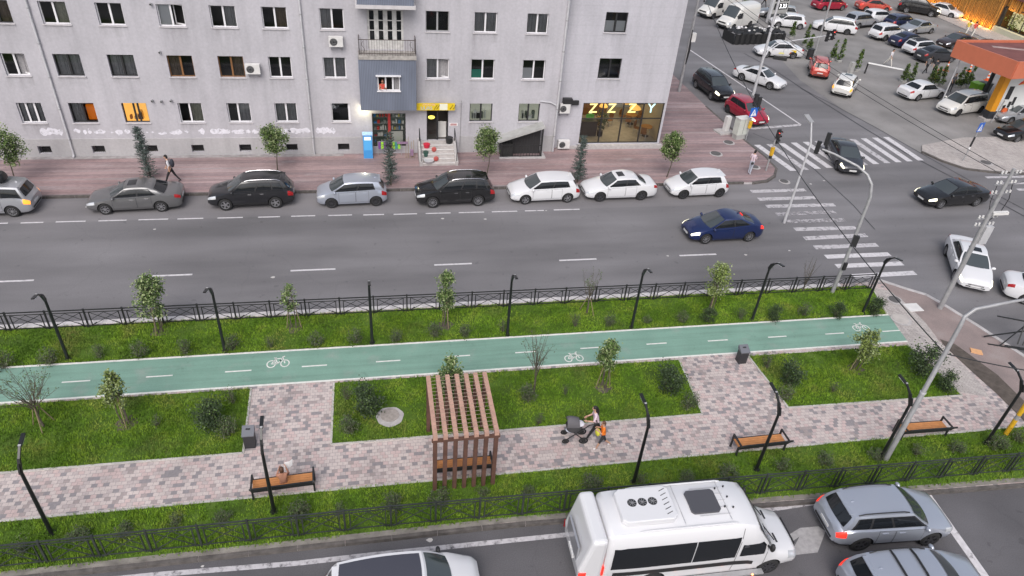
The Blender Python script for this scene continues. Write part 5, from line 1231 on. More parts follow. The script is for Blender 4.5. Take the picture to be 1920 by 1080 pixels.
# luggage box built onto the back
def bx(u, a): 
    return None
k = MB(); pr = [(-4.12, .62), (-3.38, .62), (-3.38, 2.60), (-3.86, 2.60), (-4.16, 1.2)]
o = len(k.v)
for y in (-.97, .97): k.v += [(x, y, z) for x, z in pr]
n = len(pr)
for i in range(n): k.f.append([o + i, o + (i + 1) % n, o + n + (i + 1) % n, o + n + i]); k.m.append(0)
k.f.append([o + i for i in range(n)]); k.f.append([o + n + i for i in range(n)][::-1]); k.m += [0, 0]
rbx = k.build('luggage_box', pt['white'], t)
for q_ in (rbx, ac):
    bb = bmesh.new(); bb.from_mesh(q_.data); bmesh.ops.recalc_face_normals(bb, faces=bb.faces[:]); bb.to_mesh(q_.data); bb.free()
    if q_ is ac: md = q_.modifiers.new('bevel', 'BEVEL'); md.width = .04; md.segments = 3
md = rbx.modifiers.new('bevel', 'BEVEL'); md.width = .13; md.segments = 3
k = MB(); k.box2(-4.165, -4.10, -.6, .6, 1.25, 1.9); k.build('box_door', pt['silver'], rbx)
k = MB(); k.box2(-4.185, -4.14, -.3, .22, .95, 1.1); k.build('rear_plate', M['plate'], rbx)
for y in (-.98, .98): MB().box2(-4.15, -3.92, y - .02, y + .02, .8, 1.15).build('box_lamp', M['lamp_red_on'] if y < 0 else M['lamp_red'], rbx)
MB().box(-3.368, -.6, 1.2, .02, .35, .9).build('gap_lamp', M['lamp_red_on'], t)
# side step with little marker lamps
k = MB(); k.box2(-1.9, 2.1, -1.16, -.98, .30, .36); st_ = k.build('side_step', M['steel'], t)
for x in (-1.6, -.8, 0, .8, 1.7): MB().sphere((x, -1.17, .36), .03, 8, 5).build('marker_lamp', mat('marker_lamp_glow', (.7, .1, .05), .4, emit=(1, .25, .08), es=6), st_)
k = MB(); k.grid(lambda s, u: (lambda p: Vector((p.x, p.y - .012, p.z)))(B.P(s, 3.0 + u * .35, -1)), rng(1.7, 6.4, 24), rng(0, 1, 2)); k.build('side_moulding', M['trim'], t)
k = MB(); k.box(2.58, .45, 1.17, .05, .34, .02); k.build('bonnet_vent', M['trim'], t); MB().box(2.58, -.45, 1.17, .05, .34, .02).build('bonnet_vent', M['trim'], t)
k = MB(); k.bar((2.45, -.6, 1.28), (1.98, -.05, 1.75), .03, .02); k.bar((2.45, .35, 1.28), (1.98, .75, 1.75), .03, .02); k.build('wiper', M['trim'], t)
# ------------------------------------------------------------------ park furniture
def fence(name, label, pts, step, h, m_, z0, double=True):
    """railing: posts, top and bottom rails, crossed bars; every bay a panel part, every post a part"""
    t = thing(name, label, 'fence', (*pts[0], z0))
    o = Vector((*pts[0], 0))
    total = []; 
    for a, b_ in zip(pts, pts[1:]):
        a, b_ = Vector((*a, 0)), Vector((*b_, 0)); n = max(1, round((b_ - a).length / step)); total += [(a + (b_ - a) * i / n, a + (b_ - a) * (i + 1) / n) for i in range(n)]
    pm = MB()
    pm.box2(-.03, .03, -.03, .03, 0, h); pm.box2(-.035, .035, -.035, .035, h + .001, h + .02); pmesh = pm.mesh('post', m_)
    cache = {}
    for i, (a, b_) in enumerate(total):
        d = b_ - a; L = round(d.length, 2); rz = math.atan2(d.y, d.x)
        if L not in cache:
            k = MB(); e = .17
            k.bar((.03, 0, h - .03), (L - .03, 0, h - .03), .04, .04); k.bar((.03, 0, h - .16), (L - .03, 0, h - .16), .025, .03); k.bar((.03, 0, .10), (L - .03, 0, .10), .025, .03)
            for x in (e, L - e): k.bar((x, 0, .0), (x, 0, h - .17), .035, .035)
            k.bar((e + .02, 0, .12), (L - e - .02, 0, h - .19), .02, .02); k.bar((e + .02, .012, h - .19), (L - e - .02, .012, .12), .02, .02)
            k.bar((e + .02, 0, .42), (L / 2, 0, h - .19), .018, .018); k.bar((L / 2, 0, h - .19), (L - e - .02, 0, .42), .018, .018)
            k.bar((e - .12, 0, .02), (e + .2, 0, .26), .03, .03); k.bar((L - e + .12, 0, .02), (L - e - .2, 0, .26), .03, .03)
            cache[L] = k.mesh('panel', m_)
        inst('panel', cache[L], t, a - o, (0, 0, rz)); inst('post', pmesh, t, a - o, (0, 0, rz))
    inst('post', pmesh, t, total[-1][1] - o, (0, 0, rz)); return t
fe = (far_r[0] - .05, 26.42)
fence('railing_fence', 'low black ornamental railing between the park lawn and the main road', [(-24.0, 26.62), (-15.5, 26.62), fe], 1.52, .98, M['black'], KZ)
fence('railing_fence', 'dull grey green railing between the lower lawn and the near road', [(-20.8, 14.86), (0, 14.86), (23.6, 14.36), (28.5, 14.2)], 1.5, 1.10, M['fence_near'], KZ)
# black park lamps, one built and copied
def park_lamp():
    t = thing('park_lamp', '', 'street lamp', (0, 0, KZ))
    k = MB(); k.tube([(0, 0, 0), (0, 0, 1.5), (0, 0, 3.06)], [.068, .06, .05], 10); k.cyl((0, 0, .02), .13, .04, 12); k.build('pole', M['black_paint'], t, 40)
    k = MB(); k.bar((.0, -.02, 2.92), (.0, .18, 3.34), .08, .10); k.bar((.0, .16, 3.31), (.0, .46, 3.56), .065, .06); k.build('arm', M['black_paint'], t)
    k = MB(); k.bar((0, -.085, 2.95), (.0, .03, 3.24), .05, .05); k.build('brace', M['black_paint'], t)
    k = MB(); k.bar((0, .44, 3.555), (0, .88, 3.66), .115, .04); hd_ = k.build('lamp_head', M['black_paint'], t)
    k = MB(); k.bar((0, .52, 3.546), (0, .82, 3.615), .11, .012); k.build('lamp_lens', M['led'], hd_)
    k = MB(); k.bar((0, .44, 3.585), (0, .49, 3.605), .08, .02); k.build('bracket_plate', M['steel'], t)
    return t
pl0 = park_lamp(); first = True
LP = [('upper', (128, 674), math.pi * .28), ('upper', (422, 659), math.pi * .08), ('upper', (698, 643), 0), ('upper', (951, 628), -.1), ('upper', (1184, 614), -.15), ('upper', (1410, 600), -.2), ('upper', (1617, 587), -.2),
      ('lower', (97, 1000), .05), ('lower', (514, 960), .04), ('lower', (1188, 905), .0), ('lower', (1418, 880), .0), ('lower', (1650, 860), .15), ('lower', (1848, 832), .12)]
cnt = {'upper': 0, 'lower': 0}; tot = {'upper': 7, 'lower': 6}
LDIR = {'upper': [math.pi + .06, math.pi - .05, math.pi + .04, math.pi, math.pi - .06, math.pi + .05, math.pi], 'lower': [.02, .0, .12, .1, .18, .22]}
for row, px, a in LP:
    o = pl0 if first else copy_tree(pl0); first = False
    g = G(*px, KZ); o.location = (g.x, g.y, KZ); o.scale = (1, 1, 1.02 if row == 'upper' else 1)
    i = cnt[row]; cnt[row] += 1
    o.rotation_euler = (0, 0, LDIR[row][i])
    o['label'] = 'black bent park lamp, %s from left %s' % (ORD[i], 'in the upper lawn row' if row == 'upper' else 'in the lower row')
    o['group'] = 'black park lamps'
# benches
def bench():
    t = thing('park_bench', '', 'bench', (0, 0, KZ)); L = 2.0
    k = MB()
    for i in range(4): k.box2(-L / 2, L / 2, .0 + i * .10, .088 + i * .10, .42, .455)
    k.build('seat', M['bench_wood'], t)
    k = MB()
    for z in (.56, .70): k.bar((-L / 2 + .02, -.14 - (z - .42) * .42, z), (L / 2 - .02, -.14 - (z - .42) * .42, z), .03, .05)
    k.build('backrest', M['black'], t)
    k = MB(); k.bar((-L / 2, -.07, .40), (L / 2, -.07, .40), .05, .05); k.bar((-L / 2, .43, .40), (L / 2, .43, .40), .05, .05); k.bar((-L / 2 - .02, -.32, .82), (L / 2 + .02, -.32, .82), .05, .05); k.bar((-L / 2, -.14, .5), (L / 2, -.14, .5), .04, .04)
    for i in range(6):
        x = -L / 2 + .1 + i * (L - .2) / 5
        if i < 5: k.bar((x, -.15, .52), (x + .36, -.31, .80), .025); k.bar((x, -.31, .80), (x + .36, -.15, .52), .025)
    k.build('frame', M['black'], t)
    for sx in (-1, 1):
        x = sx * (L / 2 + .01); k = MB(); k.bar((x, -.07, 0), (x, -.05, .42), .06, .06); k.bar((x, -.05, .42), (x, -.33, .84), .06, .06); k.build('leg', M['black'], t)
        k = MB(); k.bar((x, .42, 0), (x, .42, .66), .06, .06); k.bar((x, .45, .66), (x, -.22, .66), .06, .05); k.build('leg', M['black'], t)
    return t
b0 = bench(); first = True
for px, lab in ((((478, 938), (588, 920)), 'orange slatted bench with a seated person beside the lower lawn'), (((820, 898), (918, 890)), 'orange slatted bench under the wooden pergola'), (((1383, 855), (1465, 845)), 'empty orange slatted bench right of the walkers on the path'), (((1690, 825), (1768, 820)), 'empty orange slatted bench behind the tall grey lamp pole')):
    o = b0 if first else copy_tree(b0); first = False
    a, b_ = G(*px[0], KZ), G(*px[1], KZ); c = (a + b_) / 2; o.location = (c.x, c.y + .07, KZ); o.rotation_euler = (0, 0, math.atan2(b_.y - a.y, b_.x - a.x) * .6); tag(o, lab, group='park benches')
    if 'seated' in lab: BENCH = o
# litter bins
def bin_():
    t = thing('litter_bin', '', 'litter bin', (0, 0, KZ))
    k = MB(); k.box(0, 0, .36, .44, .40, .72); k.build('body', mat('bin_steel', (.028, .028, .032), .5, var=.2), t)
    k = MB(); k.add([(-.25, -.23, .721), (.25, -.23, .721), (.25, .23, .721), (-.25, .23, .721), (-.25, -.23, .77), (.25, -.23, .77), (.25, .23, .95), (-.25, .23, .95)], [(0, 3, 2, 1), (4, 5, 6, 7), (0, 1, 5, 4), (1, 2, 6, 5), (2, 3, 7, 6), (3, 0, 4, 7)]); li = k.build('lid', mat('bin_lid', (.14, .145, .165), .45), t)
    k = MB(); k.bar((-.09, .06, .892), (.09, .06, .892), .07, .02); k.build('ash_tray', M['dark'], li); return t
b1 = bin_(); g = G(469, 842, KZ); b1.location = (g.x, g.y + .2, KZ); b1.scale = (.85, .85, .88); tag(b1, 'dark grey litter bin with sloping lid at the left lawn corner', group='litter bins')
b2 = copy_tree(b1); g = G(1392, 683, KZ); b2.location = (g.x, g.y + .2, KZ); b2['label'] = 'dark grey litter bin beside the cycle track near the right lawn'
# pergola
A, Bp = G(815, 918, KZ), G(923, 906, KZ)
pg = thing('pergola', 'brown wooden pergola with seven beams over a bench on the brick path', 'pergola', (A.x, A.y, KZ))
hp = 2.62; n = 7; wx = (Bp.x - A.x)
for i in range(n):
    x = wx * i / (n - 1)
    MB().box2(x - .07, x + .07, -.06, .06, 0, hp).build('post', M['wood_dark'], pg)
    MB().box2(x - .075, x + .075, -.10, 2.88, hp + .001, hp + .16).build('beam', M['wood_top'], pg)
    MB().box2(x - .07, x + .07, 2.70, 2.82, 0, hp).build('post', M['wood_dark'], pg)
MB().box2(-.12, wx + .12, -.07, .0, hp - .14, hp - .002).build('crossbeam', M['wood_dark'], pg)
k = MB()
for j in range(16):
    y = .06 + j * .18; k.tube([(0, y, hp + .165), (wx, y, hp + .165)], .007, 5)
k.build('wires', M['wire'], pg)
# bent grey poles, signals, utility pole, cables
def lamp_post(name, label, base, z, parts_, m_='steel', cat='street lamp'):
    t = thing(name, label, cat, (base.x, base.y, z)); 
    for nm, fn, mm in parts_:
        k = MB(); fn(k); k.build(nm, M[mm], t, 40)
    return t
g = G(1470, 418); 
lamp_post('lamp_post', 'slender grey lamp post with a flat head standing at the zebra crossing', g, 0, [
    ('pole', lambda k: k.tube([(0, 0, 0), (0, 0, 1.2), (0, 0, 5.2), (-.15, .35, 6.3)], [.085, .075, .055, .045], 10), 'steel_pale'), ('lamp_head', lambda k: (k.bar((-.15, .33, 6.28), (-.22, .95, 6.5), .30, .1)), 'steel'), ('lamp_lens', lambda k: k.bar((-.16, .45, 6.26), (-.21, .85, 6.41), .22, .03), 'led')])
# tall signal post with curved arm
g = G(1560, 549, KZ)
ts = lamp_post('signal_mast', 'tall curved grey signal mast rising from the lawn with traffic lights on its arm', g, KZ, [
    ('pole', lambda k: k.tube([(0, 0, 0), (0, 0, 3.0), (0, .05, 5.6), (-.08, .2, 6.2), (-.25, .5, 6.55), (-.6, .95, 6.8), (-1.35, 1.85, 7.0), (-1.75, 2.3, 7.05)], [.10, .09, .075, .07, .065, .06, .055, .05], 10), 'steel')], cat='traffic light')
def signal(parent, loc, rz, lit=None, n=3, hood=True):
    e = MB(); e.box(0, 0, 0, .26, .16, .30 * n); s = e.build('signal_head', M['dark'], parent, None, loc, rz)
    for i in range(n):
        z = (n - 1) * .15 - i * .30
        MB().cyl((0, -.085, z), .10, .02, 14, 0, 'y').build('lens', M['sig_red'] if lit == i else M['sig_off'], s, 40)
        k = MB(); k.grid(lambda a, v: (.115 * math.cos(a), -.08 - .16 * v, z + .115 * math.sin(a)), rng(-.2, math.pi + .2, 10), [0, 1]); k.build('visor', M['black'], s)
    return s
[setattr(signal(ts, l_, 2.2), 'scale', (.72, .72, .72)) for l_ in ((-1.62, 2.35, 7.55), (-1.80, 2.62, 7.0))]; signal(ts, (.0, -.12, 3.25), 2.6, None, 2)
MB().box(0, -.13, 1.75, .16, .12, .42).build('control_box', M['dark'], ts)
# tall grey lamp pole in the foreground right
g = G(1660, 862, KZ)
lamp_post('lamp_post', 'thick tall grey lamp pole leaning across the right bench with an arm over the road', g, KZ, [
    ('pole', lambda k: k.tube([(0, 0, 0), (0, 0, 3.6), (0, 0, 3.62), (0, 0, 6.7), (.05, .06, 7.05), (.35, .1, 7.3), (1.8, .15, 7.5), (3.0, .2, 7.6)], [.105, .095, .085, .07, .065, .06, .052, .045], 12), 'steel'),
    ('collar', lambda k: k.cyl((0, 0, 3.62), .11, .06, 14), 'steel_pale'), ('lamp_head', lambda k: k.bar((3.0, .2, 7.6), (3.7, .22, 7.65), .24, .1), 'steel')])
# utility pole with cabinet and insulators
g = G(1762, 578, KZ)
up = lamp_post('utility_pole', 'grey utility pole with white cabinet and cable insulators at the street corner', g, KZ, [
    ('pole', lambda k: k.tube([(0, 0, 0), (0, 0, 5.6), (0.05, 0, 7.9)], [.13, .105, .075], 12), 'steel'), ('cabinet', lambda k: k.box(.30, .05, 4.45, .42, .40, .95), 'steel_pale'),
    ('camera', lambda k: (k.bar((.05, -.1, 5.65), (.7, -.25, 5.75), .16, .14)), 'white_box')], cat='utility pole')
for z in (4.9, 5.3, 6.6, 7.1, 7.6): MB().bar((-.55, 0, z), (.55, .1, z), .05, .05).build('crossarm', M['steel'], up)
k = MB()
for z in (4.95, 5.35, 6.65, 7.15, 7.65):
    for x in (-.5, -.3, .3, .5): k.cyl((x, .05 * x, z + .09), .045, .13, 8); 
k.build('insulators', M['white_box'], up, 40)
k = MB(); k.tube([(.5, .1, 7.1), (.75, .1, 6.3), (.6, .05, 5.6), (.15, 0, 5.2)], .02, 5); k.tube([(-.4, 0, 7.1), (-.25, .05, 6.2), (.1, .1, 5.4)], .015, 5); k.build('drop_cable', M['dark'], up)
def cable(label, a, b_, sag, r=.014, m_='dark'):
    a, b_ = Vector(a), Vector(b_); k = MB(); k.tube([a + (b_ - a) * t - Vector((0, 0, sag * 4 * t * (1 - t))) for t in rng(0, 1, 20)], r, 5); o = k.build('overhead_cable', M[m_]); return tag(o, label, 'cable', 'overhead cables')
UPt = Vector((g.x, g.y, KZ + 7.65))
# pole at the apartment corner
g2 = G(1273, 172, KZ)
cp = lamp_post('utility_pole', 'dark service pole with a white box standing by the apartment corner', g2, KZ, [('pole', lambda k: k.tube([(0, 0, 0), (0, 0, 9.6)], [.13, .09], 10), 'steel'), ('switch_box', lambda k: k.box(.2, -.1, 4.6, .35, .3, .7), 'white_box'), ('cable_joint', lambda k: k.tube([(.02, -.12, 2.4), (.06, -.16, 3.6), (.0, -.12, 5.2)], [.05, .09, .04], 6), 'dark')], cat='utility pole')
for z in (8.9, 9.4): MB().bar((-.5, 0, z), (.5, 0, z), .06).build('crossarm', M['steel'], cp)
for dx, l in ((-.3, 'upper'), (.3, 'lower')): cable('thin %s overhead wire running across the junction to the corner pole' % l, UPt + Vector((dx, 0, -.1)), Vector((g2.x + dx, g2.y, 9.3)), .5)
cable('thick black cable sagging from the corner pole across to the foreground lamp pole', Vector((g2.x, g2.y, 8.6)), Vector((G(1660, 862, KZ).x, G(1660, 862, KZ).y, 5.6)), 1.6, .022)
cable('thin wire leaving the utility pole toward the fuel canopy side', UPt, Vector((62, 38, 8.0)), .5)
cable('lower thin wire leaving the utility pole to the right picture edge', UPt + Vector((0, 0, -.6)), Vector((60, 35, 7.2)), .5)
cable('black cable from the foreground lamp pole over the pink corner asphalt', Vector((G(1660, 862, KZ).x, G(1660, 862, KZ).y, 5.6)), Vector((33, 13, 5.0)), .6, .022)
# crossing signs, pedestrian signals, cabinets
def cross_sign(base, z, h, rz, label, extra=True):
    t = thing('crossing_sign', label, 'road sign', (base.x, base.y, z), rz)
    k = MB(); k.tube([(0, 0, 0), (0, 0, h)], .04, 8); k.build('pole', M['steel'], t, 40)
    pl_ = MB().box(0, -.05, h - .35, .68, .025, .68).build('sign_plate', M['sign_blue'], t)
    k = MB(); k.add([(-.27, -.066, h - .62), (.27, -.066, h - .62), (0, -.066, h - .10)], [(0, 1, 2)]); k.build('white_triangle', M['white'], pl_)
    k = MB(); k.cyl((0, -.070, h - .30), .035, .004, 10, 0, 'y'); k.bar((0, -.070, h - .34), (0, -.070, h - .46), .05, .004); k.bar((0, -.070, h - .45), (-.08, -.070, h - .58), .03, .004); k.bar((0, -.070, h - .45), (.08, -.070, h - .58), .03, .004); k.bar((-.08, -.070, h - .43), (.08, -.070, h - .36), .025, .004); k.build('walker_symbol', M['sign_blue'], pl_)
    return t
g = G(1398, 263, KZ); s = cross_sign(g, KZ, 2.55, .25, 'blue pedestrian crossing sign on the post with yellow box by the grey cabinet')
MB().box(0, -.02, 1.25, .2, .16, .55).build('push_button_box', M['yellow'], s); signal(s, (.05, .12, 3.05), 2.9, None, 3); signal(s, (.38, .10, 2.8), 2.9, None, 3)
g = G(1805, 302, .1); s = cross_sign(g, .1, 3.0, .35, 'blue pedestrian crossing sign leaning on the paved island'); s.rotation_euler = (0, R(4), .35); k = MB(); k.tube([(0, 0, 1.15), (0, 0, 1.9)], .07, 8); k.build('dark_band', M['dark'], s)
k = MB(); k.tube([(0, 0, .95), (0, 0, 1.12)], .06, 8); k.build('white_band', M['white'], s)
g = G(1436, 320, KZ); t = thing('pedestrian_signal', 'pedestrian signal showing red with a yellow push box at the zebra crossing', 'traffic light', (g.x, g.y, KZ), .2)
k = MB(); k.tube([(0, 0, 0), (0, 0, 2.9)], .055, 10); k.build('pole', M['steel'], t, 40); MB().box(0, -.03, 1.45, .2, .17, .6).build('push_button_box', M['yellow'], t); MB().box(0, -.03, 1.03, .15, .14, .2).build('control_box', M['dark'], t); signal(t, (0, -.12, 2.75), .25, 0, 2); signal(t, (.18, .05, 2.3), 1.6, None, 2)
g = G(1357, 248, KZ); t = thing('service_pedestal', 'white concrete pedestal on a square slab beside the grey cabinet', 'pedestal', (g.x, g.y, KZ)); MB().box(0, 0, .06, 1.3, 1.0, .12, 0, .2).build('slab', M['conc'], t); MB().box(.15, .1, .68, .38, .34, 1.1, 0, .2).build('column', M['white_box'], t)
g = G(1384, 259, KZ); t = thing('control_cabinet', 'pale grey street cabinet standing on a dark base near the crossing', 'cabinet', (g.x, g.y, KZ), .25); MB().box(0, 0, .18, .85, .5, .36).build('base', M['grey_box'], t); MB().box(0, 0, .98, .95, .55, 1.22).build('casing', mat('pale_cabinet', (.50, .52, .48), .7, var=.1), t); MB().box(0, -.281, .98, .015, .01, 1.1).build('door_gap', M['dark'], t); MB().box(0, 0, 1.62, 1.02, .62, .06).build('lid', M['white_box'], t)
# street mast with arm between taxi and coupe, lamp behind
g = Vector((32.6, 55.6, 0)); g = G(1412, 178)
sm = lamp_post('signal_mast', 'pale grey mast with a long arm carrying two signal heads above the side street', g, 0, [('pole', lambda k: k.tube([(0, 0, 0), (0, 0, 5.2), (0, 0, 9.8)], [.13, .11, .08], 10), 'steel_pale'), ('arm', lambda k: k.tube([(0, 0, 3.0), (.5, .3, 3.9), (1.2, .8, 4.2), (7.2, 2.2, 4.6)], [.06, .055, .05, .045], 8), 'steel_pale')], cat='traffic light')
signal(sm, (6.7, 2.0, 4.55), .3, None, 3); signal(sm, (7.4, 2.3, 4.6), .3, 0, 3)
g = G(1527, 100); lamp_post('lamp_post', 'grey lamp post standing beside the cypress tubs in the parking area', g, 0, [('pole', lambda k: k.tube([(0, 0, 0), (0, 0, 9.5)], [.1, .07], 10), 'steel')])
# broken railing lying at the right edge
g = G(1895, 640, KZ); t = thing('broken_railing', 'broken black railing section lying bent on the pink corner asphalt', 'railing', (g.x, g.y, KZ))
k = MB(); k.bar((-1.3, .35, .12), (.9, -.1, .75), .05); k.bar((-.9, -.3, .06), (.6, .2, .85), .05); k.bar((.1, -.3, .05), (.35, .1, 1.0), .05); k.bar((.3, -.4, .05), (.6, .0, 1.05), .05); k.bar((.5, -.45, .05), (.8, -.1, 1.05), .05); k.bar((-.5, .9, .9), (.9, .0, 1.05), .05); k.bar((-1.4, -.1, .03), (.4, -.8, .05), .05); k.bar((-.6, -.3, .05), (.9, -.9, .08), .04); k.bar((.6, .0, 1.0), (1.4, -.6, .1), .045); k.build('bars', M['black'], t)
g = G(1885, 815, KZ); t = thing('marker_post', 'yellow post with grey bands leaning at the lower right edge', 'post', (g.x, g.y, KZ)); k = MB(); k.tube([(0, 0, 0), (0, 0, .9)], .09, 12); k.tube([(0, 0, 1.15), (0, 0, 1.9)], .09, 12); k.build('yellow_sleeve', M['yellow'], t, 40); k = MB(); k.tube([(0, 0, .9), (0, 0, 1.15)], .085, 12); k.build('grey_band', M['steel'], t, 40)
# kiosk and shop goods on the pavement
g = G(691, 297, KZ); t = thing('payment_kiosk', 'bright blue payment kiosk standing against the wall beside the shop window', 'kiosk', (g.x, g.y + .2, KZ)); MB().box(0, 0, .80, .58, .42, 1.6).build('casing', mat('kiosk_blue', (.06, .30, .66), .45), t); MB().box(0, -.215, .95, .50, .012, .75).build('front_panel', mat('kiosk_panel', (.10, .42, .80), .4), t); MB().box(0, -.22, 1.38, .42, .016, .22).build('screen', mat('kiosk_screen', (.6, .7, .8), .3, emit=(.7, .85, 1), es=.5), t); MB().box(0, 0, 1.62, .64, .5, .05).build('roof', mat('kiosk_trim', (.35, .55, .85), .5), t)
sx, sy = (s0 + s1) / 2, YF
def bucket(name, label, x, y, z, r_, h, c, r2=None):
    t = MB(); t.tube([(0, 0, 0), (0, 0, h)], [r_ * .8, r_], 14); t.tube([(0, 0, h), (0, 0, h + .02)], r_ * 1.06, 14); o = t.build(name, c, None, 40, (x, y, z)); return tag(o, label, name.replace('_', ' '))
stp = lambda i: KZ + i * .178 + .008
bucket('plastic_bucket', 'red plastic bucket and tub on the upper shop step', s0 + .55, YF - 1.2 + .48, stp(4), .22, .22, mat('red_plastic', (.55, .02, .05), .5))
bucket('plastic_bucket', 'dark green pot on the shop steps left side', s0 + .45, YF - 1.28, stp(2) , .17, .30, mat('green_plastic', (.03, .09, .07), .5))
bucket('waste_basket', 'black basket on the top of the shop steps at the right', s1 - .45, YF - .45, stp(5), .24, .36, M['black'])
bucket('wash_basin', 'wide pale grey basin on the lowest shop step', s0 + .60, YF - 1.80, stp(1), .32, .14, M['steel_pale'])
for x, y, z, nm in ((s0 + 1.0, YF - 1.05, stp(3), 'upper'), (s0 + 1.08, YF - 1.70, stp(1), 'lower')): k = MB(); k.sphere((0, 0, .18), (.17, .06, .18), 12, 7); tag(k.build('hot_water_bottle', mat('brick_red_' + nm, (.40, .08, .07), .6), None, 50, (x, y, z)), '%s round red item leaning on the shop steps' % nm, 'household item')
x0 = fx(708, 262)[0]
rk = thing('goods_rail', 'rail of bright green purple and orange gloves hanging below the shop window', 'display rail', (x0, YF - .35, KZ)); k = MB(); k.bar((0, 0, .98), (1.5, 0, .98), .03); k.bar((0, 0, 0), (0, 0, .98), .03); k.bar((1.5, 0, 0), (1.5, 0, .98), .03); k.build('frame', M['steel'], rk)
for i, c in enumerate(((.18, .06, .25), (.30, .62, .05), (.16, .08, .22), (.16, .08, .2), (.72, .30, .03), (.30, .62, .05), (.05, .25, .25), (.32, .65, .06))): MB().box(.1 + i * .18, -.02 - .01 * (i % 2), .72, .15, .03, .48).build('glove_pack', mat('glove_pack_%d' % i, c, .6), rk)
x0 = fx(760, 290)[0]; t = thing('broom_stand', 'brooms and shovels leaning left of the shop steps', 'tools', (x0, YF - .5, KZ)); k = MB()
for i, (dx, h) in enumerate(((0, 1.1), (.15, 1.25), (.35, .9), (.5, 1.0))): k.bar((dx, -.3, 0), (dx + .05, .3, h), .03)
k.build('handles', M['stake'], t); k = MB(); k.box(-.2, .0, .95, .7, .1, .12); k.box(.4, -.1, .3, .2, .2, .4); k.build('heads', mat('tool_heads', (.25, .16, .25), .7), t)
g = G(1103, 262, KZ); t = thing('menu_board', 'green menu board on a thin stand in front of the cafe glass', 'board', (g.x, g.y + .35, KZ), .0); k = MB(); k.bar((-.25, 0, 0), (-.22, 0, 1.9), .03); k.bar((.25, 0, 0), (.22, 0, 1.9), .03); k.build('stand', M['dark'], t); MB().box(0, -.03, 1.35, .58, .03, .9).build('panel', mat('green_board', (.12, .42, .08), .6, var=.3, vs=12), t); MB().add([(-.12, -.03, 1.85), (.12, -.03, 1.85), (0, -.03, 2.15)], [(0, 1, 2)]).build('top_flame', mat('board_glow', (.6, .7, .4), .5, emit=(.7, 1, .5), es=.6), t)
# ------------------------------------------------------------------ trees, shrubs, conifers
def leafcloud(rnd, pts, n, size, spread, mb, mats=3, up=.3, weights=(.55, .3, .15)):
    """small leaf faces scattered round clump centres"""
    for _ in range(n):
        c = rnd.choice(pts); sp = spread * (c[3] if len(c) > 3 else 1)
        p = Vector((c[0] + rnd.gauss(0, sp), c[1] + rnd.gauss(0, sp), c[2] + rnd.gauss(0, sp)))
        a = rnd.uniform(0, 6.283); e = rnd.uniform(-.9, .9); d = Vector((math.cos(a) * math.cos(e), math.sin(a) * math.cos(e), math.sin(e)))
        q = Vector((-math.sin(a), math.cos(a), rnd.uniform(-.8, .8))).normalized(); s = size * rnd.uniform(.6, 1.3); w_ = s * .36
        r = rnd.random(); m_ = 0 if r < weights[0] else 1 if r < weights[0] + weights[1] else 2
        mb.add([p, p + d * s * .5 + q * w_, p + d * s, p + d * s * .5 - q * w_], [(0, 1, 2, 3)], m_)
def crown_pts(rnd, n, z0, z1, r, shape):
    out = []
    while len(out) < n:
        u = rnd.random(); z = z0 + (z1 - z0) * u; a = rnd.uniform(0, 6.283); k = math.sqrt(rnd.random())
        if shape == 'column': rr = r * (math.sin(math.pi * min(1, u * .88 + .10)) ** .6)
        elif shape == 'round': rr = r * math.sqrt(max(0, 1 - (2 * u - 1) ** 2)) * (1.1 - .2 * u)
        elif shape == 'vase': rr = r * (.25 + .85 * u) * (1 - max(0, u - .85) * 3)
        else: rr = r * (1.0 - u) ** .8
        out.append((rr * k * math.cos(a), rr * k * math.sin(a), z, .6 + .7 * rnd.random()))
    return out
def limb(mb, rnd, a, b_, r0, r1, m=0):
    a, b_ = Vector(a), Vector(b_); mid = (a + b_) / 2 + Vector((rnd.uniform(-.06, .06), rnd.uniform(-.06, .06), 0)) * (b_ - a).length; mb.tube([a, mid, b_], [r0, (r0 + r1) / 2, r1], 6, m)
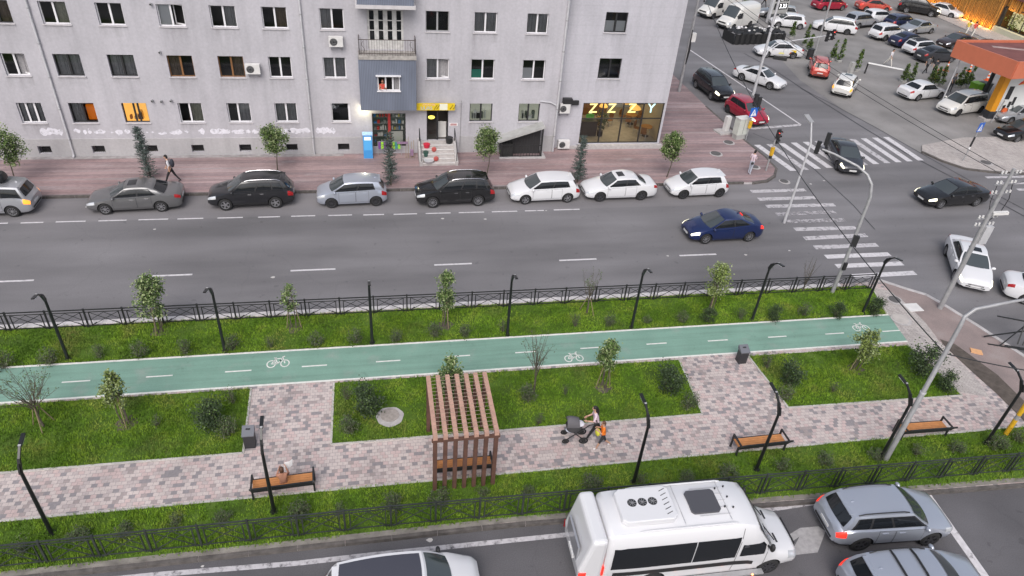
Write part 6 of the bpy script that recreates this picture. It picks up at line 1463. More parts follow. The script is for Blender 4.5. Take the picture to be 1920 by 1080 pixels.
def tree(label, base, z0, h, r, shape, kind, seed, leaves=1500, clear=.35, stems=3, stakes=2, size=.085, group='young trees in the park', cat='tree', name='young_tree', mats=None, lean=(0, 0)):
    rnd = random.Random(seed); t = thing(name, label, cat, (base[0], base[1], z0), rnd.uniform(0, 6), group)
    zc = h * clear; pts = crown_pts(rnd, 34 if leaves > 900 else 22, zc, h, r, shape)
    k = MB()
    for i in range(stems):
        a = 2 * math.pi * i / stems + rnd.random(); s = .10 if stems > 1 else 0
        b_ = (r * .28 * math.cos(a), r * .28 * math.sin(a), zc + (h - zc) * .25); limb(k, rnd, (s * math.cos(a), s * math.sin(a), -.02), b_, .028 if stems > 1 else .045, .018)
        top = (r * .2 * math.cos(a), r * .2 * math.sin(a), h * .93); limb(k, rnd, b_, top, .018, .006)
        for _ in range(5):
            q = rnd.choice(pts); st = Vector(b_).lerp(Vector(top), rnd.uniform(0, .8)); limb(k, rnd, st, q[:3], .010, .004)
    k.build('trunk', M['bark'], t, 50)
    k = MB(); leafcloud(rnd, pts, int(leaves * 1.7), size * 1.08, r * .21, k); k.build('crown', [M[x] for x in (mats or ('leaf', 'leaf_pale', 'leaf_dark'))], t)
    for i in range(stakes):
        a = 2 * math.pi * i / stakes + .5; k = MB(); k.tube([(.32 * math.cos(a), .32 * math.sin(a), 0), (.10 * math.cos(a), .10 * math.sin(a), zc + .35)], .02, 6); k.build('stake', M['stake'], t)
    k = MB(); n = 14; k.sheet([((.38 + .1 * math.sin(i * 2.1 + seed)) * math.cos(2 * math.pi * i / n), (.34 + .09 * math.cos(i * 1.7)) * math.sin(2 * math.pi * i / n)) for i in range(n)], .02)
    if z0 < .2 and group.startswith('young'): k.build('planting_hole', M['dirt'], t)
    return t
def bare_tree(label, base, z0, h, r, seed, leaves=220, nb=26, vase=True, stakes=2, group='young trees in the park', fork=.35):
    rnd = random.Random(seed); t = thing('sparse_tree', label, 'tree', (base[0], base[1], z0), rnd.uniform(0, 6), group); k = MB(); tips = []
    f = Vector((0, 0, h * fork)); limb(k, rnd, (0, 0, -.02), f, .05, .035)
    for i in range(nb):
        a = 2 * math.pi * i / nb * 2.4 + rnd.uniform(-.3, .3); rr = r * rnd.uniform(.35, 1.0); tip = Vector((rr * math.cos(a), rr * math.sin(a), h * rnd.uniform(.68, 1.0) - (rr / r) * h * .12 * (1 if vase else .3)))
        st = Vector((0, 0, h * rnd.uniform(fork * .55, fork * 1.15))); limb(k, rnd, st, tip, .014, .004); tips.append((tip.x, tip.y, tip.z, .6))
        for _ in range(3):
            s_ = st.lerp(tip, rnd.uniform(.4, .9)); e = s_ + Vector((rnd.uniform(-.3, .3), rnd.uniform(-.3, .3), rnd.uniform(.05, .35))) * r * .7; limb(k, rnd, s_, e, .006, .003); tips.append((e.x, e.y, e.z, .6))
    k.build('trunk', M['bark'], t, 60)
    if leaves: k = MB(); leafcloud(rnd, tips, leaves, .055, .07, k); k.build('crown', [M['leaf_grey'], M['leaf'], M['leaf_dark']], t)
    for i in range(stakes):
        a = 2 * math.pi * i / stakes + .9; k = MB(); k.tube([(.4 * math.cos(a), .4 * math.sin(a), 0), (.08 * math.cos(a), .08 * math.sin(a), h * .36)], .02, 6); k.build('stake', M['stake'], t)
    return t
K2 = KZ
tree('dense oval young tree on the road lawn between the first and second black lamps', G(300, 622, K2), K2, 2.95, .62, 'column', 0, 1, 2100, .36)
tree('thin small leafy young tree on the road lawn right of the second black lamp', G(552, 615, K2), K2, 2.3, .33, 'column', 0, 2, 420, .5, 2)
tree('narrow dense young tree on the road lawn between the third and fourth black lamps', G(835, 610, K2), K2, 2.85, .42, 'column', 0, 3, 1500, .38)
bare_tree('sparse young tree with tufts on the road lawn left of the fifth black lamp', G(1100, 587, K2), K2, 2.6, .5, 4, 240, 12, False)
tree('bright round topped young tree on the road lawn between the fifth and sixth black lamps', G(1330, 585, K2), K2, 2.65, .55, 'round', 0, 5, 1500, .45, mats=('leaf_bright', 'leaf_pale', 'leaf'))
bare_tree('leafless upright young tree by the railing right of the sixth black lamp', G(1505, 545, K2), K2, 2.3, .42, 6, 0, 10, False, 0, fork=.15)
bare_tree('broad twiggy sparse young tree on the left lawn below the cycle track', G(82, 800, K2), K2, 3.0, 1.15, 7, 650, 34, True, 3)
tree('yellowish green young tree with stakes in the middle of the left lawn', G(237, 795, K2), K2, 2.5, .42, 'column', 0, 8, 1300, .42, mats=('leaf_bright', 'leaf_pale', 'leaf_dark'))
tree('dense young tree standing behind the pergola', G(845, 765, K2), K2, 2.55, .50, 'column', 0, 9, 1500, .42)
bare_tree('tall slim leafless tree on the middle lawn right of the pergola', G(1000, 738, K2), K2, 3.75, .72, 10, 170, 22, True, 0, fork=.38)
tree('dense young tree with crossed stakes near the middle bicycle marking', G(1130, 726, K2), K2, 2.4, .45, 'column', 0, 11, 1400, .45)
tree('yellow tinged young tree on the right lawn beside the cycle track', G(1603, 692, K2), K2, 2.15, .52, 'column', 0, 12, 1400, .40, mats=('leaf_bright', 'leaf_pale', 'leaf_dark'))
SG = 'round young trees along the far pavement'
for px, seed, h, r, lab in (((30, 345), 21, 3.1, .85, 'round young street tree above the people carrier at the left picture edge'), ((520, 320), 22, 2.9, .72, 'round young street tree behind the charcoal off-road car'), ((912, 330), 23, 3.1, .72, 'round young street tree in front of the slanted basement roof'), ((1250, 332), 24, 3.0, .66, 'round young street tree by the cafe corner')):
    tree(lab, G(*px, K2), K2, h, r, 'round', 0, seed, 2600, .47, 1, 0, .10, SG, name='street_tree', mats=('leaf', 'leaf_pale', 'leaf_dark'))
def conifer(label, base, h, seed, lean=0.):
    rnd = random.Random(seed); t = thing('conifer', label, 'conifer', (base[0], base[1], K2), 0, 'bluish young conifers along the kerb'); k = MB(); k.tube([(0, 0, 0), (lean * h * .5, 0, h * .5), (lean * h, 0, h)], [.05, .035, .01], 8); k.build('trunk', M['bark'], t)
    k = MB()
    for i in range(330):
        u = rnd.random() ** .9; z = .15 + (h - .15) * u; a = rnd.uniform(0, 6.283); L = (.60 * (1 - u * .58)) * rnd.uniform(.7, 1.15); c = Vector((lean * z, 0, z)); d = Vector((math.cos(a), math.sin(a), rnd.uniform(.0, .5))).normalized()
        n = int(8 + L * 30)
        for j in range(n):
            p = c + d * L * (j + 1) / n; e = Vector((rnd.uniform(-1, 1), rnd.uniform(-1, 1), rnd.uniform(-.6, .8))).normalized() * rnd.uniform(.06, .12); q = d.cross(e).normalized() * .017; m_ = 0 if rnd.random() < .7 else 1; k.add([p - q, p + q, p + e], [(0, 1, 2)], m_)
    k.build('crown', [M['needle'], mat('needle_light', (.12, .15, .14), .7, var=.3, vs=8)], t)
conifer('bluish young conifer standing behind the grey saloon', G(283, 335, K2), 3.15, 31, -.03)
conifer('bluish young conifer at the kerb in front of the shop window', G(733, 347, K2), 3.35, 32, -.01)
conifer('bluish young conifer at the kerb left of the cafe front', G(1082, 342, K2), 3.15, 33, .01)
# shrubs: a few built, the rest copied
def shrub_proto(seed, n, kind):
    rnd = random.Random(seed); t = thing('shrub', '', 'shrub', (0, 0, 0)); pts = crown_pts(rnd, 26, .12, .80, .36, 'round' if kind != 'twiggy' else 'vase'); k = MB()
    leafcloud(rnd, pts, n, .058 if kind == 'grey' else .052, .085, k, weights=(.6, .15, .25))
    k.build('foliage', [M[x] for x in {'dark': ('leaf_dark', 'leaf', 'leaf_dark'), 'grey': ('leaf_grey', 'leaf', 'leaf_dark'), 'twiggy': ('leaf_grey', 'leaf', 'leaf_dark')}[kind]], t)
    k = MB()
    for q in pts[::2 if kind != 'twiggy' else 1]: limb(k, rnd, (q[0] * .12, q[1] * .12, 0), q[:3], .009, .003)
    k.build('stem', M['bark'], t); return t
PR = {'dark': [shrub_proto(41, 2300, 'dark'), shrub_proto(42, 2000, 'dark')], 'grey': [shrub_proto(43, 850, 'grey'), shrub_proto(44, 700, 'grey')], 'twiggy': [shrub_proto(45, 380, 'twiggy')]}
used = set(); rs = random.Random(9)
def shrub(px, py, size, kind, label, group, z=1.0):
    p = rs.choice(PR[kind]); o = p if p.name not in used else copy_tree(p); used.add(p.name)
    g = G(px, py, K2); o.location = (g.x, g.y, K2); o.rotation_euler = (0, 0, rs.uniform(0, 6.28)); s = size * (1.28 if kind == 'dark' else 1.15); o.scale = (s, s, s * z); tag(o, label, 'shrub', group)
row = [(8, 690, .95, 'grey'), (95, 682, .85, 'grey'), (187, 670, .62, 'grey'), (265, 668, .85, 'grey'), (347, 663, .72, 'grey'), (437, 655, .78, 'grey'), (508, 652, .60, 'twiggy'), (594, 648, .80, 'grey'), (667, 642, .80, 'grey'), (743, 640, .65, 'grey'), (815, 632, .78, 'grey'), (873, 632, .72, 'grey'), (943, 622, .70, 'twiggy'), (1078, 612, .8, 'twiggy'), (1143, 612, .68, 'grey'), (1212, 606, .5, 'grey'), (1278, 604, .70, 'grey'), (1325, 604, .74, 'dark'), (1387, 597, .58, 'grey'), (1449, 600, .76, 'dark'), (1505, 592, .78, 'grey'), (1567, 595, .80, 'dark'), (1637, 590, .95, 'dark')]
for i, (px, py, s, kd) in enumerate(row): shrub(px, py, s, kd, 'small %s shrub, %s from the left on the lawn along the road railing' % ({'grey': 'greyish', 'dark': 'dark', 'twiggy': 'thin twiggy'}[kd], ORD[i]), 'shrubs on the road lawn')
mid = [(398, 800, 1.15, 'dark', 'largest dark shrub at the right end of the left lawn'), (428, 815, .85, 'grey', 'pinkish grey shrub just above the left litter bin'), (437, 755, .75, 'twiggy', 'twiggy shrub at the upper right corner of the left lawn'), (295, 800, .6, 'twiggy', 'low green plant right of the staked tree on the left lawn'), (688, 775, 1.25, 'dark', 'big dark shrub left of the round manhole'), (655, 812, .85, 'grey', 'greyish shrub at the lower left of the manhole'), (650, 750, .75, 'twiggy', 'thin shrub at the upper left corner of the middle lawn'), (988, 752, .85, 'grey', 'low shrub round the foot of the tall leafless tree'), (1010, 795, .6, 'twiggy', 'sparse weed on the middle lawn near the stroller'), (1060, 740, .5, 'twiggy', 'faint low plant on the middle lawn above the walkers'), (1250, 735, 1.25, 'dark', 'tall dark shrub at the upper right end of the middle lawn'), (1290, 765, .85, 'grey', 'greyish shrub at the lower right corner of the middle lawn'), (1437, 690, .8, 'twiggy', 'small leafy shrub right of the bin by the cycle track'), (1476, 720, 1.1, 'dark', 'dark shrub at the left end of the right lawn'), (1470, 748, .85, 'grey', 'grey green shrub behind the lamp at the right lawn'), (1560, 735, .6, 'twiggy', 'sparse plant in the middle of the right lawn'), (1725, 700, 1.4, 'dark', 'largest dark shrub at the corner of the right lawn'), (1768, 730, .9, 'dark', 'dark green shrub at the right tip of the right lawn')]
for px, py, s, kd, lab in mid: shrub(px, py, s, kd, lab, 'shrubs on the inner lawns')
low = [(45, 1035, .9), (150, 1010, .8), (235, 1000, .75), (330, 985, .8), (420, 975, .7), (560, 968, .95), (635, 965, .85), (735, 952, .9), (825, 942, 1.0), (905, 930, .8), (990, 925, .6), (1110, 915, .95), (1200, 905, .7), (1285, 900, .7), (1362, 893, .95), (1462, 880, 1.0), (1545, 868, .85), (1640, 858, .8), (1715, 852, .9), (1790, 845, .8), (1865, 838, 1.0), (1905, 828, 1.1)]
for i, (px, py, s) in enumerate(low): shrub(px, py, s * .95, 'grey' if i % 3 else 'twiggy', 'low straggly shrub, %s from the left in the strip behind the near railing' % ORD[i], 'low shrubs behind the near railing', .62)
# cypress bushes standing in tubs around the parking area
def cypress(label, x, y, h, seed, tub=True):
    rnd = random.Random(seed); t = thing('cypress_bush', label, 'shrub', (x, y, 0), 0, 'cypress bushes round the parking area'); zb = .22 if tub else 0
    pts = [(.0 + .34 * (1 - u) ** .7 * math.cos(a) * k_, .34 * (1 - u) ** .7 * math.sin(a) * k_, zb + .1 + (h - .1) * u, .5) for u, a, k_ in [(rnd.random() ** 1.2, rnd.uniform(0, 6.28), math.sqrt(rnd.random())) for _ in range(60)]]
    k = MB(); leafcloud(rnd, pts, 1100, .12, .085, k, weights=(.5, .2, .3)); k.build('foliage', [M['leaf'], M['leaf_bright'], M['leaf_dark']], t)
    if tub: MB().box(0, 0, zb / 2, .42, .42, zb, 0, 0, 1.15).build('tub', M['grey_box'], t)
    MB().tube([(0, 0, zb * .8), (0, 0, h * .9)], .02, 5).build('stem', M['bark'], t)
for i, (px, py, h, lab) in enumerate(((1483, 70, 1.6, 'cypress bush at the right end of the black covered stall'), (1508, 86, 2.0, 'taller cypress bush right of the black covered stall'), (1515, 98, 1.6, 'cypress bush above the taxi tail'), (1560, 112, 1.7, 'cypress bush behind the orange red off-road car'), (1572, 116, 2.0, 'cypress bush right of the orange red off-road car'), (1605, 133, 1.9, 'leaning cypress bush at the left end of the white barrier'), (1692, 154, 1.5, 'left cypress bush of the pair at the right end of the barrier'), (1706, 154, 1.6, 'right cypress bush of the pair at the right end of the barrier'), (1742, 160, 1.6, 'left cypress bush of the trio behind the white saloon'), (1751, 160, 1.5, 'middle cypress bush of the trio behind the white saloon'), (1762, 160, 1.8, 'right cypress bush of the trio behind the white saloon'), (1794, 164, 1.7, 'left cypress bush of the trio by the green bin'), (1803, 164, 1.5, 'middle cypress bush of the trio by the green bin'), (1813, 164, 1.8, 'right cypress bush of the trio by the green bin'), (1376, 14, 2.0, 'left cypress bush at the top behind the cargo vans'), (1396, 16, 1.6, 'right cypress bush at the top behind the cargo vans'))):
    g = G(px, py); cypress(lab, g.x, g.y, h, 60 + i)
# ------------------------------------------------------------------ people
def person(label, loc, rz, h=1.72, legs=((.45, .15), (-.4, .25)), arms=((-.35, .3), (.35, .3)), lean=.03, top='p_white', bottom='p_black', shoes='p_shoe', skin='skin', sleeve=.5, shorts=1.0, hair='hair_dark', long_hair=False, sit=False, wide=.085, group=None, look=0.0, bun=False):
    """skin-modifier body; local +x is where the person faces. legs: (thigh swing, knee bend), arms: (swing, elbow bend)"""
    s = h / 1.75; V = []; E = []; Rr = []; 
    def add(p, r, par=None): V.append(Vector(p) * s); Rr.append(r * s); (E.append((par, len(V) - 1)) if par is not None else None); return len(V) - 1
    hz = .92; seg = {}
    pel = add((0, 0, hz), .125); bel = add((lean * .4, 0, hz + .17), .112, pel); che = add((lean, 0, hz + .38), .13, bel); nk = add((lean * 1.3, 0, hz + .56), .058, che); hb = add((lean * 1.3 + .02, 0, hz + .64), .06, nk)
    hips = {}; hands = {}; rows = [('top', V[pel].copy(), V[bel].copy()), ('top', V[bel].copy(), V[che].copy()), ('top', V[che].copy(), V[nk] + Vector((0, 0, -.03))), ('skin', V[nk].copy(), V[hb].copy())]; feet = []
    for sg, (a, b_) in zip((1, -1), legs):
        hp = add((0, sg * wide, hz - .06), .095, pel); kn = (.43 * math.sin(a), sg * wide, hz - .06 - .43 * math.cos(a)); an = (kn[0] + .41 * math.sin(a - b_), sg * wide, kn[2] - .41 * math.cos(a - b_))
        k1 = add(kn, .058, hp); m1 = add(((kn[0] * .55 + an[0] * .45), sg * wide, kn[2] * .55 + an[2] * .45), .052, k1); a1 = add(an, .038, m1); f = a - b_; t1 = add((an[0] + .15 * math.cos(f * .5), sg * (wide + .02), an[2] - .045 + .15 * math.sin(f * .5) * .5), .034, a1)
        H_ = V[hp]; Kk = V[k1]; A_ = V[a1]; cut = H_.lerp(Kk, .95) if shorts >= 1 else Kk
        rows += [('bottom', V[pel].copy(), H_.copy()), ('bottom', H_.copy(), Kk.copy()), ('bottom' if shorts >= 1 else 'skin', Kk.lerp(A_, .12), A_.copy()), ('shoes', A_ + Vector((0, 0, -.01)), V[t1].copy())]; feet.append(min(A_.z, V[t1].z) - .038 * s)
    for sg, (a, b_) in zip((1, -1), arms):
        sh = add((lean, sg * .165, hz + .48), .062, che); el = (lean + .27 * math.sin(a), sg * .215, hz + .48 - .27 * math.cos(a)); wr = (el[0] + .24 * math.sin(a + b_), sg * (.20 if b_ < 1 else .13), el[2] - .24 * math.cos(a + b_))
        e1 = add(el, .043, sh); w1 = add(wr, .030, e1); S_, El, Wr = V[sh], V[e1], V[w1]
        rows += [('top', V[che].copy(), S_.copy()), ('top' if sleeve >= .3 else 'skin', S_.copy(), S_.lerp(El, .9)), ('top' if sleeve >= 1 else 'skin', El.copy(), Wr.copy())]; hands[sg] = (Wr.copy(), (Wr - El).normalized())
    me = bpy.data.meshes.new('tmp'); me.from_pydata([tuple(v) for v in V], E, []); o = bpy.data.objects.new('tmp', me); col.objects.link(o)
    md = o.modifiers.new('s', 'SKIN'); me.skin_vertices[0].data[0].use_root = True
    for i, sv in enumerate(me.skin_vertices[0].data): sv.radius = (Rr[i], Rr[i] * (1.0 if i not in (pel, bel, che) else 1.25))
    for i in (pel, bel, che): me.skin_vertices[0].data[i].radius = (Rr[i] * .85, Rr[i] * 1.2)
    md2 = o.modifiers.new('u', 'SUBSURF'); md2.levels = 2; md2.render_levels = 2
    dg = bpy.context.evaluated_depsgraph_get(); bm_ = bpy.data.meshes.new_from_object(o.evaluated_get(dg)); bpy.data.objects.remove(o)
    mats = {'top': 0, 'bottom': 1, 'shoes': 2, 'skin': 3}; mb = MB(); mb.v = [tuple(v.co) for v in bm_.vertices]
    for p in bm_.polygons:
        c = p.center; best = None
        for nm, a, b_ in rows:
            d = b_ - a; t = max(0, min(1, (c - a).dot(d) / max(d.length_squared, 1e-9))); q = (c - (a + d * t)).length
            if best is None or q < best[0]: best = (q, nm)
        nm = best[1]
        if nm == 'top' and c.z < (hz + .03) * s and not sit: nm = 'bottom'
        mb.f.append(list(p.vertices)); mb.m.append(mats[nm])
    hc = V[hb] + Vector((.022 + look, 0, .095)) * s
    mb.sphere(hc, (.098 * s, .076 * s, .118 * s), 14, 10, 3); mb.sphere(hc + Vector((.098, 0, -.015)) * s, (.016 * s, .014 * s, .022 * s), 6, 5, 3)
    for sg in (1, -1): mb.sphere(hc + Vector((.0, sg * .077, -.005)) * s, (.018 * s, .010 * s, .03 * s), 6, 5, 3); mb.sphere(hc + Vector((.088, sg * .030, .012)) * s, .010 * s, 6, 4, 4)
    mb.box(hc.x + .09 * s, 0, hc.z - .055 * s, .012 * s, .04 * s, .010 * s, 4)
    for sg, (w_, d) in hands.items():
        side = Vector((0, sg, 0)); up = d.cross(side).normalized(); pc = w_ + d * .045 * s
        mb.bar(w_, w_ + d * .085 * s, .075 * s, .028 * s, 3, side)
        for i in range(4):
            b0_ = w_ + d * .083 * s + up * (i - 1.5) * .019 * s; l = (.062, .072, .066, .05)[i] * s; m1 = b0_ + d * l * .55 - side * .008 * s; mb.tube([b0_, m1, m1 + (d * .4 - side * .35).normalized() * l * .5], [.009 * s, .008 * s, .006 * s], 6, 3)
        tb = w_ + d * .03 * s + up * .035 * s; mb.tube([tb, tb + (up * .7 + d * .6) * .035 * s, tb + (up * .7 + d * 1.3) * .05 * s], [.011 * s, .010 * s, .007 * s], 6, 3)
    low = min(feet) if not sit else 0
    t = thing('person', label, 'person', (loc[0], loc[1], loc[2] - low), rz, group)
    mb.build('body', [PM[top], PM[bottom], PM[shoes], M[skin], M['hair_dark']], t, 60)
    k = MB(); n = 12
    k.grid(lambda a, e: hc + Vector((-.012 + .104 * math.cos(e) * math.cos(a) , .086 * math.cos(e) * math.sin(a), .010 + .120 * math.sin(e) - (.05 if math.cos(a) < -.1 and e < .2 else 0))) * s, rng(0, 2 * math.pi, 16), [(.55 if False else .12), .35, .7, 1.1, 1.5707])
    k.grid(lambda a, e: hc + Vector((-.02 + .096 * math.cos(a), .082 * math.sin(a), -.02 - .07 * e + .035 * (1 - e))) * s, rng(math.pi * .55, math.pi * 1.45, 10), [0, .5, 1])
    if long_hair: k.tube([hc + Vector((-.07, 0, .02)) * s, hc + Vector((-.11, 0, -.12)) * s, hc + Vector((-.13, 0, -.32)) * s, hc + Vector((-.10, 0, -.45)) * s], [.07 * s, .085 * s, .075 * s, .03 * s], 8)
    if bun: k.sphere(hc + Vector((-.10, 0, .07)) * s, .055 * s, 8, 6)
    k.build('hair', M[hair], t, 60); t['head_z'] = hc.z
    return t
PM = {n: mat('cloth_' + n, c, .85, var=.12, vs=14) for n, c in {'p_white': (.62, .60, .63), 'p_black': (.018, .018, .02), 'p_shoe': (.05, .05, .055), 'p_pink': (.62, .50, .56), 'p_orange': (.80, .19, .015), 'p_tan': (.42, .20, .13), 'p_paleblue': (.42, .45, .52), 'p_yellow': (.60, .45, .06), 'p_red': (.55, .07, .05), 'p_grey': (.12, .12, .13), 'p_cream': (.60, .57, .52), 'p_whiteshoe': (.68, .66, .66), 'p_dark': (.03, .03, .035)}.items()}
g = G(325, 342, K2); man = person('person in a white shirt and black trousers striding left with a backpack', g, math.pi, 1.76, ((.50, .10), (-.42, .18)), ((-.25, .35), (.25, .3)), .06, 'p_white', 'p_black', 'p_shoe')
bp = thing('backpack', 'dark backpack worn by the person walking along the far pavement', 'backpack', man.location, math.pi); k = MB(); k.sphere((-.16, 0, 1.26), (.13, .17, .26), 12, 8); bpk = k.build('bag', mat('backpack_cloth', (.03, .032, .045), .8), bp, 60)
k = MB()
for y in (-.11, .11): k.tube([(-.06, y, 1.45), (.10, y, 1.46), (.15, y, 1.30), (.08, y, 1.10), (-.08, y, 1.06)], .018, 5)
k.build('strap', M['dark'], bp)
g = G(1113, 821, K2); wo = person('person in a pale pink top and black trousers pushing a grey pram', g, math.pi - .12, 1.70, ((.38, .05), (-.48, .22)), ((.28, 1.05), (.18, 1.2)), .10, 'p_pink', 'p_black', 'p_dark', sleeve=.4, long_hair=True)
g = G(1126, 840, K2); kid = person('child in an orange shirt and dark shorts walking beside the pram', g, math.pi - .1, 1.42, ((.32, .05), (-.38, .45)), ((.30, 1.9), (.25, 1.9)), .04, 'p_orange', 'p_dark', 'p_whiteshoe', hair='hair_brown', sleeve=.5, shorts=.5)
g2_ = Vector((kid.location.x, kid.location.y, 0)); t = MB(); t.sphere((0, 0, 0), (.10, .15, .16), 10, 7); tag(t.build('toy_bag', mat('lime_yellow', (.52, .50, .05), .6, var=.2, vs=15), None, 50, (kid.location.x - .24, kid.location.y, K2 + .90)), 'lime yellow soft bag held by the child in orange', 'bag')
# pram
g = G(1076, 826, K2); pm = thing('pram', 'grey hooded pram with black wheels pushed along the brick path', 'pram', (g.x - .02, g.y + .10, K2), math.pi - .12); pm.scale = (1.08, 1.05, 1.06)
k = MB(); k.grid(lambda a, u: (.32 * math.cos(a) * (.80 + .2 * u) + .02, .20 * math.sin(a) * (.85 + .15 * u), .48 + .31 * u), rng(0, 2 * math.pi, 20), rng(0, 1, 4)); k.sheet([(.26 * math.cos(a) + .02, .17 * math.sin(a)) for a in rng(0, 2 * math.pi, 20)[:-1]], .48); k.build('carrycot', mat('pram_dark', (.06, .06, .065), .8), pm, 50)
k = MB(); k.grid(lambda a, e: (.10 + .30 * math.sin(e) * 1.0 * math.cos(a * .0) * (1) - .08, .235 * math.cos(a), .80 + .30 * math.sin(a) * (.35 + .65 * math.cos(e - .6))), rng(0, math.pi, 12), rng(-.5, 1.4, 10)); k.build('hood', mat('pram_hood', (.105, .10, .11), .8), pm, 60)
k = MB(); k.sphere((-.17, 0, .80), (.16, .17, .05), 10, 6); k.build('blanket', mat('pram_blanket', (.60, .60, .66), .9), pm, 60)
k = MB(); k.sphere((.12, 0, .46), (.20, .14, .06), 10, 6); k.build('basket', mat('pram_basket', (.40, .43, .50), .9), pm, 60)
k = MB()
for y in (-.22, .22): k.tube([(.30, y, .16), (-.05, y, .50), (-.45, y, .92), (-.70, y, 1.02)], .02, 6); k.tube([(-.34, y, .18), (.05, y, .55)], .02, 6)
k.tube([(-.70, -.22, 1.02), (-.72, .22, 1.02)], .018, 6); k.build('frame', M['black'], pm)
for x, r_ in ((.30, .10), (-.34, .14)):
    for y in (-.22, .22): k = MB(); k.tube([(x + r_ * math.cos(a), y, r_ + r_ * .9 * math.sin(a) - .0) for a in rng(0, 2 * math.pi, 18)], .03, 6); k.cyl((x, y, r_), r_ * .62, .02, 10, 0, 'y'); k.build('wheel', M['rubber'], pm)
# person sitting on the first bench, seen from behind
bl = BENCH.location; st_p = person('person with bare tanned shoulders sitting on the left bench reading a paper', (bl.x + .0, bl.y + .16, bl.z - .44), math.pi / 2 + .1, 1.62, ((1.45, 1.40), (1.50, 1.45)), ((.65, 1.35), (.75, 1.2)), -.04, 'p_tan', 'p_dark', 'p_dark', 'skin_tan', 0, hair='hair_brown', sit=True)
t = MB(); t.quad((-.06, -.02, 0), (.10, .02, 0), (.12, .10, .24), (-.04, .06, .24)); t.quad((.10, .02, 0), (.20, .10, .02), (.22, .18, .25), (.12, .10, .24)); tag(t.build('paper_sheet', M['white'], None, None, (bl.x + .07, bl.y + .60, bl.z + .60)), 'white folded paper held by the person on the left bench', 'paper')
g = G(1404, 327, K2); gl_ = person('person in a pink top and pale trousers waiting at the pavement corner', g, .6, 1.70, ((.06, .04), (-.05, .03)), ((.1, .5), (.25, 1.3)), .0, 'p_pink', 'p_paleblue', 'p_whiteshoe', bun=True, wide=.075)
t = MB(); t.sphere((0, 0, 0), (.11, .07, .10), 10, 6); hb_ = t.build('handbag', M['dark'], None, 50, (gl_.location.x - .10, gl_.location.y - .22, K2 + .92)); tag(hb_, 'small black handbag carried by the person at the corner', 'handbag'); k = MB(); k.tube([(.0, 0, .08), (.1, .22, .52), (.12, .3, .5)], .012, 5); k.build('strap', M['dark'], hb_)
xw = EW[0] + .30; person('person with bare shoulders looking out of the closed blue balcony window', (xw, YF - .72, 3.62), -math.pi / 2, 1.70, ((0, 0), (0, 0)), ((.5, 1.7), (.4, 1.6)), .10, 'p_red', 'p_dark', 'p_dark', 'skin_tan', 0, hair='hair_brown')
def walker(px, py, rz, lab, **kw): g = G(px, py); return person(lab, g, rz, **kw)
walker(1664, 124, -1.2, 'person in white crossing the parking area with wide steps', h=1.74, legs=((.5, .1), (-.5, .15)), top='p_white', bottom='p_cream', shoes='p_dark')
walker(1733, 138, .2, 'person in a grey shirt and black trousers walking by the dark grey liftback', h=1.76, top='p_grey', bottom='p_black')
walker(1747, 143, .9, 'person in dark clothes stooping beside the one in grey', h=1.72, top='p_dark', bottom='p_dark', lean=.16)
walker(1779, 172, -1.8, 'person in dark patterned clothes standing between the cypress trios', h=1.70, legs=((.08, .02), (-.08, .02)), top='p_grey', bottom='p_dark')
walker(1809, 66, .6, 'person in a yellow top and pale trousers by the golden wall', h=1.72, top='p_yellow', bottom='p_cream', shoes='p_whiteshoe')
walker(1821, 69, .6, 'person in a red top and pale trousers by the golden wall', h=1.76, top='p_red', bottom='p_cream', shoes='p_whiteshoe', legs=((.45, .1), (-.45, .2)))
walker(1431, 13, -1.0, 'person in an orange top at the far left of the parking area', h=1.72, top='p_orange', bottom='p_dark')
# ------------------------------------------------------------------ fuel station, golden restaurant, parking area objects
M['orange_fascia'] = mat('orange_fascia', (.52, .155, .085), .5, var=.06, vs=2); M['maroon'] = mat('maroon_roof', (.155, .055, .05), .85, var=.25, vs=1.2)
fs = thing('fuel_canopy', 'flat orange edged fuel station canopy with a worn maroon roof', 'canopy', (49.4, 46.9, 0))
C1, C2, C3, C4 = (48.2, 52.4), (49.4, 46.9), (66, 49.4), (66, 53.2)
o = Vector((49.4, 46.9)); pr = [(p[0] - o.x, p[1] - o.y) for p in (C2, C3, C4, C1)]
k = MB(); k.prism(pr, 4.42, 5.55); k.build('roof', M['maroon'], fs)
k = MB()
for a, b_ in zip(pr, pr[1:] + pr[:1]):
    k.bar((*a, 5.06), (*b_, 5.06), .14, 1.36)
k.build('fascia', M['orange_fascia'], fs)
k = MB(); 
for q in (((1.3, 4.2), (4.6, 3.2), (4.9, 3.6), (1.5, 4.7)), ((5.0, 4.3), (9.5, 2.6), (10, 3.0), (5.3, 4.8)), ((5.5, 2.1), (7.5, 1.9), (7.5, 2.5), (6, 2.6))): k.sheet(q, 5.556)
k.build('bleached_patch', mat('bleached_roof', (.36, .26, .24), .9, var=.3, vs=2), fs)
for x, y in ((2.9, 4.6), (13, 4.4)): MB().cyl((x, y, 2.2), .16, 4.42, 12).build('column', M['dark'], fs)
MB().tube([(-.6, 5.0, 0), (-.6, 5.0, 4.42)], .05, 8).build('column', M['steel_pale'], fs)
fp = thing('fuel_pump', 'tall white fuel pump with an orange pillar and dark foot under the canopy', 'fuel pump', (51.3, 49.3, 0))
MB().box2(-.35, 3.4, -.35, .45, 0, .18).build('island', M['conc'], fp); MB().box2(-.05, 3.1, -.22, .3, .18, .85).build('foot', mat('pump_foot', (.03, .033, .04), .5), fp)
MB().box2(-.12, .42, -.26, .34, .851, 4.40).build('orange_pillar', mat('pump_orange', (.72, .30, .015), .5), fp); MB().box2(.421, 3.1, -.2, .28, .851, 4.40).build('cabinet', mat('pump_white', (.66, .67, .66), .45), fp)
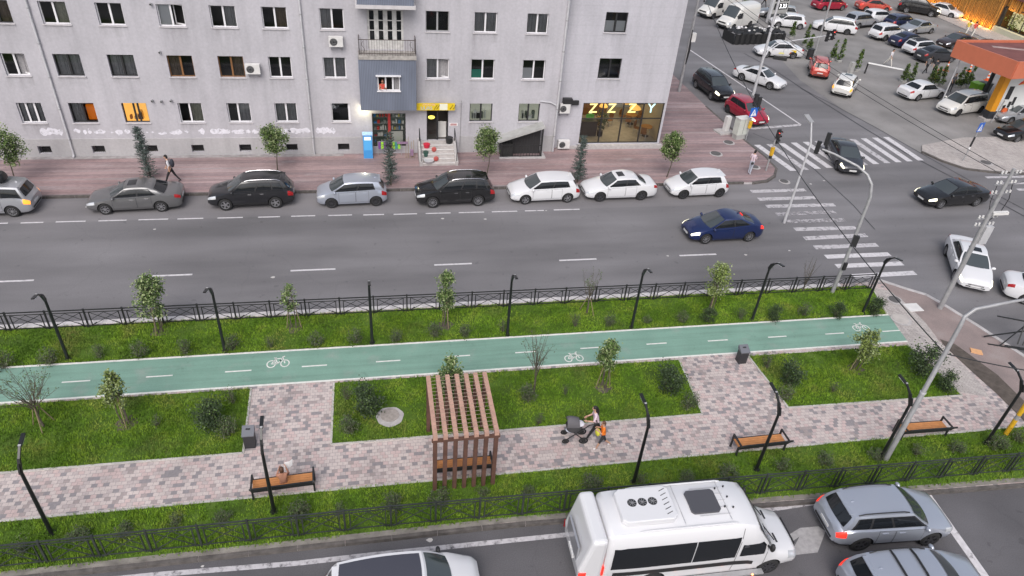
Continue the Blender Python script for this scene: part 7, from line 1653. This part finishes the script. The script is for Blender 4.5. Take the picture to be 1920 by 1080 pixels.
MB().box2(3.101, 3.5, -.22, .3, .5, 4.40).build('orange_pillar', mat('pump_amber', (.68, .34, .06), .5), fp)
k = MB(); k.box2(.75, 1.2, -.225, -.2, 1.9, 3.0); k.box2(1.35, 1.6, -.225, -.2, 1.2, 1.7); k.box2(1.65, 1.9, -.225, -.2, 1.4, 2.1); k.box2(1.0, 1.2, -.225, -.2, 1.1, 1.4); k.build('display', M['dark'], fp)
k = MB(); k.add([(1.4, -.205, 3.1), (2.6, -.205, 3.3), (2.4, -.205, 3.75), (1.9, -.205, 3.7)], [(0, 1, 2, 3)]); k.build('orange_flash', mat('pump_flash', (.70, .20, .03), .5), fp); k = MB(); k.add([(1.4, -.207, 3.1), (2.0, -.207, 3.42), (1.6, -.207, 3.40)], [(0, 1, 2)]); k.build('red_flash', M['sign_red'] if 'sign_red' in M else mat('pump_red', (.6, .03, .03), .5), fp)
k = MB()
for x in (.9, 1.4, 1.9): k.tube([(x, -.25, 1.35), (x + .08, -.4, .8), (x + .1, -.3, .5), (x + .18, -.24, 1.1)], .03, 6)
k.build('hose', M['dark'], fp); k = MB(); k.cyl((1.15, -.35, .95), .26, .08, 16, 0, 'y'); k.build('reel', mat('pump_reel', (.62, .12, .03), .5), fp)
k = MB(); k.tube([(.15, -.6, 0), (.55, -.5, 1.9)], .05, 6); k.build('air_hose_post', M['steel'], fp)
# restaurant: golden slats lit from below, glass front
rs_ = thing('slatted_restaurant', 'restaurant with golden lit wooden slats and a bright planted glass front', 'restaurant', (74.6, 76.6, 0))
k = MB(); k.box2(.25, 20, 0, 30, 0, 5.2); k.box2(1.9, 20, -16, -.002, 0, 5.2); k.build('wall', mat('slat_backing', (.16, .075, .02), .85), rs_)
slat = mat('wooden_slat', (.42, .20, .045), .65, var=.25, vs=3)
k = MB(); y = .06; rr = random.Random(2)
while y < 26: k.box2(.02 + rr.uniform(0, .10), .249, y, y + rr.uniform(.09, .15), .05, 5.0 + rr.uniform(-.3, .15)); y += .24
k.build('slats', slat, rs_)
k = MB(); y = -.1
while y > -15: k.box2(.4 + rr.uniform(0, .2), .7, y - .14, y, 2.75 + rr.uniform(-.15, 0), 3.9); y -= .24
k.build('canopy_slats', slat, rs_)
k = MB(); k.bar((.6, -15.5, 3.95), (.6, 26.5, 5.3 - 1.2), .3, .12); k.box2(.3, 20, -16, -.0, 3.95, 4.2); k.box2(.0, 20, .001, 30, 5.21, 5.45); k.build('roof', M['maroon'], rs_)
wf = MB(); wf.quad((1.85, -15, .75), (1.85, -.1, .75), (1.85, -.1, 2.9), (1.85, -15, 2.9)); gf = wf.build('glass_front', mat('lit_planted_window', (.5, .5, .3), .5, emit=(.9, .85, .5), es=.35), rs_)
k = MB(); 
for y in rng(-15, -.1, 9): k.box2(.55, .62, y - .05, y + .05, .75, 2.95)
for z in (.72, 2.92): k.box2(.55, .62, -15, -.1, z - .04, z + .04)
k.build('frame', M['dark'], gf); k = MB(); rr2 = random.Random(4); pts = [(1.2 + rr2.uniform(-.3, .3), rr2.uniform(-14.8, -.3), rr2.uniform(.9, 2.3), 1) for _ in range(70)]; leafcloud(rr2, pts, 1500, .2, .18, k); k.build('planting', [M['leaf_bright'], M['leaf_pale'], M['leaf']], gf)
MB().box2(-.1, .5, -15.2, -.05, 0, .68).build('sill_wall', mat('pale_sill_wall', (.50, .50, .38), .8), rs_)
MB().box2(.30, .52, -.45, -.052, .681, 2.9).build('corner_panel', M['dark'], rs_)
for i in range(13):
    y = .5 + i * 1.35; u = MB().cyl((-.16, y, .06), .08, .12, 10).build('uplight', mat('uplight_glow', (.9, .6, .2), .4, emit=(1, .62, .16), es=8) if i == 0 else bpy.data.materials['uplight_glow'], rs_)
    l = bpy.data.lights.new('uplight_lamp', 'POINT'); l.energy = 26; l.color = (1, .52, .10); l.shadow_soft_size = .12; lo = bpy.data.objects.new('uplight_lamp', l); col.objects.link(lo); lo.parent = u; lo.location = (-.30, y, .35)
for i in range(6):
    y = -1.2 - i * 2.4; l = bpy.data.lights.new('front_lamp', 'POINT'); l.energy = 24; l.color = (1, .62, .18); l.shadow_soft_size = .1; lo = bpy.data.objects.new('front_lamp', l); col.objects.link(lo); lo.parent = rs_; lo.location = (.1, y, 2.5)
struct('restaurant_pavement', MB().prism([(71.5, 96), (74.6, 96), (74.6, 55), (70.5, 55)], -.05, .12), M['pavers_grey'])
# price sign, barrier, cones, bins, covered stall
g = G(1449, 42); ps = thing('price_sign', 'grey fuel price totem showing 2.60 and 3.33 in lit digits', 'sign', (g.x, g.y, 0), .25); MB().box2(-1.0, -.72, -.15, .15, 0, 8.5).build('post', M['steel_pale'], ps); MB().box2(-.719, 1.6, -.12, .12, 1.0, 8.5).build('panel', M['grey_box'], ps)
k = MB(); k.box2(-.55, 1.45, -.135, -.121, 2.35, 3.05); k.box2(-.55, 1.45, -.135, -.121, 1.45, 2.15); k.box2(-.55, 1.45, -.135, -.121, 3.25, 3.95); k.build('display', M['dark'], ps)
dg_ = mat('lit_digits', (.9, .9, .9), .5, emit=(1, 1, 1), es=1.4)
for z, tx_ in ((2.7, '2.60'), (1.8, '3.33'), (3.6, '2.70')): lettering(tx_, .66, dg_, ps, (.75, -.15, z), (R(90), 0, 0), .004)
g = G(1621, 138); g1 = G(1690, 152); bt = thing('barrier', 'white horizontal barrier bar between cypress tubs', 'barrier', (g.x, g.y, 0)); d = g1 - g; k = MB(); k.bar((0, 0, 1.05), (d.x, d.y, 1.05), .10, .10); k.build('bar', M['white'], bt); k = MB(); k.bar((0, 0, 0), (0, 0, 1.0), .10); k.build('post', M['dark'], bt)
g = G(1592, 140); tag(MB().box(0, 0, .6, .42, .35, 1.2, 0, .3).build('ticket_machine', M['grey_box'], None, None, (g.x, g.y, 0)), 'grey box post standing left of the white barrier', 'ticket machine')
cone_o = mat('cone_orange', (.75, .13, .03), .5)
for i, (px, py, lab) in enumerate(((1753, 147, 'traffic cone nearest the cypress trio behind the white saloon'), (1773, 133, 'traffic cone in front of the dark grey liftback'), (1817, 134, 'traffic cone under the left canopy edge'), (1850, 151, 'traffic cone beside the black canopy column'))):
    g = G(px, py); t = thing('traffic_cone', 'orange and white ' + lab, 'traffic cone', (g.x, g.y, 0), 0, 'traffic cones'); k = MB(); k.box(0, 0, .03, .42, .42, .06); k.build('base', cone_o, t); k = MB(); z = [0.06, .28, .42, .6, .74, .95]; 
    for j in range(5): k.tube([(0, 0, z[j]), (0, 0, z[j + 1])], [.17 - .15 * z[j], .17 - .15 * z[j + 1]], 12, j % 2, False)
    k.cyl((0, 0, .95), .03, .02, 8); k.build('cone', [cone_o, M['white']], t, 40)
for px, c, lab in ((1825, (.16, .36, .02), 'bright green wheeled bin behind the white people carrier'), (1840, (.045, .055, .05), 'dark wheeled bin right of the green one')):
    g = G(px, 176); t = thing('wheeled_bin', lab, 'bin', (g.x, g.y, 0), .2, 'wheeled bins'); mm = mat('bin_' + lab[:4], c, .5); MB().box(0, 0, .55, .85, .7, .9, 0, 0, 1.12).build('body', mm, t); MB().box(0, 0, 1.04, 1.0, .85, .07).build('lid', mm, t)
    k = MB(); k.cyl((-.35, .3, .1), .1, .06, 10, 0, 'y'); k.cyl((.35, .3, .1), .1, .06, 10, 0, 'y'); k.build('wheel', M['rubber'], t)
g = G(1515, 108); t = thing('parking_bin', 'dark round street bin between the taxi and the orange red car', 'bin', (g.x - .2, g.y - .5, 0)); MB().cyl((0, 0, .5), .32, 1.0, 14).build('body', M['dark'], t, 40); MB().cyl((0, 0, 1.02), .34, .05, 14).build('lid', M['black'], t, 40)
A, Bs = G(1374, 84), G(1488, 84)
stl = thing('covered_stall', 'long low stall draped in black with pale bundles on top beside the taxi', 'stall', (A.x, A.y, 0), .12)
rr = random.Random(8); k = MB(); k.grid(lambda u, v: (6.2 * u, 2.2 * v, 1.05 + .22 * math.sin(u * 17 + v * 5) * math.sin(v * 7 + u * 3) + rr.uniform(-.06, .06)), rng(0, 1, 40), rng(0, 1, 14)); k.grid(lambda u, v: (6.2 * u, -.03 + .06 * math.sin(u * 60), 1.05 * v), rng(0, 1, 80), rng(0, 1, 3)); k.grid(lambda u, v: (-.02, 2.2 * u, 1.05 * v), rng(0, 1, 10), rng(0, 1, 3)); k.build('drape', mat('black_sheeting', (.015, .015, .016), .5), stl, 60)
k = MB()
for i in range(24): x, y = rr.uniform(.2, 6), rr.uniform(.3, 2); k = MB(); k.sphere((x, y, 1.28), (rr.uniform(.08, .28), rr.uniform(.06, .16), .09), 8, 5); k.build('bundle', M['curtain_white'] if i % 3 else M['grey_box'], stl, 60)
g = G(1462, 112); tag(MB().box(0, 0, .15, 1.3, .35, .3, 0, -.5).build('wheel_stop', M['dark'], None, None, (g.x, g.y, 0)), 'dark low wheel stop on the ground in front of the taxi', 'wheel stop')
# small litter and specks on the road
k = MB(); rr = random.Random(12)
for px, py in ((163, 388), (1024, 395), (1252, 480), (1520, 345), (1545, 339), (1398, 478), (290, 430), (512, 520), (830, 410), (910, 411), (1480, 470), (380, 1062), (806, 1013), (1325, 452)): g = G(px, py); a = rr.uniform(0, 3); s = rr.uniform(.05, .11); k.add([(g.x + s * math.cos(a + q) * (1 + .3 * math.sin(3 * q)), g.y + s * .8 * math.sin(a + q), .008) for q in rng(0, 2 * math.pi, 7)[:-1]], [tuple(range(7))], 0)
tag(k.build('litter', mat('pale_litter', (.5, .48, .47), .9)), 'scattered pale scraps of litter on the road surface', 'litter', kind='stuff')
